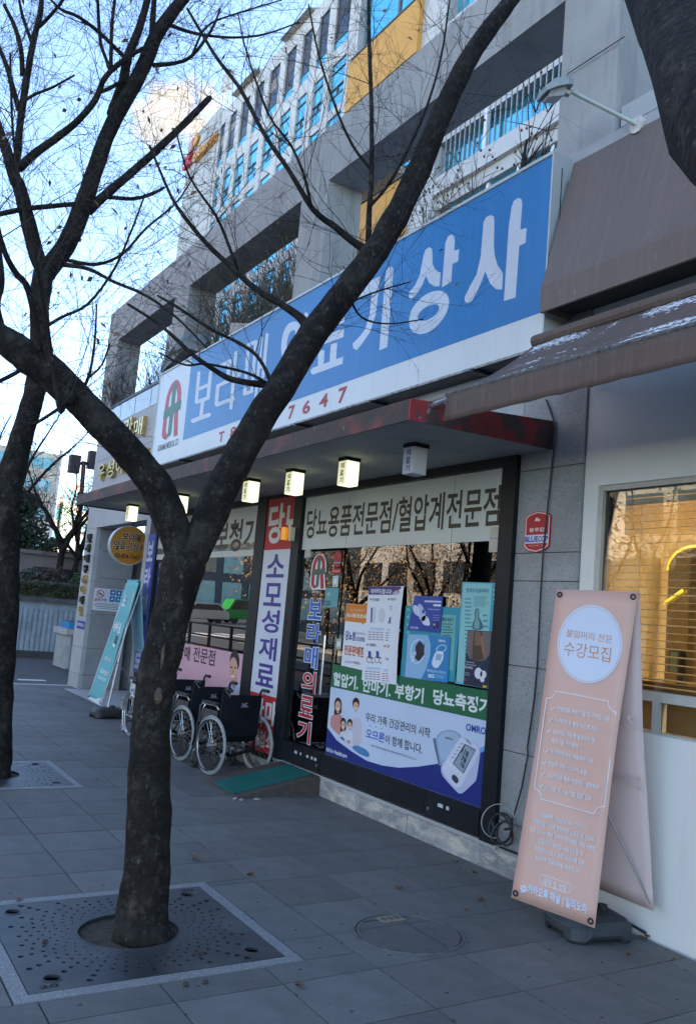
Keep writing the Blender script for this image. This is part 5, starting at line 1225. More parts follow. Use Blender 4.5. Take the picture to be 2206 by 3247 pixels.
# ================================================================ cables by the granite pier
pts = [hitX('z5', 750, 815, 4.2), hitX('z5', 775, 880, 4.2), hitX('z5', 797, 950, 4.19), hitX('z5', 795, 1050, 4.19), hitX('z5', 775, 1250, 4.195), hitX('z5', 760, 1400, 4.185), hitX('z5', 735, 1640, 4.185)]
pts += [hitX('a2', 985, 1880, 4.195), hitX('f8', 215, 560, 4.195), hitX('f8', 195, 780, 4.195), hitX('f8', 150, 1100, 4.19), hitX('a3', 860, 300, 4.18), hitX('a3', 800, 620, 4.17), hitX('a3', 735, 850, 4.16), hitX('a3', 700, 960, 4.15)]
MB().tube(pts, .0065, 6).build('hanging_cable', m_cable, None, 'long black cable hanging down the granite pier from the awning', 'cable')
cc = thing('cable_coil', 'tied coil of black cable hanging at the foot of the granite pier', 'cable', (4.15, 4.5, .3))
for k, (cx, cy, rx, ry, rot, r, m_) in enumerate(((590, 1030, 115, 150, .1, .008, m_cable), (610, 1045, 85, 165, -.35, .008, m_cable), (620, 1070, 70, 110, .2, .008, m_cable), (560, 960, 160, 175, .5, .004, m_steel), (600, 1080, 90, 125, .6, .006, m_cable))):
    e = ell(cx, cy, rx, ry, 26, rot)
    q = [hitX('a3', x, y, 4.15-.012*k+.02*math.sin(i*.5)) for i, (x, y) in enumerate(e+e[:1])]
    MB().tube(q, r, 6, cap=False).build('loop', m_, cc)
MB().tube([hitX('a3', 630, 1040, 4.09), hitX('a3', 700, 1030, 4.09)], .01, 6).build('cable_tie', m_cable, cc)
MB().tube([hitX('a3', 575, 1215, 4.17), hitX('a3', 660, 1250, 4.19), hitX('a3', 745, 1280, 4.2), hitX('a6', 830, 268, 4.2), V((4.2, 3.9, .1)), V((4.2, 3.3, .03))], .008, 6).build('tail', m_cable, cc)
box('broken_sill', mat('rust_debris', (.06, .04, .03), .9, var=.6, scale=40, bump=.6), 4.2, 4.25, 4.72, 5.0, .178, .2, shop)

# ================================================================ ramp with the green mat
rp_ = thing('entrance_ramp', 'brown wedge ramp with a green grid mat leading up to the glass door', 'ramp', (3.8, 7.3, 0))
m_ramp = mat('ramp_tread', (.075, .06, .052), .8, var=.25, scale=14, bump=.5, bscale=120); splotch(m_ramp, (.15, .14, .13), 60, .62, .72)
R0, R1 = 3.375, 4.19; za, zb3 = .012, .172
ry0, ry1 = 6.925, 7.69
MB().prism([(R0, ry0, 0), (R1, ry0, 0), (R1, ry0, zb3), (R0, ry0, za)], [(R0, ry1, 0), (R1, ry1, 0), (R1, ry1, zb3), (R0, ry1, za)]).build('wedge', m_ramp, rp_)
mat_g = thing('green_mat', 'green plastic grid mat lying on the brown ramp', 'mat', (3.8, 7.2, .1))
m_mat = mat('mat_green', (.01, .13, .115), .5, var=.15, scale=12)
U = V((R1-R0, 0, zb3-za)).normalized(); Nn = V((-U.z, 0, U.x))
def rpt(u, y, k=0): return V((R0, 0, za))+U*u+Nn*k+V((0, y, 0))
mg = MB(); LR = .80
u = .03
FMt = Frame(rpt(0, 0, .002), U, (0, 1, 0))
y0_, y1_ = 7.04, 7.46
mb = MB()
nu, nv = 40, 22
for i in range(nu+1):
    uu = .03+(LR-.05)*i/nu; mb.fbox(FMt, uu-.005, uu+.005, y0_, y1_, 0, .016)
for j in range(nv+1):
    vv = y0_+(y1_-y0_)*j/nv; mb.fbox(FMt, .025, LR-.015, vv-.004, vv+.004, .001, .013)
mb.build('grid', m_mat, mat_g, kind='stuff')
mb = MB().fbox(FMt, .02, LR-.01, y0_-.01, y0_+.002, 0, .018).fbox(FMt, .02, LR-.01, y1_-.002, y1_+.01, 0, .018).fbox(FMt, .018, .03, y0_-.01, y1_+.01, 0, .0175)
mb.build('border', m_mat, mat_g)
MB().fbox(FMt, .03, LR-.02, y0_, y1_, -.001, .003).build('mat_base', mat('mat_base', (.006, .05, .045), .6), mat_g)

# ================================================================ wheelchairs
m_seat = mat('black_nylon', (.008, .0095, .014), .7, spec=.2, var=.25, scale=9, bump=.2, bscale=60)
m_chairframe = mat('dark_tube', (.03, .032, .036), .3, metal=.6)
m_tyre = mat('grey_tyre', (.26, .28, .29), .6, var=.08)
m_alu = mat('brushed_aluminium', (.55, .58, .6), .3, metal=.9)
GW = 'folding wheelchairs parked along the shop front'
def wheelchair(label, silver=False, tyre=m_tyre):
    t = thing('wheelchair', label, 'wheelchair', (0, 0, 0), GW)
    fr = m_alu if silver else m_chairframe
    for s in (-1, 1):
        x = .285*s
        w_ = MB().torus((x, 0, .3), (1, 0, 0), .285, .0155, 40, 8).build('drive_wheel', tyre, t, smooth=True)
        MB().torus((x, 0, .3), (1, 0, 0), .266, .011, 36, 6).build('rim', m_alu, w_, smooth=True)
        MB().torus((x+.035*s, 0, .3), (1, 0, 0), .25, .008, 36, 6).build('handrim', m_rubber if not silver else m_chrome, w_, smooth=True)
        MB().cyl((x-.03*s, 0, .3), (s, 0, 0), .022, .065, 10).build('hub', m_alu, w_)
        sp = MB()
        for k in range(24):
            a = 2*PI*k/24; b = a+(.55 if k % 2 else -.55)
            sp.tube([(x+(.02 if k % 4 < 2 else -.02), .02*math.cos(b), .3+.02*math.sin(b)), (x, .262*math.cos(a), .3+.262*math.sin(a))], .0013, 3, cap=False)
        for k in range(6):
            a = 2*PI*k/6+.3; sp.tube([(x, .262*math.cos(a), .3+.262*math.sin(a)), (x+.035*s, .25*math.cos(a), .3+.25*math.sin(a))], .004, 4)
        sp.build('spokes', m_alu, w_, kind='stuff')
        c = MB().torus((.235*s, .4, .085), (1, 0, 0), .065, .02, 20, 8).cyl((.235*s-.012, .4, .085), (1, 0, 0), .05, .024, 14).build('caster', m_rubber if not silver else m_tyre, t, smooth=True)
        MB().tube([(.235*s-.025, .4, .085), (.235*s-.025, .38, .18), (.235*s, .375, .21), (.235*s, .375, .3)], .008, 6).tube([(.235*s+.025, .4, .085), (.235*s+.025, .38, .18), (.235*s, .375, .21)], .008, 6).build('fork', m_alu, c)
        f = MB()
        f.tube([(.225*s, -.03, .2), (.225*s, -.035, .5), (.225*s, -.06, .82), (.225*s, -.075, .865), (.225*s, -.12, .88)], .0125, 8)
        f.tube([(.225*s, -.03, .47), (.225*s, .38, .49), (.225*s, .43, .45), (.225*s, .45, .3)], .0115, 8)
        f.tube([(.225*s, -.03, .22), (.225*s, .4, .22), (.225*s, .4, .49)], .0115, 8)
        f.build('side_frame', fr, t, smooth=True)
        MB().tube([(.225*s, -.1, .878), (.225*s, -.215, .875)], [.017, .019], 8).build('push_handle', m_rubber, t, smooth=True)
        MB().tube([(.225*s, -.1, .855), (.225*s, -.16, .835), (.225*s, -.19, .815)], .005, 5).build('brake_lever', m_alu, t)
        MB().tube([(.245*s, -.03, .66), (.245*s, .03, .695), (.245*s, .3, .69), (.245*s, .35, .66), (.245*s, .36, .5)], .0105, 8).tube([(.245*s, .25, .69), (.245*s, .3, .62), (.245*s, .34, .5)], .008, 6).build('arm_tube', m_alu, t, smooth=True)
        MB().box(.215*s if s > 0 else -.275, .275 if s > 0 else -.215, .0, .3, .698, .724).build('armrest', m_rubber, t, bevel=.008)
        MB().box(.238*s-.003, .238*s+.003, .0, .32, .5, .64).build('side_panel', mat('white_side_panel', (.6, .62, .62), .5) if silver else mat('side_panel', (.06, .055, .05), .5), t)
        MB().tube([(.225*s, .45, .3), (.2*s, .53, .18), (.19*s, .56, .13)], .011, 6).build('leg_tube', fr, t)
        MB().box(min(.03*s, .19*s), max(.03*s, .19*s), .52, .64, .11, .124).build('footrest', m_rubber, t, bevel=.004)
        if silver: MB().box(min(.1*s, .22*s), max(.1*s, .22*s), .44, .47, .25, .42).build('calf_pad', m_seat, t, bevel=.01)
    mb = MB(); n = 8
    for j in range(2):
        for i in range(n+1):
            x = -.225+.45*i/n; sg_ = -.025*math.sin(PI*i/n)
            for y in (-.02, .41): mb.v.append((x, y, .495+sg_+(.012 if j else -.012)))
    for i in range(n):
        a = 2*i; mb.f += [(a, a+1, a+3, a+2), (a+18, a+20, a+21, a+19), (a, a+2, a+20, a+18), (a+1, a+19, a+21, a+3)]
    mb.build('seat', m_seat, t, smooth=False)
    mb = MB(); rows_ = [(.33, .0), (.42, -.06), (.55, -.055), (.7, -.075), (.815, -.08)]
    for k in (0, 1):
        for z, y in rows_:
            for i in range(n+1):
                x = -.232+.464*i/n; mb.v.append((x, y+.05*(0)-.028*math.sin(PI*i/n)+(.012 if k else -.012), z+(.008*math.sin(PI*i/n) if z > .8 else 0)))
    m_ = n+1; tot = m_*5
    for r in range(4):
        for i in range(n):
            a = r*m_+i; mb.f += [(a, a+1, a+m_+1, a+m_), (tot+a, tot+a+m_, tot+a+m_+1, tot+a+1)]
    for i in range(n): mb.f += [(4*m_+i, 4*m_+i+1, tot+4*m_+i+1, tot+4*m_+i), (i, tot+i, tot+i+1, i+1)]
    bk = mb.build('backrest', m_seat, t)
    FBk = Frame((0, -.112, 0), (1, 0, 0), (0, 0, 1))
    if not silver:
        flat('label_patch', rect(-.04, .06, .7, .703), FBk, .004, ink('b9bdc8'), bk, th=.001)
        txt('RK', -.02, .04, .71, .742, FBk, .004, ink('7a4a6a'), bk, bold=.03, outline=(ink('c6cad6'), .05))
        MB().box(-.2, .2, -.112, -.1, .4, .56).build('pocket', m_seat, bk, bevel=.01)
    MB().tube([(-.2, .1, .24), (.2, .14, .46)], .011, 6).tube([(.2, .1, .24), (-.2, .14, .46)], .011, 6).tube([(-.22, .0, .3), (.22, .0, .3)], .01, 6).build('cross_brace', m_alu, t)
    MB().tube([(-.21, -.03, .25), (.0, .05, .17), (.21, -.03, .25)], .02, 6).build('seat_belt', m_seat, t)
    return t
wc = wheelchair('nearest black wheelchair with small emblem on its back, beside the ramp')
def place(o, x, y, rz, label=None):
    o.location = (x, y, 0); o.scale = (.95, .95, .95); o.rotation_euler = (0, 0, math.radians(rz))
    if label: o['label'] = label
wc2 = copy_tree(wc); wc3 = copy_tree(wc)
place(wc, 3.8, 7.98, 7)
place(wc2, 3.79, 8.72, 5, 'second black wheelchair, its empty seat showing just behind the nearest one')
place(wc3, 3.8, 9.46, 3, 'third black wheelchair, mostly hidden behind the tree trunk')
wc4 = wheelchair('silver wheelchair with white side panels left of the tree trunk', True)
place(wc4, 3.765, 10.27, 0)

# ================================================================ folding banner stands
def banner_stand(name, label, TLp, TRp, BLp, BRp, back, m_front, m_back, base_c, base_h, rot, foot, legs_n):
    t = thing(name, label, 'banner stand', (base_c[0], base_c[1], 0), 'a-frame banner stands on the pavement')
    TLp, TRp, BLp, BRp = map(V, (TLp, TRp, BLp, BRp))
    F = Frame(BLp, BRp-BLp, TLp-BLp)
    F.v = (F.v-F.u*F.v.dot(F.u)).normalized(); F.n = F.u.cross(F.v)
    W_, H_ = (BRp-BLp).length, (TLp-BLp).dot(F.v)
    # cloth with a slight billow and sagging edges
    def cloth(a, b, c, d, nm, m, bulge, nrm):
        mb = MB(); nu, nv = 8, 20
        for j in range(nv+1):
            for i in range(nu+1):
                s_, v_ = i/nu, j/nv
                p = (a*(1-s_)+b*s_)*(1-v_)+(c*(1-s_)+d*s_)*v_
                e = abs(2*s_-1)
                inward = .012*math.sin(PI*v_)*(1 if s_ > .5 else -1)*e**3
                p = p+nrm*(bulge*math.sin(PI*s_)*math.sin(PI*v_)+.006*math.sin(9*v_+3*s_)*math.sin(PI*v_))-(b-a).normalized()*inward
                mb.v.append(tuple(p))
        for j in range(nv):
            for i in range(nu): mb.f.append((j*9+i, j*9+i+1, j*9+i+10, j*9+i+9))
        o = mb.build(nm, m, t, smooth=True); so = o.modifiers.new('thick', 'SOLIDIFY'); so.thickness = .003; so.offset = -1
        return o
    fr = cloth(BLp, BRp, TLp, TRp, 'front_sheet', m_front, -.012, F.n)
    bL, bR = map(V, back)
    nb = (bR-bL).cross(TLp-bL).normalized()
    bkk = cloth(bL, bR, TLp-F.n*.012, TRp-F.n*.012, 'back_sheet', m_back, .012, nb)
    for p, s_ in ((BLp, 1), (BRp, 1), (TLp, -1), (TRp, -1)):
        q = p+F.v*.03*s_+(TRp-TLp).normalized()*(.025 if p in (BLp, TLp) else -.025)
        MB().torus(q+F.n*.004, F.n, .013, .005, 14, 6).build('eyelet', m_rubber, fr)
    for p in (bL, bR):
        MB().torus(p+V((0, 0, .03))+(bR-bL).normalized()*(.02 if p == bL else -.02)-nb*.004, nb, .011, .004, 12, 6).build('eyelet', m_rubber, bkk)
    return t, F, W_, H_, fr, bkk
def water_base(t, cx, cy, lx, ly, h, rot, m, parent=None):
    c, s_ = math.cos(rot), math.sin(rot)
    def R(x, y, z): return (cx+x*c-y*s_, cy+x*s_+y*c, z)
    pts = []
    mb = MB(); lv = [(0.0, .94), (.02, 1.0), (h*.6, .98), (h*.85, .86), (h, .6)]
    n = 32
    for z, f in lv:
        for i in range(n):
            a = 2*PI*i/n; e = 4.0
            x = math.copysign(abs(math.cos(a))**(2/e), math.cos(a))*lx/2*f; y = math.copysign(abs(math.sin(a))**(2/e), math.sin(a))*ly/2*f
            zz_ = z
            if z < .03: zz_ = z+.028*(1 if min(abs(abs(x)-lx/2*f), 9) < .01 and abs(y) < ly*.26 or min(abs(abs(y)-ly/2*f), 9) < .01 and abs(x) < lx*.26 else 0)
            mb.v.append(R(x, y, zz_))
    for r in range(len(lv)-1):
        for i in range(n): mb.f.append((r*n+i, r*n+(i+1) % n, (r+1)*n+(i+1) % n, (r+1)*n+i))
    mb.f.append(tuple((len(lv)-1)*n+i for i in range(n)))
    o = mb.build('water_base', m, t, smooth=False)
    MB().cyl(R(lx*.2, 0, h), (0, 0, 1), .03, .025, 12).build('filler_cap', m_rubber, o)
    return o
m_pink = mat('pink_banner_vinyl', (.66, .40, .33), .5, var=.03, scale=3)
m_pinkb = mat('pink_banner_reverse', (.62, .47, .45), .55, var=.04, scale=3)
BLp, BRp = hitZ('f8', 40, 2105, .135), hitZ('f8', 600, 2310, .105)
TLp = hitX('f8', 345, 40, BLp.x+.13); TRp = TLp+(BRp-BLp)*.985; TRp.z = TLp.z+.01
bk0 = (hitX('f8', 640, 2105, 4.0), hitX('f8', 1040, 2240, 4.1))
pt, PF, PW, PH, pfr, pbk = banner_stand('banner_stand', 'pink folding banner stand with white Korean lettering in front of the salon', TLp, TRp, BLp, BRp, (V((4.09, BLp.y-.1, .2)), V((4.12, BRp.y-.1, .19))), m_pink, m_pinkb, (3.92, 3.47), .12, 0, None, 0)
water_base(pt, 3.925, 3.47, .43, .36, .13, math.radians(-14), mat('base_plastic', (.03, .037, .045), .5, var=.1))
MB().tube([(3.92, 3.47, .12), (3.9, 3.45, 1.8)], .014, 8).build('pole', m_steel, pt)
for a, b in ((V((3.9, 3.45, .8)), V((4.12, BRp.y-.08, .22))), (V((3.9, 3.45, .8)), V((4.09, BLp.y-.12, .23))), (V((3.9, 3.45, .8)), BLp+V((.03, -.03, .04))), (V((3.9, 3.45, .8)), BRp+V((.03, .03, .04))), (V((3.9, 3.45, 1.3)), TLp+V((.02, -.03, -.04))), (V((3.9, 3.45, 1.3)), TRp+V((.02, .03, -.04)))):
    MB().tube([a, b], .005, 5).build('stay_rod', m_steel, pt)
ws = ink('dfe0e6', .6); pw_ = ink('cfd4e6', .6); sal = ink('c58a6c')
def lp(reg, x, y): return PF.px(reg, x, y)
def pt_txt(body, xl, yl, xr, yr, h, m=ws, bold=.01): return tpx(body, 'f8', xl, yl, xr, yr, h, PF, .004, m, pfr, bold)
ce = PF.px('f8', 565, 405); ra_ = (PF.px('f8', 780, 430)[0]-PF.px('f8', 348, 380)[0])/2; rb_ = (PF.px('f8', 590, 143)[1]-PF.px('f8', 540, 667)[1])/2
flat('white_disc', ell(ce[0], ce[1], ra_, rb_, 48), PF, .002, pw_, pfr, th=.001)
holed('disc_ring', ell(ce[0], ce[1], ra_*.955, rb_*.955, 48), [ell(ce[0], ce[1], ra_*.945, rb_*.945, 48)], PF, .0032, sal, pfr, th=.0005)
pt_txt('붙임머리 전문', 412, 352, 722, 355, 52, sal, 0); pt_txt('수강모집', 395, 450, 712, 462, 100, sal, 0)
def fr_path(pts, wd, k=.003):
    for i in range(len(pts)-1):
        a, b = V(pts[i]), V(pts[i+1]); d = (b-a).normalized(); nn = V((-d.y, d.x))*wd/2; d = d*wd*.4
        flat('border_line', [tuple(a-d+nn), tuple(b+d+nn), tuple(b+d-nn), tuple(a-d-nn)], PF, k+.00005*(i % 2), ws, pfr, th=.0006)
c4 = [PF.px('f8', *p) for p in ((282, 732), (750, 778), (190, 1445), (665, 1545))]
aL, aR = (c4[0][0]+c4[2][0])/2, (c4[1][0]+c4[3][0])/2; bT, bB = (c4[0][1]+c4[1][1])/2, (c4[2][1]+c4[3][1])/2
r_ = .05; path = []
for (ca_, cb_, t0) in ((aL, bT, 0), (aL, bB, 1), (aR, bB, 2), (aR, bT, 3)):
    for i in range(7):
        t = [(-PI/2, 0, 0), 0][0][0] if False else None
    base = {0: (0, -PI/2), 1: (PI/2, 0), 2: (PI, PI/2), 3: (1.5*PI, PI)}[t0]
    for i in range(7):
        t = base[0]+(base[1]-base[0])*i/6; path.append((ca_+r_*math.cos(t), cb_+r_*math.sin(t)))
fr_path(path+path[:1], .005)
for body, xl, yl, xr, yr in (('1인창업을 위한 기술 및 마케팅 지원', 344, 848, 702, 895), ('수강종료 후 평생 피드백 제공', 332, 924, 622, 966), ('초보자도 가능한 붙임머리 및', 320, 998, 603, 1045), ('헤어기술 커리큘럼', 312, 1056, 492, 1082), ('현) 매장운영에 매출증대 도움', 302, 1134, 594, 1182), ('확실한 성장 + 고수익 보장', 290, 1212, 550, 1258), ('모델작업을 통한 막힘없는 실전위주', 278, 1288, 632, 1358), ('1:1 이론 및 시술기법 집중 교육', 268, 1370, 580, 1432)):
    pt_txt(body, xl, yl, xr, yr, 36)
for x, y in ((317, 843), (305, 916), (295, 990), (277, 1127), (265, 1204), (255, 1277), (243, 1360)):
    a, b = PF.px('f8', x, y); w_ = .013
    flat('tick_mark', [(a-w_, b+.002), (a-w_*.4, b-.010), (a+w_, b+.012), (a+w_*.8, b+.016), (a-w_*.4, b-.003), (a-w_*.8, b+.005)], PF, .003, ws, pfr, th=.0006)
for body, xl, yl, xr, yr in (('미용경력 17년간의 헤어디자이너,', 242, 1562, 556, 1632), ('부원장을 거치며 경험해온 노하우 및 기술력', 192, 1608, 598, 1702), ('모두 전수는 물론 고객응대/마케팅, 어플사용법', 168, 1658, 606, 1762), ('컴플레인 대처법/ 시술상담법 등', 228, 1728, 524, 1806), ('막힘없는 시술과 높은 완성도를 위한', 200, 1782, 536, 1866), ('실무위주 집중교육을 제공합니다.', 204, 1842, 512, 1920)):
    pt_txt(body, xl, yl, xr, yr, 38)
pt_txt('예약 및 상담', 258, 2002, 418, 2038, 52)
e0, e1 = PF.px('f8', 232, 1990), PF.px('f8', 446, 2035); bc = (e0[1]+e1[1])/2
ro = rrect(e0[0], e1[0], bc-.027, bc+.027, .0265, 8); ri = rrect(e0[0]+.003, e1[0]-.003, bc-.0235, bc+.0235, .023, 8)
holed('pill_border', ro, [ri], PF, .003, ws, pfr, th=.0006)
pt_txt('카카오톡 채널 | 일리오하', 152, 2058, 553, 2172, 82, pw_, .03)
a, b = PF.px('f8', 126, 2044)
flat('speech_bubble', ell(a, b, .021, .019, 20), PF, .003, pw_, pfr, th=.0006); flat('speech_bubble', [(a-.012, b-.012), (a+.004, b-.016), (a-.012, b-.028)], PF, .0031, pw_, pfr, th=.0005)
txt('TALK', a-.013, a+.013, b-.004, b+.006, PF, .0038, sal, pfr, bold=.02)
# the reverse of the back sheet shows through, mirrored
nbk = (V((4.12, BRp.y-.1, .19))-V((4.09, BLp.y-.1, .2))).normalized(); FBk = Frame(V((4.09, BLp.y-.1, .2)), nbk, TLp-V((4.09, BLp.y-.1, .2))); FBk.v = (FBk.v-FBk.u*FBk.v.dot(FBk.u)).normalized(); FBk.n = FBk.u.cross(FBk.v)
gh = mat('show_through_print', (.54, .42, .41), .55)
for body, bz, hh in (('270', 1.0, .07), ('290', .66, .07)): txt(body, .2, .45, bz, bz+hh, FBk, .0155, gh, pbk, bold=0, mirror=True)
# teal stand far left
m_teal = mat('teal_banner_vinyl', (.1, .42, .46), .45, var=.08, scale=2); m_tealb = mat('teal_banner_reverse', (.22, .4, .5), .5, var=.08, scale=2)
BLp, BRp = V((3.6, 12.55, .175)), V((3.63, 12.0, .14)); TLp = V((3.965, 12.55, 1.92)); TRp = V((3.98, 12.0, 1.925))
tt, TF, TW, TH, tfr, tbk = banner_stand('banner_stand', 'teal folding banner stand leaning open beside the far wheelchair', TLp, TRp, BLp, BRp, (V((4.3, 12.5, .2)), V((4.3, 12.0, .2))), m_teal, m_tealb, (3.75, 11.95), .1, 0, None, 0)
water_base(tt, 3.68, 11.86, .42, .3, .14, .1, mat('base_plastic_dark', (.028, .03, .033), .5))
MB().tube([(3.7, 11.9, .1), (3.95, 12.1, 1.75)], .018, 8).build('pole', m_steel, tt)
for q in ((3.62, 12.05, .18), (3.62, 12.5, .2), (4.28, 12.1, .25)): MB().tube([(3.78, 11.96, .75), q], .006, 5).build('stay_rod', m_steel, tt)
def tt_txt(body, xl, yl, xr, yr, h, m=ws, bold=.02, k=.004): return tpx(body, 'a7', xl, yl, xr, yr, h, TF, k, m, tfr, bold)
for pts in ([(.0, .0), (.02, .0), (.02, 1.78), (0, 1.78)], [(TW-.02, 0), (TW, 0), (TW, 1.78), (TW-.02, 1.78)], [(.02, 0), (TW-.02, 0), (TW-.02, .12), (.3, .05), (.02, .03)]):
    flat('white_border', pts, TF, .0022, ink('c9d8de'), tfr, th=.0008)
q = [TF.px('a7', x, y) for x, y in ((645, 1115), (745, 1125), (700, 1255), (608, 1240))]
flat('white_box', rect(min(p[0] for p in q)+.04, max(p[0] for p in q)-.03, q[2][1], q[0][1]), TF, .003, ink('d8dde4'), tfr, th=.0008)
tt_txt('당뇨소모성 재료', 645, 1155, 742, 1160, 40, ink('4a6a72'), .01, .0042); tt_txt('공단환급 등록업소', 625, 1205, 715, 1210, 40, ink('4a6a72'), .01, .0042)
tt_txt('쉬운', 535, 1455, 640, 1465, 130, ws, .04); tt_txt('아쿠첵 가이드', 440, 1788, 512, 1800, 50); tt_txt('보라매의료기', 392, 1925, 484, 1945, 66, ws, .03); tt_txt('02-834-7647', 370, 1985, 460, 2005, 46)
shape('device_print', 'a7', [(560, 1545), (590, 1550), (565, 1640), (535, 1630)], TF, .003, '3a4046', tfr); shape('device_print', 'a7', [(530, 1620), (555, 1635), (545, 1670), (522, 1660)], TF, .003, 'd4dadd', tfr)

# ================================================================ street trees (bare, dark)
def node(reg, x, y, wpx, Y):
    P_ = hitY(reg, x, y, Y); d = (P_-V((0, 0, HC))).dot(_fw)
    return P_, wpx*REG[reg][2]/2*d/FPX
def subdiv(pts, rad, n=3, jit=0):
    """Catmull-Rom smoothing of a limb path"""
    P_ = [pts[0]*2-pts[1]]+pts+[pts[-1]*2-pts[-2]]; out, ro = [], []
    for i in range(1, len(P_)-2):
        for k in range(n):
            t = k/n; a, b, c, d = P_[i-1], P_[i], P_[i+1], P_[i+2]
            p = .5*((2*b)+(c-a)*t+(2*a-5*b+4*c-d)*t*t+(3*b-a-3*c+d)*t**3)
            if jit: p = p+V((random.gauss(0, jit), random.gauss(0, jit), random.gauss(0, jit)))
            out.append(p); ro.append(rad[i-1]*(1-t)+rad[min(i, len(rad)-1)]*t)
    out.append(pts[-1]); ro.append(rad[-1]); return out, ro
def limb(name, nodes, parent, sides=12, sub=4, wob=.05, m=None, add=None):
    q = [node(*n) for n in nodes]; pts, rad = subdiv([p for p, r in q], [r for p, r in q], sub)
    mb = MB().tube(pts, rad, sides, wob=0 if sides > 12 else wob)
    if sides > 12:          # lumps, ridges and shallow furrows of the bark
        nv = len(mb.v)
        for i in range(nv):
            k = min(i//sides, len(pts)-1); p = V(mb.v[i]); d = p-pts[k]
            f = 1+.1*_nz.noise(p*5.5)+.055*_nz.noise(V((p.x*17, p.y*17, p.z*6)))+.035*_nz.noise(V((p.x*48, p.y*48, p.z*16)))
            mb.v[i] = tuple(pts[k]+d*f)
    o = mb.build(name, m or m_bark, parent, smooth=True)
    if add is not None: add.append((pts, rad))
    return o
def twigs(paths, n, lmin, lmax, rbase, up=.25, sub=4, xmax=3.95, seed=1, mb=None, droop=.0, start=.15, tips=None):
    rnd = random.Random(seed); mb = mb or MB()
    W_ = [sum((p[i+1]-p[i]).length for i in range(len(p)-1)) for p, r in paths]; tot = sum(W_)
    def grow(p, d, L, r, lev):
        seg = 5 if lev == 0 else 3; pts = [p]; q = p.copy(); dd = d.copy()
        for k in range(seg):
            dd = (dd+V((rnd.gauss(0, .16), rnd.gauss(0, .16), rnd.gauss(0, .13)+(up*.12-droop*k*.05)))).normalized()
            q = q+dd*(L/seg); pts.append(q)
        if q.x > xmax and q.z < 7.3: return
        mb.tube(pts, [r*(1-.75*k/seg) for k in range(seg+1)], 3, cap=False)
        if tips is not None and rnd.random() < .5: tips.append(q)
        if lev < 2:
            for k in range(sub if lev == 0 else 3):
                t = rnd.uniform(.25, .95); i = min(int(t*seg), seg-1); b = pts[i]+(pts[i+1]-pts[i])*(t*seg-i)
                nd = (dd*.8+V((rnd.gauss(0, .6), rnd.gauss(0, .6), rnd.gauss(.05, .5)))).normalized()
                grow(b, nd, L*rnd.uniform(.3, .6), r*.55, lev+1)
    for _ in range(n):
        x = rnd.random()*tot
        for (p, r), w_ in zip(paths, W_):
            if x < w_: break
            x -= w_
        i = min(int((start+(1-start)*x/w_)*(len(p)-1)), len(p)-2); b = p[i]+(p[i+1]-p[i])*rnd.random(); t = (p[i+1]-p[i]).normalized()
        nd = (t*.55+V((rnd.gauss(0, .75), rnd.gauss(0, .75), rnd.gauss(up, .5)))).normalized()
        grow(b, nd, rnd.uniform(lmin, lmax), min(rbase*rnd.uniform(.6, 1.3), r[i]*.5), 0)
    return mb
def dead_leaves(tips, n, size, parent, seed=3):
    rnd = random.Random(seed); mb = MB()
    for _ in range(n):
        p = rnd.choice(tips); s_ = size*rnd.uniform(.6, 1.2); a = rnd.uniform(0, 2*PI); d = V((math.cos(a), math.sin(a), -.9)).normalized(); sd_ = d.orthogonal().normalized()*s_*.3
        mb.add([p, p+d*s_*.5+sd_, p+d*s_, p+d*s_*.5-sd_+V((0, 0, s_*.1))], [(0, 1, 2), (0, 2, 3)])
    return mb.build('dead_leaves', m_deadleaf, parent, kind='stuff')

t1 = thing('street_tree', 'large dark forked street tree with a bare crown in the middle foreground', 'tree', (1.58, 4.28, 0), 'bare street trees along the kerb')
Y = 4.25
R1_, L1_, B1_ = [], [], []
base = []
limb('trunk', [('D', 322, 2160, 170, Y-.02), ('D', 321, 2125, 142, Y-.02), ('D', 322, 2090, 124, Y), ('D', 328, 2040, 112, Y), ('D', 332, 1980, 106, Y), ('D', 338, 1850, 97, Y), ('D', 341, 1700, 90, Y), ('D', 348, 1600, 88, Y), ('D', 364, 1500, 86, Y), ('D', 384, 1420, 84, Y), ('D', 402, 1345, 88, Y), ('D', 418, 1285, 98, Y), ('D', 424, 1250, 84, Y)], t1, 48, 16, .045)
limb('limb', [('D', 428, 1320, 60, Y), ('D', 412, 1255, 72, Y+.02), ('D', 393, 1195, 78, Y+.03), ('D', 358, 1110, 74, Y+.05), ('D', 303, 1035, 72, Y+.06), ('D', 240, 968, 71, Y+.08), ('D', 178, 905, 74, Y+.1), ('D', 118, 850, 76, Y+.12), ('D', 62, 808, 76, Y+.14), ('D', 0, 766, 62, Y+.16), ('D', -70, 722, 58, Y+.18), ('D', -160, 640, 52, Y+.2), ('D', -260, 520, 44, Y+.2)], t1, 32, 10, .04, add=L1_)
limb('limb', [('D', 400, 1330, 60, Y), ('D', 440, 1255, 76, Y-.01), ('D', 482, 1160, 74, Y-.03), ('D', 527, 1065, 74, Y-.04), ('D', 590, 950, 70, Y-.05), ('D', 645, 868, 67, Y-.06), ('D', 708, 762, 66, Y-.05), ('D', 770, 680, 63, Y-.05), ('D', 850, 575, 60, Y-.04), ('D', 904, 480, 56, Y-.03), ('D', 948, 390, 53, Y), ('D', 985, 300, 50, Y), ('D', 1022, 215, 46, Y), ('D', 1068, 125, 42, Y), ('D', 1128, 42, 38, Y), ('D', 1180, -30, 34, Y), ('D', 1250, -130, 28, Y)], t1, 32, 10, .04, add=R1_)
def br(tree, store, nodes, sides=7, wob=.06): limb('branch', nodes, tree, sides, 4, wob, m_bark, store)
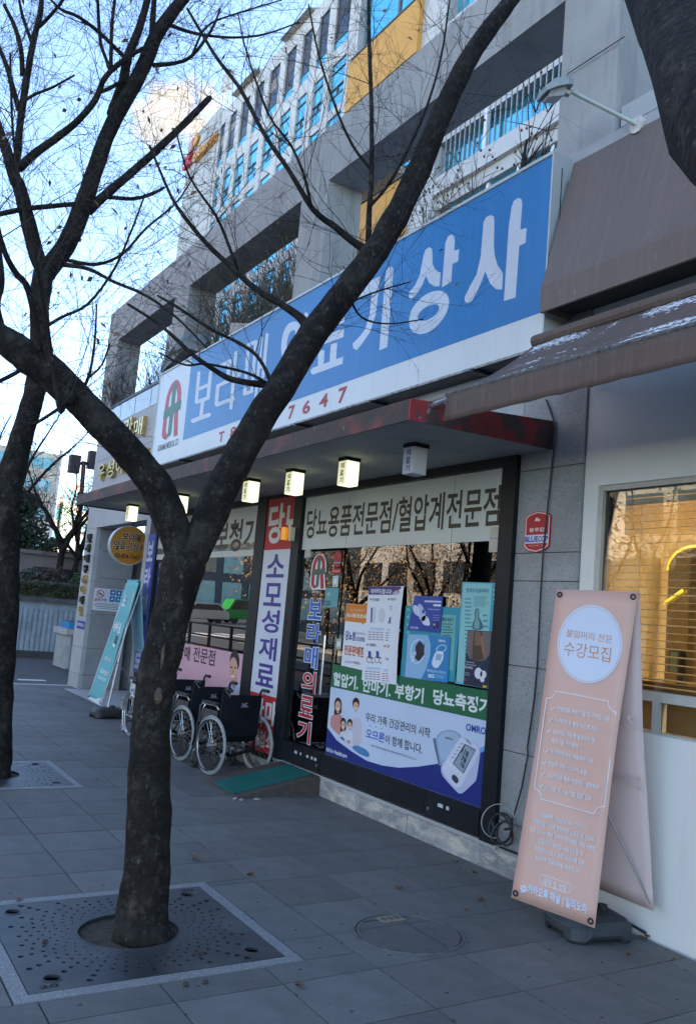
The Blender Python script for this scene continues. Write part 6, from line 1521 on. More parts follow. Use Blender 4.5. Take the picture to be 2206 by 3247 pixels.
br(t1, B1_, [('D', 838, 590, 20, Y), ('D', 836, 545, 15, Y+.02), ('D', 838, 480, 13, Y+.05), ('D', 843, 400, 12, Y+.1), ('D', 843, 250, 10, Y+.2), ('D', 838, 100, 9, Y+.3), ('D', 836, -30, 7, Y+.4)])
br(t1, B1_, [('D', 842, 575, 24, Y), ('D', 805, 552, 18, Y+.05), ('D', 760, 515, 15, Y+.1), ('D', 711, 476, 13, Y+.15), ('D', 654, 384, 11, Y+.25), ('D', 600, 305, 10, Y+.35), ('D', 546, 203, 9, Y+.45), ('D', 489, 127, 8, Y+.5), ('D', 425, 19, 6, Y+.6)])
br(t1, B1_, [('D', 706, 470, 8, Y+.15), ('D', 690, 400, 7, Y+.1), ('D', 660, 330, 6, Y+.1), ('D', 610, 260, 5, Y), ('D', 560, 120, 4, Y), ('D', 540, 30, 3, Y)], 5)
br(t1, B1_, [('D', 838, 470, 8, Y+.05), ('D', 880, 420, 8, Y), ('D', 920, 350, 7, Y-.05), ('D', 965, 250, 6, Y-.1), ('D', 1000, 130, 5, Y-.1), ('D', 1020, 0, 4, Y-.1)], 5)
br(t1, B1_, [('D', 846, 390, 8, Y+.1), ('D', 800, 330, 7, Y+.2), ('D', 760, 240, 6, Y+.3), ('D', 722, 120, 5, Y+.4), ('D', 700, 10, 4, Y+.5)], 5)
br(t1, B1_, [('D', 698, 745, 26, Y), ('D', 683, 722, 20, Y+.03), ('D', 643, 694, 17, Y+.1), ('D', 580, 656, 14, Y+.2), ('D', 532, 612, 13, Y+.3), ('D', 469, 553, 11, Y+.4), ('D', 412, 483, 9, Y+.5), ('D', 383, 433, 7, Y+.6), ('D', 340, 330, 5, Y+.7)])
br(t1, B1_, [('D', 540, 618, 9, Y+.3), ('D', 520, 560, 8, Y+.3), ('D', 490, 490, 7, Y+.3), ('D', 430, 400, 5, Y+.3), ('D', 400, 300, 4, Y+.3)], 5)
br(t1, B1_, [('D', 622, 880, 22, Y), ('D', 600, 874, 16, Y+.03), ('D', 529, 862, 14, Y+.1), ('D', 491, 842, 12, Y+.15), ('D', 440, 807, 10, Y+.2), ('D', 393, 763, 9, Y+.3), ('D', 350, 728, 7, Y+.4), ('D', 290, 690, 6, Y+.5)])
br(t1, B1_, [('D', 614, 866, 12, Y), ('D', 598, 830, 9, Y+.05), ('D', 575, 800, 9, Y+.1), ('D', 536, 775, 8, Y+.2), ('D', 478, 747, 7, Y+.3), ('D', 406, 699, 7, Y+.4), ('D', 358, 671, 5, Y+.5)], 6)
br(t1, B1_, [('D', 610, 872, 9, Y), ('D', 560, 846, 7, Y+.05), ('D', 470, 826, 6, Y+.1), ('D', 420, 828, 5, Y+.15), ('D', 360, 800, 4, Y+.2)], 5)
br(t1, B1_, [('D', 148, 900, 14, Y), ('D', 140, 935, 12, Y-.02), ('D', 130, 890, 12, Y-.03), ('D', 122, 842, 12, Y-.05), ('D', 108, 747, 11, Y-.08), ('D', 86, 620, 10, Y-.1), ('D', 63, 525, 9, Y-.1), ('D', 51, 445, 8, Y-.1), ('D', 30, 300, 6, Y-.1), ('D', 24, 120, 5, Y-.1)], 6)
br(t1, B1_, [('D', 90, 800, 18, Y), ('D', 67, 664, 16, Y-.05), ('D', 32, 613, 14, Y-.1), ('D', 6, 556, 12, Y-.15), ('D', -20, 440, 10, Y-.2), ('D', -40, 300, 7, Y-.2)], 7)
br(t1, B1_, [('D', 735, 735, 7, Y), ('D', 790, 690, 5, Y-.1), ('D', 860, 660, 4, Y-.2), ('D', 930, 640, 3, Y-.25)], 5)
br(t1, B1_, [('D', 790, 670, 6, Y), ('D', 820, 720, 5, Y-.1), ('D', 880, 735, 4, Y-.15), ('D', 960, 725, 3, Y-.2)], 5)
# knots, bark scars
for reg, x, y, r in (('D', 160, 900, .04), ('D', 338, 1075, .035)):
    p, _ = node(reg, x, y, 1, Y-.03); MB().blob(p+V((0, .03, 0)), r, r*.7, r, 10, 7, .2).build('knot', m_bark, t1, smooth=True)
scar = mat('bark_scar', (.09, .066, .045), .9, var=.5, scale=60, bump=.8, bscale=60)
for x, y, rx, rz in ((372, 1490, .008, .06), (362, 1580, .02, .035)):
    p, _ = node('D', x, y, 1, Y-.118); MB().blob(p+V((0, .012, 0)), rx, .012, rz, 8, 6, .35).build('bark_scar', scar, t1)
tips1 = []
tw = twigs(B1_, 150, .3, 1.0, .0028, up=.35, sub=5, seed=11, tips=tips1); twigs(R1_+L1_, 60, .25, .8, .0028, up=.2, sub=4, seed=12, mb=tw, start=.3)
tw.build('twigs', m_twig, t1, kind='stuff'); dead_leaves(tips1, 30, .045, t1)

t2 = thing('street_tree', 'dark street tree at the left edge with its bare crown against the sky', 'tree', (1.58, 8.2, 0), 'bare street trees along the kerb')
Y = 8.2; B2_, L2_ = [], []
limb('trunk', [('D', -28, 1775, 110, Y), ('D', -24, 1740, 96, Y), ('D', -18, 1660, 84, Y), ('D', -10, 1560, 78, Y), ('D', 0, 1450, 76, Y), ('D', 6, 1340, 74, Y), ('D', 10, 1230, 68, Y), ('D', 20, 1110, 60, Y), ('D', 45, 1010, 52, Y), ('D', 66, 940, 48, Y), ('D', 80, 885, 46, Y), ('D', 90, 800, 44, Y), ('D', 91, 747, 42, Y), ('D', 92, 680, 42, Y), ('D', 98, 632, 46, Y), ('D', 108, 600, 50, Y)], t2, 28, 8, .05)
limb('limb', [('D', 106, 625, 40, Y), ('D', 84, 580, 36, Y), ('D', 62, 493, 34, Y), ('D', 46, 430, 31, Y), ('D', 32, 397, 28, Y), ('D', 16, 343, 25, Y), ('D', 0, 300, 22, Y), ('D', -30, 200, 17, Y), ('D', -50, 80, 12, Y)], t2, 10, 4, .05, add=L2_)
limb('limb', [('D', 104, 620, 44, Y), ('D', 148, 560, 44, Y-.02), ('D', 170, 515, 42, Y-.05), ('D', 197, 444, 40, Y-.1), ('D', 217, 381, 37, Y-.15), ('D', 242, 311, 35, Y-.2), ('D', 272, 250, 33, Y-.25), ('D', 303, 195, 34, Y-.3), ('D', 332, 136, 34, Y-.3), ('D', 356, 79, 32, Y-.35), ('D', 390, 30, 28, Y-.4), ('D', 430, -20, 24, Y-.4), ('D', 500, -120, 16, Y-.4)], t2, 12, 4, .05, add=L2_)
def b2(nodes, s_=7): br(t2, B2_, [('D', x, y, w_, Y+dy) for x, y, w_, dy in nodes], s_)
b2([(254, 262, 24, -.2), (262, 235, 23, -.2), (279, 190, 22, -.25), (292, 127, 20, -.3), (317, 63, 18, -.3), (338, -10, 15, -.3)], 9)
b2([(345, 110, 14, -.3), (346, 60, 14, -.3), (350, 0, 12, -.3), (352, -60, 9, -.3)])
b2([(198, 480, 24, -.05), (241, 441, 21, -.15), (286, 403, 19, -.25), (343, 352, 17, -.35), (413, 286, 15, -.4), (470, 228, 14, -.5), (478, 222, 9, -.5)], 9)
b2([(241, 447, 10, -.15), (301, 451, 9, -.2), (343, 441, 8, -.25), (374, 425, 6, -.3)])
b2([(346, 148, 11, -.3), (397, 143, 9, -.4), (435, 127, 8, -.5), (479, 70, 6, -.6), (500, 20, 4, -.6)])
b2([(435, 127, 6, -.5), (470, 60, 5, -.5), (540, 30, 4, -.5), (640, 0, 3, -.5)], 5)
b2([(380, 55, 10, -.35), (440, 75, 8, -.5), (520, 85, 6, -.6), (600, 78, 5, -.7), (680, 50, 3, -.8)], 6)
b2([(41, 384, 20, 0), (83, 346, 18, -.1), (136, 308, 17, -.2), (178, 273, 15, -.3), (216, 228, 14, -.35), (240, 175, 12, -.4), (286, 133, 11, -.4), (327, 109, 9, -.4)], 8)
b2([(220, 212, 9, -.35), (250, 200, 9, -.35), (285, 180, 8, -.3)])
b2([(-20, 492, 13, .05), (0, 486, 12, 0), (63, 473, 12, -.1), (171, 463, 11, -.1)])
b2([(250, 160, 9, -.4), (240, 130, 8, -.4), (228, 92, 8, -.4), (222, 0, 7, -.4), (218, -80, 5, -.4)])
b2([(252, 160, 9, -.4), (254, 63, 8, -.4), (262, -10, 7, -.4)])
b2([(286, 133, 10, -.4), (228, 76, 9, -.3), (178, 38, 8, -.3), (136, 19, 6, -.3), (90, -30, 4, -.3)])
b2([(36, 400, 18, 0), (40, 349, 17, 0), (46, 286, 16, 0), (52, 238, 16, 0), (62, 175, 15, 0), (76, 95, 14, 0), (92, 32, 12, 0), (97, -20, 10, 0)], 8)
b2([(44, 250, 13, 0), (30, 200, 12, .05), (16, 150, 11, .1), (-4, 100, 9, .1)])
b2([(52, 170, 12, 0), (48, 110, 11, .05), (34, 60, 10, .1), (10, 10, 8, .1)])
b2([(74, 100, 9, 0), (60, 60, 8, .05), (48, 20, 7, .1), (40, -30, 5, .1)])
b2([(90, 60, 9, 0), (110, 40, 8, -.1), (140, 5, 7, -.2), (160, -30, 5, -.2)])
b2([(52, 232, 8, 0), (80, 214, 7, -.1), (120, 198, 6, -.2), (170, 170, 4, -.3)])
b2([(100, 745, 9, 0), (140, 720, 8, -.2), (200, 690, 7, -.4), (260, 610, 6, -.6), (300, 520, 5, -.7), (330, 440, 4, -.8)], 6)
b2([(140, 600, 12, 0), (200, 610, 9, -.3), (260, 640, 8, -.6), (330, 670, 7, -.9), (400, 720, 5, -1.1), (470, 790, 4, -1.2)], 6)
b2([(150, 590, 9, 0), (220, 600, 8, -.2), (280, 575, 7, -.3), (330, 520, 6, -.4), (400, 460, 4, -.5), (440, 400, 3, -.5)], 6)
b2([(60, 970, 9, 0), (100, 950, 8, -.2), (170, 900, 9, -.3), (200, 860, 8, -.4), (215, 780, 6, -.5), (220, 690, 4, -.5)], 6)
b2([(196, 862, 6, -.4), (230, 830, 5, -.5), (250, 780, 4, -.5)], 5)
b2([(18, 800, 22, .1), (-10, 700, 24, .1), (0, 640, 22, .1), (-6, 560, 18, .1), (-20, 450, 14, .1)], 8)
b2([(86, 790, 8, 0), (60, 830, 9, 0), (30, 850, 10, .05), (-10, 870, 10, .1)], 6)
tips2 = []
tw = twigs(B2_, 300, .4, 1.5, .0031, up=.3, sub=5, seed=21, tips=tips2); twigs(L2_, 120, .4, 1.4, .0036, up=.25, sub=5, seed=22, mb=tw, start=.05)
tw.build('twigs', m_twig, t2, kind='stuff'); dead_leaves(tips2, 150, .085, t2)
# the tree beside the camera: only its leaning limb is in the picture
t3 = thing('street_tree', 'thick dark limb of a near street tree crossing the top right corner', 'tree', (1.62, .15, 0), 'bare street trees along the kerb')
e1, e2 = hitY('D', 1680, 328, 1.25), hitY('D', 1503, -35, 1.95)
pts = [V((1.58, .1, 0)), V((1.6, .15, .6)), V((1.55, .12, 1.3)), V((1.5, .3, 1.85)), (V((1.5, .3, 1.85))+e1)/2+V((-.0, -.05, .0)), e1, (e1+e2)/2, e2, e2+(e2-e1)*.7, e2+(e2-e1)*1.6]
pt_, rt_ = subdiv(pts, [.2, .16, .15, .15, .145, .142, .14, .135, .11, .08], 4)
MB().tube(pt_, rt_, 16, wob=.06).build('limb', m_bark, t3, smooth=True)
limb_b = [V((1.5, .3, 1.85)), V((1.2, .0, 2.6)), V((.9, -.3, 3.6)), V((.7, -.6, 5))]
p_, r_2 = subdiv(limb_b, [.13, .11, .09, .06], 4); MB().tube(p_, r_2, 12, wob=.05).build('limb', m_bark, t3, smooth=True)
box('pit_soil', m_soil, 1.3, 1.9, -.15, .45, -.06, .004, kind='structure')

# ================================================================ plants on the shop roof
def shrub(mb, base, n, h, spread, r, seed, lean=(0, 0), sub=3, wav=.12):
    rnd = random.Random(seed)
    for _ in range(n):
        p = V(base)+V((rnd.gauss(0, spread[0]*.3), rnd.gauss(0, spread[1]*.3), 0)); d = V((rnd.gauss(lean[0], .25), rnd.gauss(lean[1], .3), 1)).normalized(); L = h*rnd.uniform(.5, 1.1); pts = [p]; q = p
        for k in range(5):
            d = (d+V((rnd.gauss(0, wav), rnd.gauss(0, wav), rnd.gauss(0, .05)))).normalized(); q = q+d*L/5; pts.append(q)
        mb.tube(pts, [r*(1-.8*k/5) for k in range(6)], 3, cap=False)
        for _ in range(sub):
            i = rnd.randrange(1, 5); b = pts[i]; dd = (d+V((rnd.gauss(0, .6), rnd.gauss(0, .6), rnd.gauss(.1, .4)))).normalized(); L2 = L*rnd.uniform(.15, .4)
            mb.tube([b, b+dd*L2*.5+V((0, 0, .01)), b+dd*L2], [r*.6, r*.45, r*.15], 3, cap=False)
    return mb
s1 = thing('roof_shrub', 'dense bare dark shrub behind the glass strip at the far end of the roof', 'shrub', (4.9, 13.9, 5.0))
mb = MB()
for i in range(9): shrub(mb, (4.75+.3*(i % 2), 12.75+i*.34, 4.95), 30, 1.55 if i < 6 else 1.35, (.25, .35), .006, 40+i, sub=6)
mb.build('stems', m_twig, s1, kind='stuff')
s1b = thing('roof_shrub', 'bare twiggy shrub hanging in front of the far pergola column', 'shrub', (4.2, 15.6, 5.0))
mb = MB()
for i in range(4): shrub(mb, (4.26, 15.0+i*.35, 5.0), 16, .9, (.1, .3), .005, 60+i, lean=(-.15, 0), sub=5)
mb.build('stems', m_twig, s1b, kind='stuff')
s2 = thing('roof_bamboo', 'thicket of brown and green stems behind the big sign between pergola columns', 'shrub', (5.0, 10.2, 5.0))
mb = MB(); mb2 = MB(); rnd = random.Random(5)
m_bam = mat('dry_green_stem', (.07, .075, .045), .7, var=.4, scale=9); m_bam2 = mat('dry_grass_stem', (.14, .105, .07), .8, var=.4, scale=9)
for i in range(11): shrub(mb, (4.85+.25*(i % 2), 8.7+i*.31, 5.0), 34, 1.75, (.2, .35), .007, 80+i, sub=4, wav=.16)
for i in range(11): shrub(mb2, (4.8+.3*(i % 2), 8.7+i*.31, 5.0), 30, 1.65, (.2, .35), .005, 180+i, sub=5, wav=.2)
for _ in range(2600):
    p = V((rnd.uniform(4.68, 5.1), rnd.uniform(8.6, 12.0), rnd.uniform(5.5, 6.7)));
    if p.z > 6.05+.6*math.sin(p.y*2.2)**2: continue
    a = rnd.uniform(0, 6.28); d = V((math.cos(a), math.sin(a), rnd.uniform(-.4, .6))).normalized()*rnd.uniform(.08, .2); sd_ = d.orthogonal().normalized()*.006
    mb.add([p, p+d*.5+sd_, p+d, p+d*.5-sd_], [(0, 1, 2, 3)])
mb.build('green_stems', m_bam, s2, kind='stuff'); mb2.build('dry_stems', m_bam2, s2, kind='stuff')
for k, (y, h_, nn) in enumerate(((5.05, 1.25, 9), (6.15, 1.15, 14), (5.7, 1.0, 10), (7.1, .85, 12))):
    sp = thing('roof_sapling', ['thin bare sapling with a thicker stem behind the right part of the sign', 'bare twiggy sapling with dry seed heads behind the middle of the sign', 'small bare bush just right of the middle sapling behind the sign', 'low dry twigs on the sign top near the dark tree limb'][k], 'shrub', (4.5, y, 5.0), 'saplings on the shop roof')
    mb = shrub(MB(), (4.45, y, 4.95), nn, h_, (.08, .35), .006 if k else .009, 300+k, sub=7)
    if k == 0: mb.tube([(4.45, 5.05, 4.95), (4.43, 5.0, 5.3), (4.44, 4.96, 5.62)], [.022, .02, .012], 6)
    mb.build('stems', m_twig_lt if k else m_twig, sp, kind='stuff')
    rnd = random.Random(k); mb2 = MB()
    for _ in range(24):
        c_ = V((4.45+rnd.gauss(0, .06), y+rnd.gauss(0, .22), 5.15+rnd.random()*h_*.75)); mb2.blob(c_, .012, .012, .014, 5, 3)
    mb2.build('seed_heads', m_twig_lt, sp, kind='stuff')

# ================================================================ background beyond the side lane
def brick_wall(): pass
w1 = thing('planter_wall', 'blue grey ribbed concrete planter wall with a dark coping beyond the side lane', 'wall', (5, 22.9, 0))
m_rib = mat('ribbed_paint', (.33, .38, .43), .8, var=.18, scale=3, bump=.6, bscale=45); splotch(m_rib, (.2, .215, .23), 3, .5, .8, stretch=(1, 1, .5)); splotch(m_rib, (.58, .62, .66), 2.2, .62, .72, stretch=(2, 1, .5))
box('wall_body', m_rib, 2.6, 9.5, 22.96, 23.3, 0, 1.385, w1)
for i in range(54):
    x = 2.66+i*.127; box('rib', m_rib, x, x+.085, 22.92, 22.965, .14, 1.21, w1)
box('base_course', mat('dark_base', (.06, .06, .06), .8, var=.3), 2.6, 9.5, 22.9, 22.97, -.02, .13, w1)
for i in range(7): box('coping_stone', mat('coping', (.1, .1, .1), .8, var=.3, scale=5) if i == 0 else bpy.data.materials['coping'], 2.55+i*1.0, 3.54+i*1.0, 22.86, 23.4, 1.386, 1.5, w1)
pb = thing('planter_box', 'pale ribbed concrete planter block standing at the lane corner', 'planter', (5.1, 19.8, 0))
m_pl = mat('planter_concrete', (.42, .44, .44), .85, var=.2, scale=4, bump=.3)
box('block', m_pl, 4.97, 6.6, 19.4, 20.4, 0, .75, pb); box('cap', m_pl, 4.9, 6.7, 19.3, 20.5, .752, .88, pb)
for i in range(12): box('rib', m_pl, 4.94, 4.972, 19.42+i*.08, 19.46+i*.08, .02, .72, pb)
for i in range(16): box('rib', m_pl, 5.0+i*.09, 5.05+i*.09, 19.36, 19.402, .02, .72, pb)
bp_ = thing('blue_tray', 'bright blue plastic plant tray on the concrete planter block', 'planter', (5.2, 19.8, .88))
box('tray', mat('tray_blue', (.03, .24, .5), .45), 4.98, 5.5, 19.5, 20.2, .882, 1.03, bp_, bevel=.01); box('soil', m_soil, 5.01, 5.47, 19.53, 20.17, 1.031, 1.04, bp_)
mb = shrub(MB(), (5.3, 19.8, 1.04), 14, .3, (.2, .3), .006, 500, sub=5); mb.build('plant_stems', m_bam, bp_, kind='stuff')
hz_ = mat('leaf_dark', (.03, .05, .022), .65, var=.35, scale=3, rnd=.1); hz2 = mat('leaf_olive', (.06, .065, .03), .7, var=.35, scale=4)
def leaf_mass(mb, c, rad, n, size, seed, shell=.35, flat_=1):
    rnd = random.Random(seed); c = V(c)
    for _ in range(n):
        d = V((rnd.gauss(0, 1), rnd.gauss(0, 1), rnd.gauss(0, 1))).normalized(); k = 1-shell*rnd.random()**1.4
        k *= 1+.18*math.sin(d.x*7+seed)*math.sin(d.z*6+d.y*5)
        p = c+V((d.x*rad[0]*k, d.y*rad[1]*k, d.z*rad[2]*k)); s_ = size*rnd.uniform(.6, 1.3)
        a = V((rnd.gauss(0, 1), rnd.gauss(0, 1), rnd.gauss(0, .7))).normalized()*s_; b = a.orthogonal().normalized()*s_*.45
        mb.add([p-a*.5, p+b, p+a*.5, p-b], [(0, 1, 2, 3)])
    return mb
hd_ = thing('hedge', 'low dark clipped hedge growing above the planter wall', 'hedge', (6, 23.8, 1.5))
mb = MB(); rnd = random.Random(8)
for _ in range(16000):
    p = V((rnd.uniform(2.6, 9.5), rnd.uniform(23.35, 24.3), 1.5+.4*rnd.random()**.6+.04*math.sin(rnd.random()*9))); s_ = rnd.uniform(.03, .06)
    a = V((rnd.gauss(0, 1), rnd.gauss(0, 1), rnd.gauss(0, 1))).normalized()*s_; b = a.orthogonal().normalized()*s_*.5; mb.add([p-a, p+b, p+a, p-b], [(0, 1, 2, 3)])
mb.box(2.6, 9.5, 23.5, 24.2, 1.45, 1.75)
mb.build('leaves', hz2, hd_, kind='stuff')
for k, (x, y, r) in enumerate(((5.75, 25.0, .45), (6.75, 24.8, .5), (5.3, 25.5, .4))):
    b_ = thing('garden_bush', ['reddish brown low bush behind the hedge', 'green leafy bush behind the hedge next to the granite pier', 'grey green bush in front of the stained wall'][k], 'bush', (x, y, 1.6))
    leaf_mass(MB(), (x, y, 1.95), (r, r, r*.85), 2600, .06, 90+k).build('leaves', [mat('bush_brown', (.07, .05, .035), .7, var=.4), mat('bush_green', (.05, .1, .035), .6, var=.35), mat('bush_grey', (.07, .08, .06), .7, var=.35)][k], b_, kind='stuff')
    shrub(MB(), (x, y, 1.5), 6, .5, (.1, .1), .012, 95+k).build('stems', m_twig, b_)
box('garden_soil', m_soil, 2.6, 9.5, 23.3, 30, 1.3, 1.48, kind='structure')
bw = thing('garden_wall', 'brown grey rendered wall with a dark louvre behind the garden hedge', 'wall', (7, 27.2, 1.5))
m_bw = mat('brown_wall', (.2, .17, .155), .85, var=.15, scale=2, bump=.1); splotch(m_bw, (.1, .085, .075), 1.2, .55, .8, stretch=(3, 1, .3))
x = 4.6
for i in range(4): box('wall_panel', m_bw, 4.6+i*1.4, 5.995+i*1.4, 27.1, 27.5, 1.4, 2.76, bw)
box('cap', m_bw, 4.5, 10.3, 27.0, 27.6, 2.762, 2.88, bw)
lv = box('louvre', m_dark, 5.64, 7.1, 27.05, 27.098, 1.8, 2.39, bw)
for i in range(9): MB().prism([(5.64, 27.05, 1.82+i*.063), (5.64, 26.99, 1.80+i*.063), (5.64, 26.99, 1.81+i*.063), (5.64, 27.05, 1.845+i*.063)], [(7.1, 27.05, 1.82+i*.063), (7.1, 26.99, 1.80+i*.063), (7.1, 26.99, 1.81+i*.063), (7.1, 27.05, 1.845+i*.063)]).build('blade', mat('louvre_blade', (.045, .045, .045), .5) if i == 0 else bpy.data.materials['louvre_blade'], lv)
# red lamp post with two box floodlights
lpst = thing('lamp_post', 'dark red lamp post carrying two black box floodlights', 'lamp post', (6.8, 27, 1.5))
pb0, pt0 = hitY('f3', 708, 1290, 26.9), hitY('f3', 775, 240, 26.9)
MB().tube([V((pb0.x, 26.9, 1.4)), V((pt0.x, 26.9, pt0.z))], .07, 8).build('pole', mat('post_red', (.16, .035, .03), .5), lpst)
MB().tube([V((pt0.x-.32, 26.9, pt0.z-.12)), V((pt0.x+.32, 26.9, pt0.z-.02))], .05, 6).build('cross_arm', m_dark, lpst)
for s_, dz in ((-1, -.14), (1, .08)):
    MB().box(pt0.x+s_*.28-.16, pt0.x+s_*.28+.16, 26.75, 27.05, pt0.z+dz-.28, pt0.z+dz+.28).build('floodlight_box', mat('box_dark', (.05, .035, .035), .5), lpst, bevel=.02)
# trees behind the wall
def bare_tree(label, base, h, seed, lean=(0, 0), r=.1, n=90, m=None, group='bare garden trees'):
    t = thing('bare_tree', label, 'tree', base, group); rnd = random.Random(seed); b = V(base); paths = []
    tr = [b, b+V((lean[0]*.3, lean[1]*.3, h*.18)), b+V((lean[0]*.6, lean[1]*.6, h*.36))]
    p, rr = subdiv(tr, [r, r*.85, r*.75], 3); MB().tube(p, rr, 8, wob=.06).build('trunk', m or m_bark, t, smooth=True)
    for k in range(5):
        a = 2*PI*k/5+rnd.random(); q = [tr[-1]-V((0, 0, h*.06*(k % 2)))]; d = V((math.cos(a)*.7, math.sin(a)*.7, 1)).normalized()
        for j in range(4):
            d = (d+V((rnd.gauss(0, .22), rnd.gauss(0, .22), .12))).normalized(); q.append(q[-1]+d*h*.16)
        p, rr = subdiv(q, [r*.6, r*.45, r*.3, r*.2, r*.08], 3); MB().tube(p, rr, 6, wob=.06).build('limb', m or m_bark, t, smooth=True); paths.append((p, rr))
    twigs(paths, n, h*.1, h*.3, .014, up=.3, sub=4, xmax=99, seed=seed).build('twigs', m or m_twig, t, kind='stuff')
    return t, paths
bare_tree('bare dark garden tree in front of the louvre', (6.1, 25.9, 1.45), 4.6, 31, (.1, 0), .12, 110)
bare_tree('second bare garden tree beside the red lamp post', (6.55, 26.3, 1.45), 4.2, 33, (.35, 0), .1, 80)
bare_tree('bare leaning tree above the evergreen by the left tree trunk', (4.6, 28.4, 1.4), 6.4, 35, (.5, 0), .14, 120)
ev = thing('evergreen_tree', 'dense dark evergreen tree standing behind the brown wall', 'tree', (5.2, 28.6, 1.4))
mb = MB()
for k, (dx, dz, r) in enumerate(((0, 2.2, .95), (.45, 1.5, .9), (-.5, 1.6, .9), (.1, .9, 1.0), (.6, .8, .75), (-.7, .8, .8), (.05, 2.9, .55))): leaf_mass(mb, (5.3+dx, 28.6, 1.5+dz), (r, r, r*.75), 1500, .13, 70+k, .6)
mb.build('crown', hz_, ev, kind='stuff'); MB().tube([(5.3, 28.6, 1.4), (5.3, 28.6, 3.5)], [.12, .07], 8).build('trunk', m_bark, ev)
sf2 = thing('evergreen_shrub', 'small cloud pruned pine beside the garden wall', 'shrub', (6.4, 28.2, 2.4))
mb = MB()
for k, (dx, dz, r) in enumerate(((0, .8, .4), (.4, .5, .32), (-.35, .45, .3))): leaf_mass(mb, (6.5+dx, 28.2, 2.4+dz), (r, r, r*.5), 700, .07, 170+k, .6)
mb.build('crown', hz2, sf2, kind='stuff'); MB().tube([(6.5, 28.2, 1.4), (6.5, 28.2, 3.2)], [.06, .03], 6).build('trunk', m_bark, sf2)
# far buildings in the sun
m_fb = mat('far_beige', (.58, .49, .4), .8, var=.06, scale=.6); m_teal_w = mat('far_teal_window', (.1, .36, .4), .15, var=.3, scale=.8, spec=.9); m_warm = mat('far_warm_wall', (.6, .46, .34), .8, var=.08, scale=.5)
K = 1.5
def kz(z): return (z-1.62)*K+1.62 if z > .5 else z
def kbox(nm, m, x0, x1, y0, y1, z0, z1, par): return box(nm, m, x0*K, x1*K, y0*K, y1*K, kz(z0), kz(z1), par)
fb = thing('far_building', 'beige far building with bands of teal windows and a rounded corner pipe', 'building', (15, 93, 0))
kbox('wall', m_fb, 2, 13.3, 60, 72, -.2, 11.1, fb)
for i in range(9):
    for j in range(7): kbox('facade_panel', m_fb, 2.05+i*1.25, 3.27+i*1.25, 59.95, 60.0, .6+j*1.5, 2.06+j*1.5, fb)
for (zz_, n) in ((9.95, 4), (8.45, 5), (6.6, 4), (4.6, 4)):
    for i in range(n):
        x1 = 12.9-i*1.5; wd = kbox('window', m_teal_w, x1-1.4, x1, 59.9, 59.96, zz_, zz_+.75, fb); kbox('mullion', m_wframe, x1-.72, x1-.68, 59.87, 59.9, zz_, zz_+.75, wd)
txt('한의원', 11.3*K, 12.5*K, kz(8.6), kz(9.05), Frame((0, 59.86*K, 0), (1, 0, 0), (0, 0, 1)), .001, ink('c6d4e4'), fb, bold=.03)
MB().tube([(13.35*K, 59.9*K, 0), (13.35*K, 59.9*K, kz(11.4))], .2, 10).build('corner_pipe', m_apw, fb)
fb2 = thing('far_building', 'sunlit warm stepped building right of the beige one in the distance', 'building', (25, 99, 0))
F2 = Frame((13.6*K, 61.0*K, 0), (math.sin(math.radians(26)), math.cos(math.radians(26))*1.0, 0), (0, 0, 1))
MB().fbox(F2, 0, 13, -.2, kz(10.2), -10, 0).build('wall', m_warm, fb2); MB().fbox(F2, 0, 9, kz(10.2), kz(11.2), -9, -1).build('upper_storey', m_warm, fb2)
MB().fbox(F2, 13, 30, -.2, kz(8.4), -12, -.3).build('wall', m_warm, fb2)
for j in range(5):
    for i in range(7): MB().fbox(F2, .9+i*2.7, 2.8+i*2.7, 1.5+j*2.6, 3.0+j*2.6, -.02, .03).build('window', m_teal_w, fb2)
MB().fbox(F2, 2.2, 7, 7.2, 11.5, .2, .35).build('sign_board', ink('c8d8b8'), fb2); MB().fbox(F2, 12, 15, 2.5, 6, .2, .35).build('sign_board', ink('b04a40'), fb2)
fb3 = thing('far_building', 'tall pale tower far off behind the garden trees', 'building', (-5, 120, 0))
box('wall', m_fb, -12, 6, 118, 130, -.2, 22, fb3)
for j in range(8):
    for i in range(7): box('window', m_teal_w, -11+i*2.4, -9.4+i*2.4, 117.9, 118, 1.5+j*2.5, 3+j*2.5, fb3)

# ================================================================ the other side of the street (seen in the shop glass)
m_goldleaf = mat('brown_leaf', (.55, .32, .13), .7, var=.45, scale=2)
for k in range(8):
    x, y = -14.6+1.0*(k % 2), 13.5+k*4.2
    t, paths = bare_tree('brown leaved street tree across the road, number %s from the crossing' % ['one', 'two', 'three', 'four', 'five', 'six', 'seven', 'eight', 'nine'][k], (x, y, -.02), 7.2, 600+k, (random.uniform(-.3, .3), 0), .17, 70, group='trees across the road')
    t['label'] = ['brown leaved tree mirrored at the left edge of the salon window', 'brown leaved tree mirrored in the salon window behind the blind', 'brown leaved tree mirrored above the dark product poster', 'brown leaved tree mirrored above the blue posters', 'brown leaved tree mirrored above the price list', 'brown leaved tree mirrored left of the price list', 'brown leaved tree mirrored in the glass door', 'brown leaved tree mirrored at the right edge of the far window'][k]
    rnd = random.Random(k); mb = MB()
    for _ in range(1500):
        p, r = rnd.choice(paths); b = rnd.choice(p)+V((rnd.gauss(0, .75), rnd.gauss(0, .75), rnd.gauss(-.3, .9))); s_ = rnd.uniform(.045, .09)
        a = V((rnd.gauss(0, 1), rnd.gauss(0, 1), rnd.gauss(0, 1))).normalized()*s_; c = a.orthogonal().normalized()*s_*.5; mb.add([b-a, b+c, b+a, b-c], [(0, 1, 2, 3)])
    mb.build('leaves', m_goldleaf, t, kind='stuff')
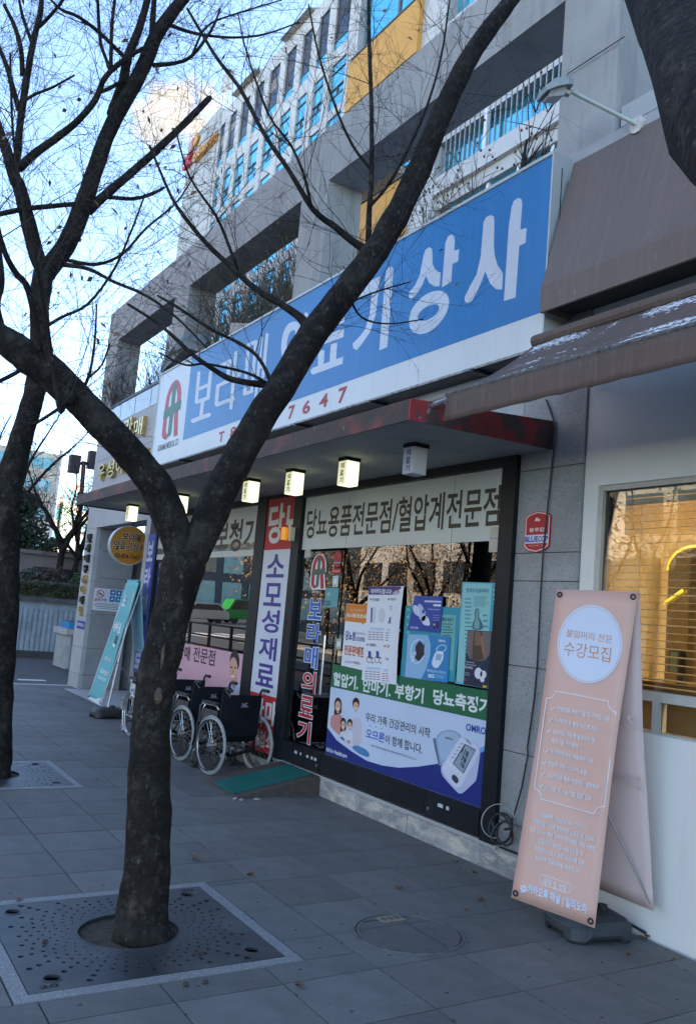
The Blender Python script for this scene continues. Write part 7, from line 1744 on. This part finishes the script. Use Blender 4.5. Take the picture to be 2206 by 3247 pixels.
for k in range(3):
    c = ((.48, .41, .33), (.42, .37, .31), (.52, .47, .41))[k]
    b = thing('street_building', ['beige shop block', 'tan shop block', 'pale grey block', 'brown brick block', 'cream block'][k]+' across the road, built tall for bounce light, mirrored in the glass', 'building', (-22, 6+k*14, 0), 'buildings across the road')
    h_ = [15, 19, 14][k]; mm = mat('street_wall', c, .8, var=.1, scale=.7); box('wall', mm, -30, -19.2, 2+k*14, 15.2+k*14, -.2, h_, b)  # extra height added so the sunlit walls bounce light onto the shop
    for i in range(5):
        for j in range(int(h_/2.6)): box('window', m_win2 if j else m_teal_w, -19.2, -19.15, 2.8+k*14+i*2.5, 4.6+k*14+i*2.5, .8+j*2.6, 2.4+j*2.6, b)
gr = thing('guard_rail', 'black pedestrian guard rail along the kerb, mirrored in the far window', 'fence', (-2.0, 22, 0))
for i in range(9):
    box('post', m_rubber, -2.05, -1.97, 16.5+i*1.6, 16.58+i*1.6, -.03, .95, gr)
for z in (.9, .55, .25): box('rail', m_rubber, -2.035, -1.985, 16.5, 29.3, z, z+.05, gr)
gb2 = thing('street_building', 'dim grey glass fronted building beyond the crossing, mirrored in the far window', 'building', (-30, 96, 0), 'buildings across the road')
box('wall', mat('dim_wall', (.1, .11, .12), .6, var=.2, scale=.4), -75, 2, 90, 104, -.2, 16, gb2)
for i in range(22):
    for j in range(4): box('window', m_win2 if (i*j) % 3 else m_teal_w, -73+i*3.3, -70.6+i*3.3, 89.9, 90, 1+j*3.6, 3.6+j*3.6, gb2)
def car(label, x, y, body, roof_h, L, green=False):
    t = thing('parked_car' if not green else 'small_van', label, 'car' if not green else 'van', (x, y, -.15))
    F = Frame((x, y, -.15), (-1, 0, 0), (0, 0, 1))      # side view along the road
    side = [(0, .3), (0, .75), (.15, .85), (L*.2, .95), (L*.34, roof_h), (L*.8, roof_h), (L*.95, .95), (L, .85), (L, .3)] if not green else [(0, .35), (0, 1.0), (.3, 1.15), (.75, roof_h), (L-.1, roof_h), (L, 1.0), (L, .35)]
    MB().prism([F.P(a, b, -.85) for a, b in side], [F.P(a, b, .85) for a, b in side]).build('body', body, t, bevel=.05)
    wnd = [(L*.25, .98), (L*.36, roof_h-.08), (L*.78, roof_h-.08), (L*.88, .98)] if not green else [(.5, 1.1), (.85, roof_h-.1), (L-.3, roof_h-.1), (L-.3, 1.1)]
    for k in (-.856, .852): flat('side_window', wnd, F, k, m_win2, t, th=.004)
    for a in (L*.2, L*.8):
        for k in (-.8, .62): MB().tube([F.P(a, .3, k), F.P(a, .3, k+.2)], .3, 18).build('wheel', m_rubber, t)
    return t
car('silver hatchback waiting on the road, mirrored in the far window', -14.3, 60.5, mat('silver_paint', (.5, .48, .45), .3, metal=.5), 1.48, 4.2)
car('bright green van waiting on the road, mirrored in the far window', -19.0, 62.5, mat('green_paint', (.03, .3, .05), .35), 1.9, 4.4, True)

# ================================================================ litter: fallen leaves, a twig, pebbles
fl_spots = [('a6', 660, 353), ('a6', 628, 502), ('a6', 686, 465), ('a6', 1295, 695), ('a6', 1483, 712), ('a6', 1345, 608), ('a6', 1358, 625), ('a6', 1375, 618), ('a6', 1330, 596), ('a6', 580, 308), ('a6', 403, 217), ('a6', 940, 688), ('a5', 95, 243), ('a5', 260, 107), ('a5', 973, 41), ('a5', 1255, 118), ('a5', 1322, 385), ('a5', 1498, 676), ('a5', 1000, 512), ('a5', 1060, 828), ('z6', 445, 1575), ('z6', 535, 1705), ('z6', 205, 1530), ('D', 905, 2015), ('D', 792, 1825)]
LEAF = {0: 'biggest dry leaf lying below the coiled cable near the plinth', 1: 'dry leaf lying right of the manhole cover', 2: 'small dark leaf left of the banner stand base', 3: 'brown leaf lying in front of the salon wall', 4: 'brown leaf nearest the right edge of the pavement', 6: 'dry leaf against the black water base of the pink stand', 7: 'dry leaf between the water base and the salon wall', 9: 'small leaf below the black sill by the stone plinth', 12: 'leaf on the pale rim behind the tree grate', 14: 'pale leaf beside the fallen twig', 15: 'tiny leaf on the paving right of the fallen twig', 17: 'leaf lying in the right foreground before the manhole', 18: 'curled leaf resting on the iron tree grate', 21: 'leaf lying between the two tree grates', 23: 'leaf on the open paving left of the manhole cover', 24: 'dry leaf lying just in front of the brown ramp'}
for k, (reg, x, y) in enumerate(fl_spots):
    p = hitZ(reg, x, y, .004); rnd = random.Random(k); s_ = rnd.uniform(.018, .034); a = rnd.uniform(0, 6.28); u = V((math.cos(a), math.sin(a), 0)); v_ = V((-u.y, u.x, 0))
    s_ *= .72; mb = MB(); n = 9; ring = []
    for i in range(n):
        t = 2*PI*i/n; r = s_*(.8+.35*abs(math.sin(t*1.5+k))); ring.append(p+u*r*math.cos(t)*1.25+v_*r*math.sin(t)*.8+V((0, 0, .002+.014*abs(math.sin(t*2+k)))))
    mb.add([p+V((0, 0, .003))]+ring, [(0, 1+i, 1+(i+1) % n) for i in range(n)])
    if k in (5, 8, 10, 11, 13, 16, 19, 20, 22): continue
    o = mb.build('fallen_leaf', m_deadleaf, None, LEAF.get(k, 'dry brown leaf lying on the grey paving'), 'leaf', 'fallen leaves on the pavement')
tp_ = hitZ('a5', 950, 8, .01); tq = hitZ('a5', 1030, 53, .01)
MB().tube([tp_, (tp_+tq)/2+V((0, .006, .008)), tq], [.004, .0055, .005], 6).build('fallen_twig', m_twig_lt, None, 'short broken twig lying on the paving right of the big trunk', 'twig')
for k, (reg, x, y) in enumerate((('a5', 1028, 651), ('a5', 932, 665), ('a5', 225, 452), ('z8', 0, 0))):
    if reg == 'z8': continue
    p = hitZ(reg, x, y, .008); MB().blob(p, .014, .012, .01, 8, 5, .2).build('pebble', m_soil, None, ['dark pebble on the paving in front of the tree grate', 'flat dark spot of gum in front of the tree grate', 'small dark clod on the iron tree grate'][k], 'pebble')
gl2 = mat('stone_chip', (.28, .27, .25), .8)
for k, (x, y) in enumerate(((455, 655), (520, 668), (700, 662))):
    p = hitZ('g6', x, y, .01); MB().blob(p, .03, .014, .012, 8, 5, .3).build('stone_chip', gl2, None, ['pale stone chip at the left front foot of the brown ramp', 'middle stone chip at the foot of the brown ramp', 'stone chip nearest the dark side of the ramp'][k], 'stone', 'stone chips by the ramp')
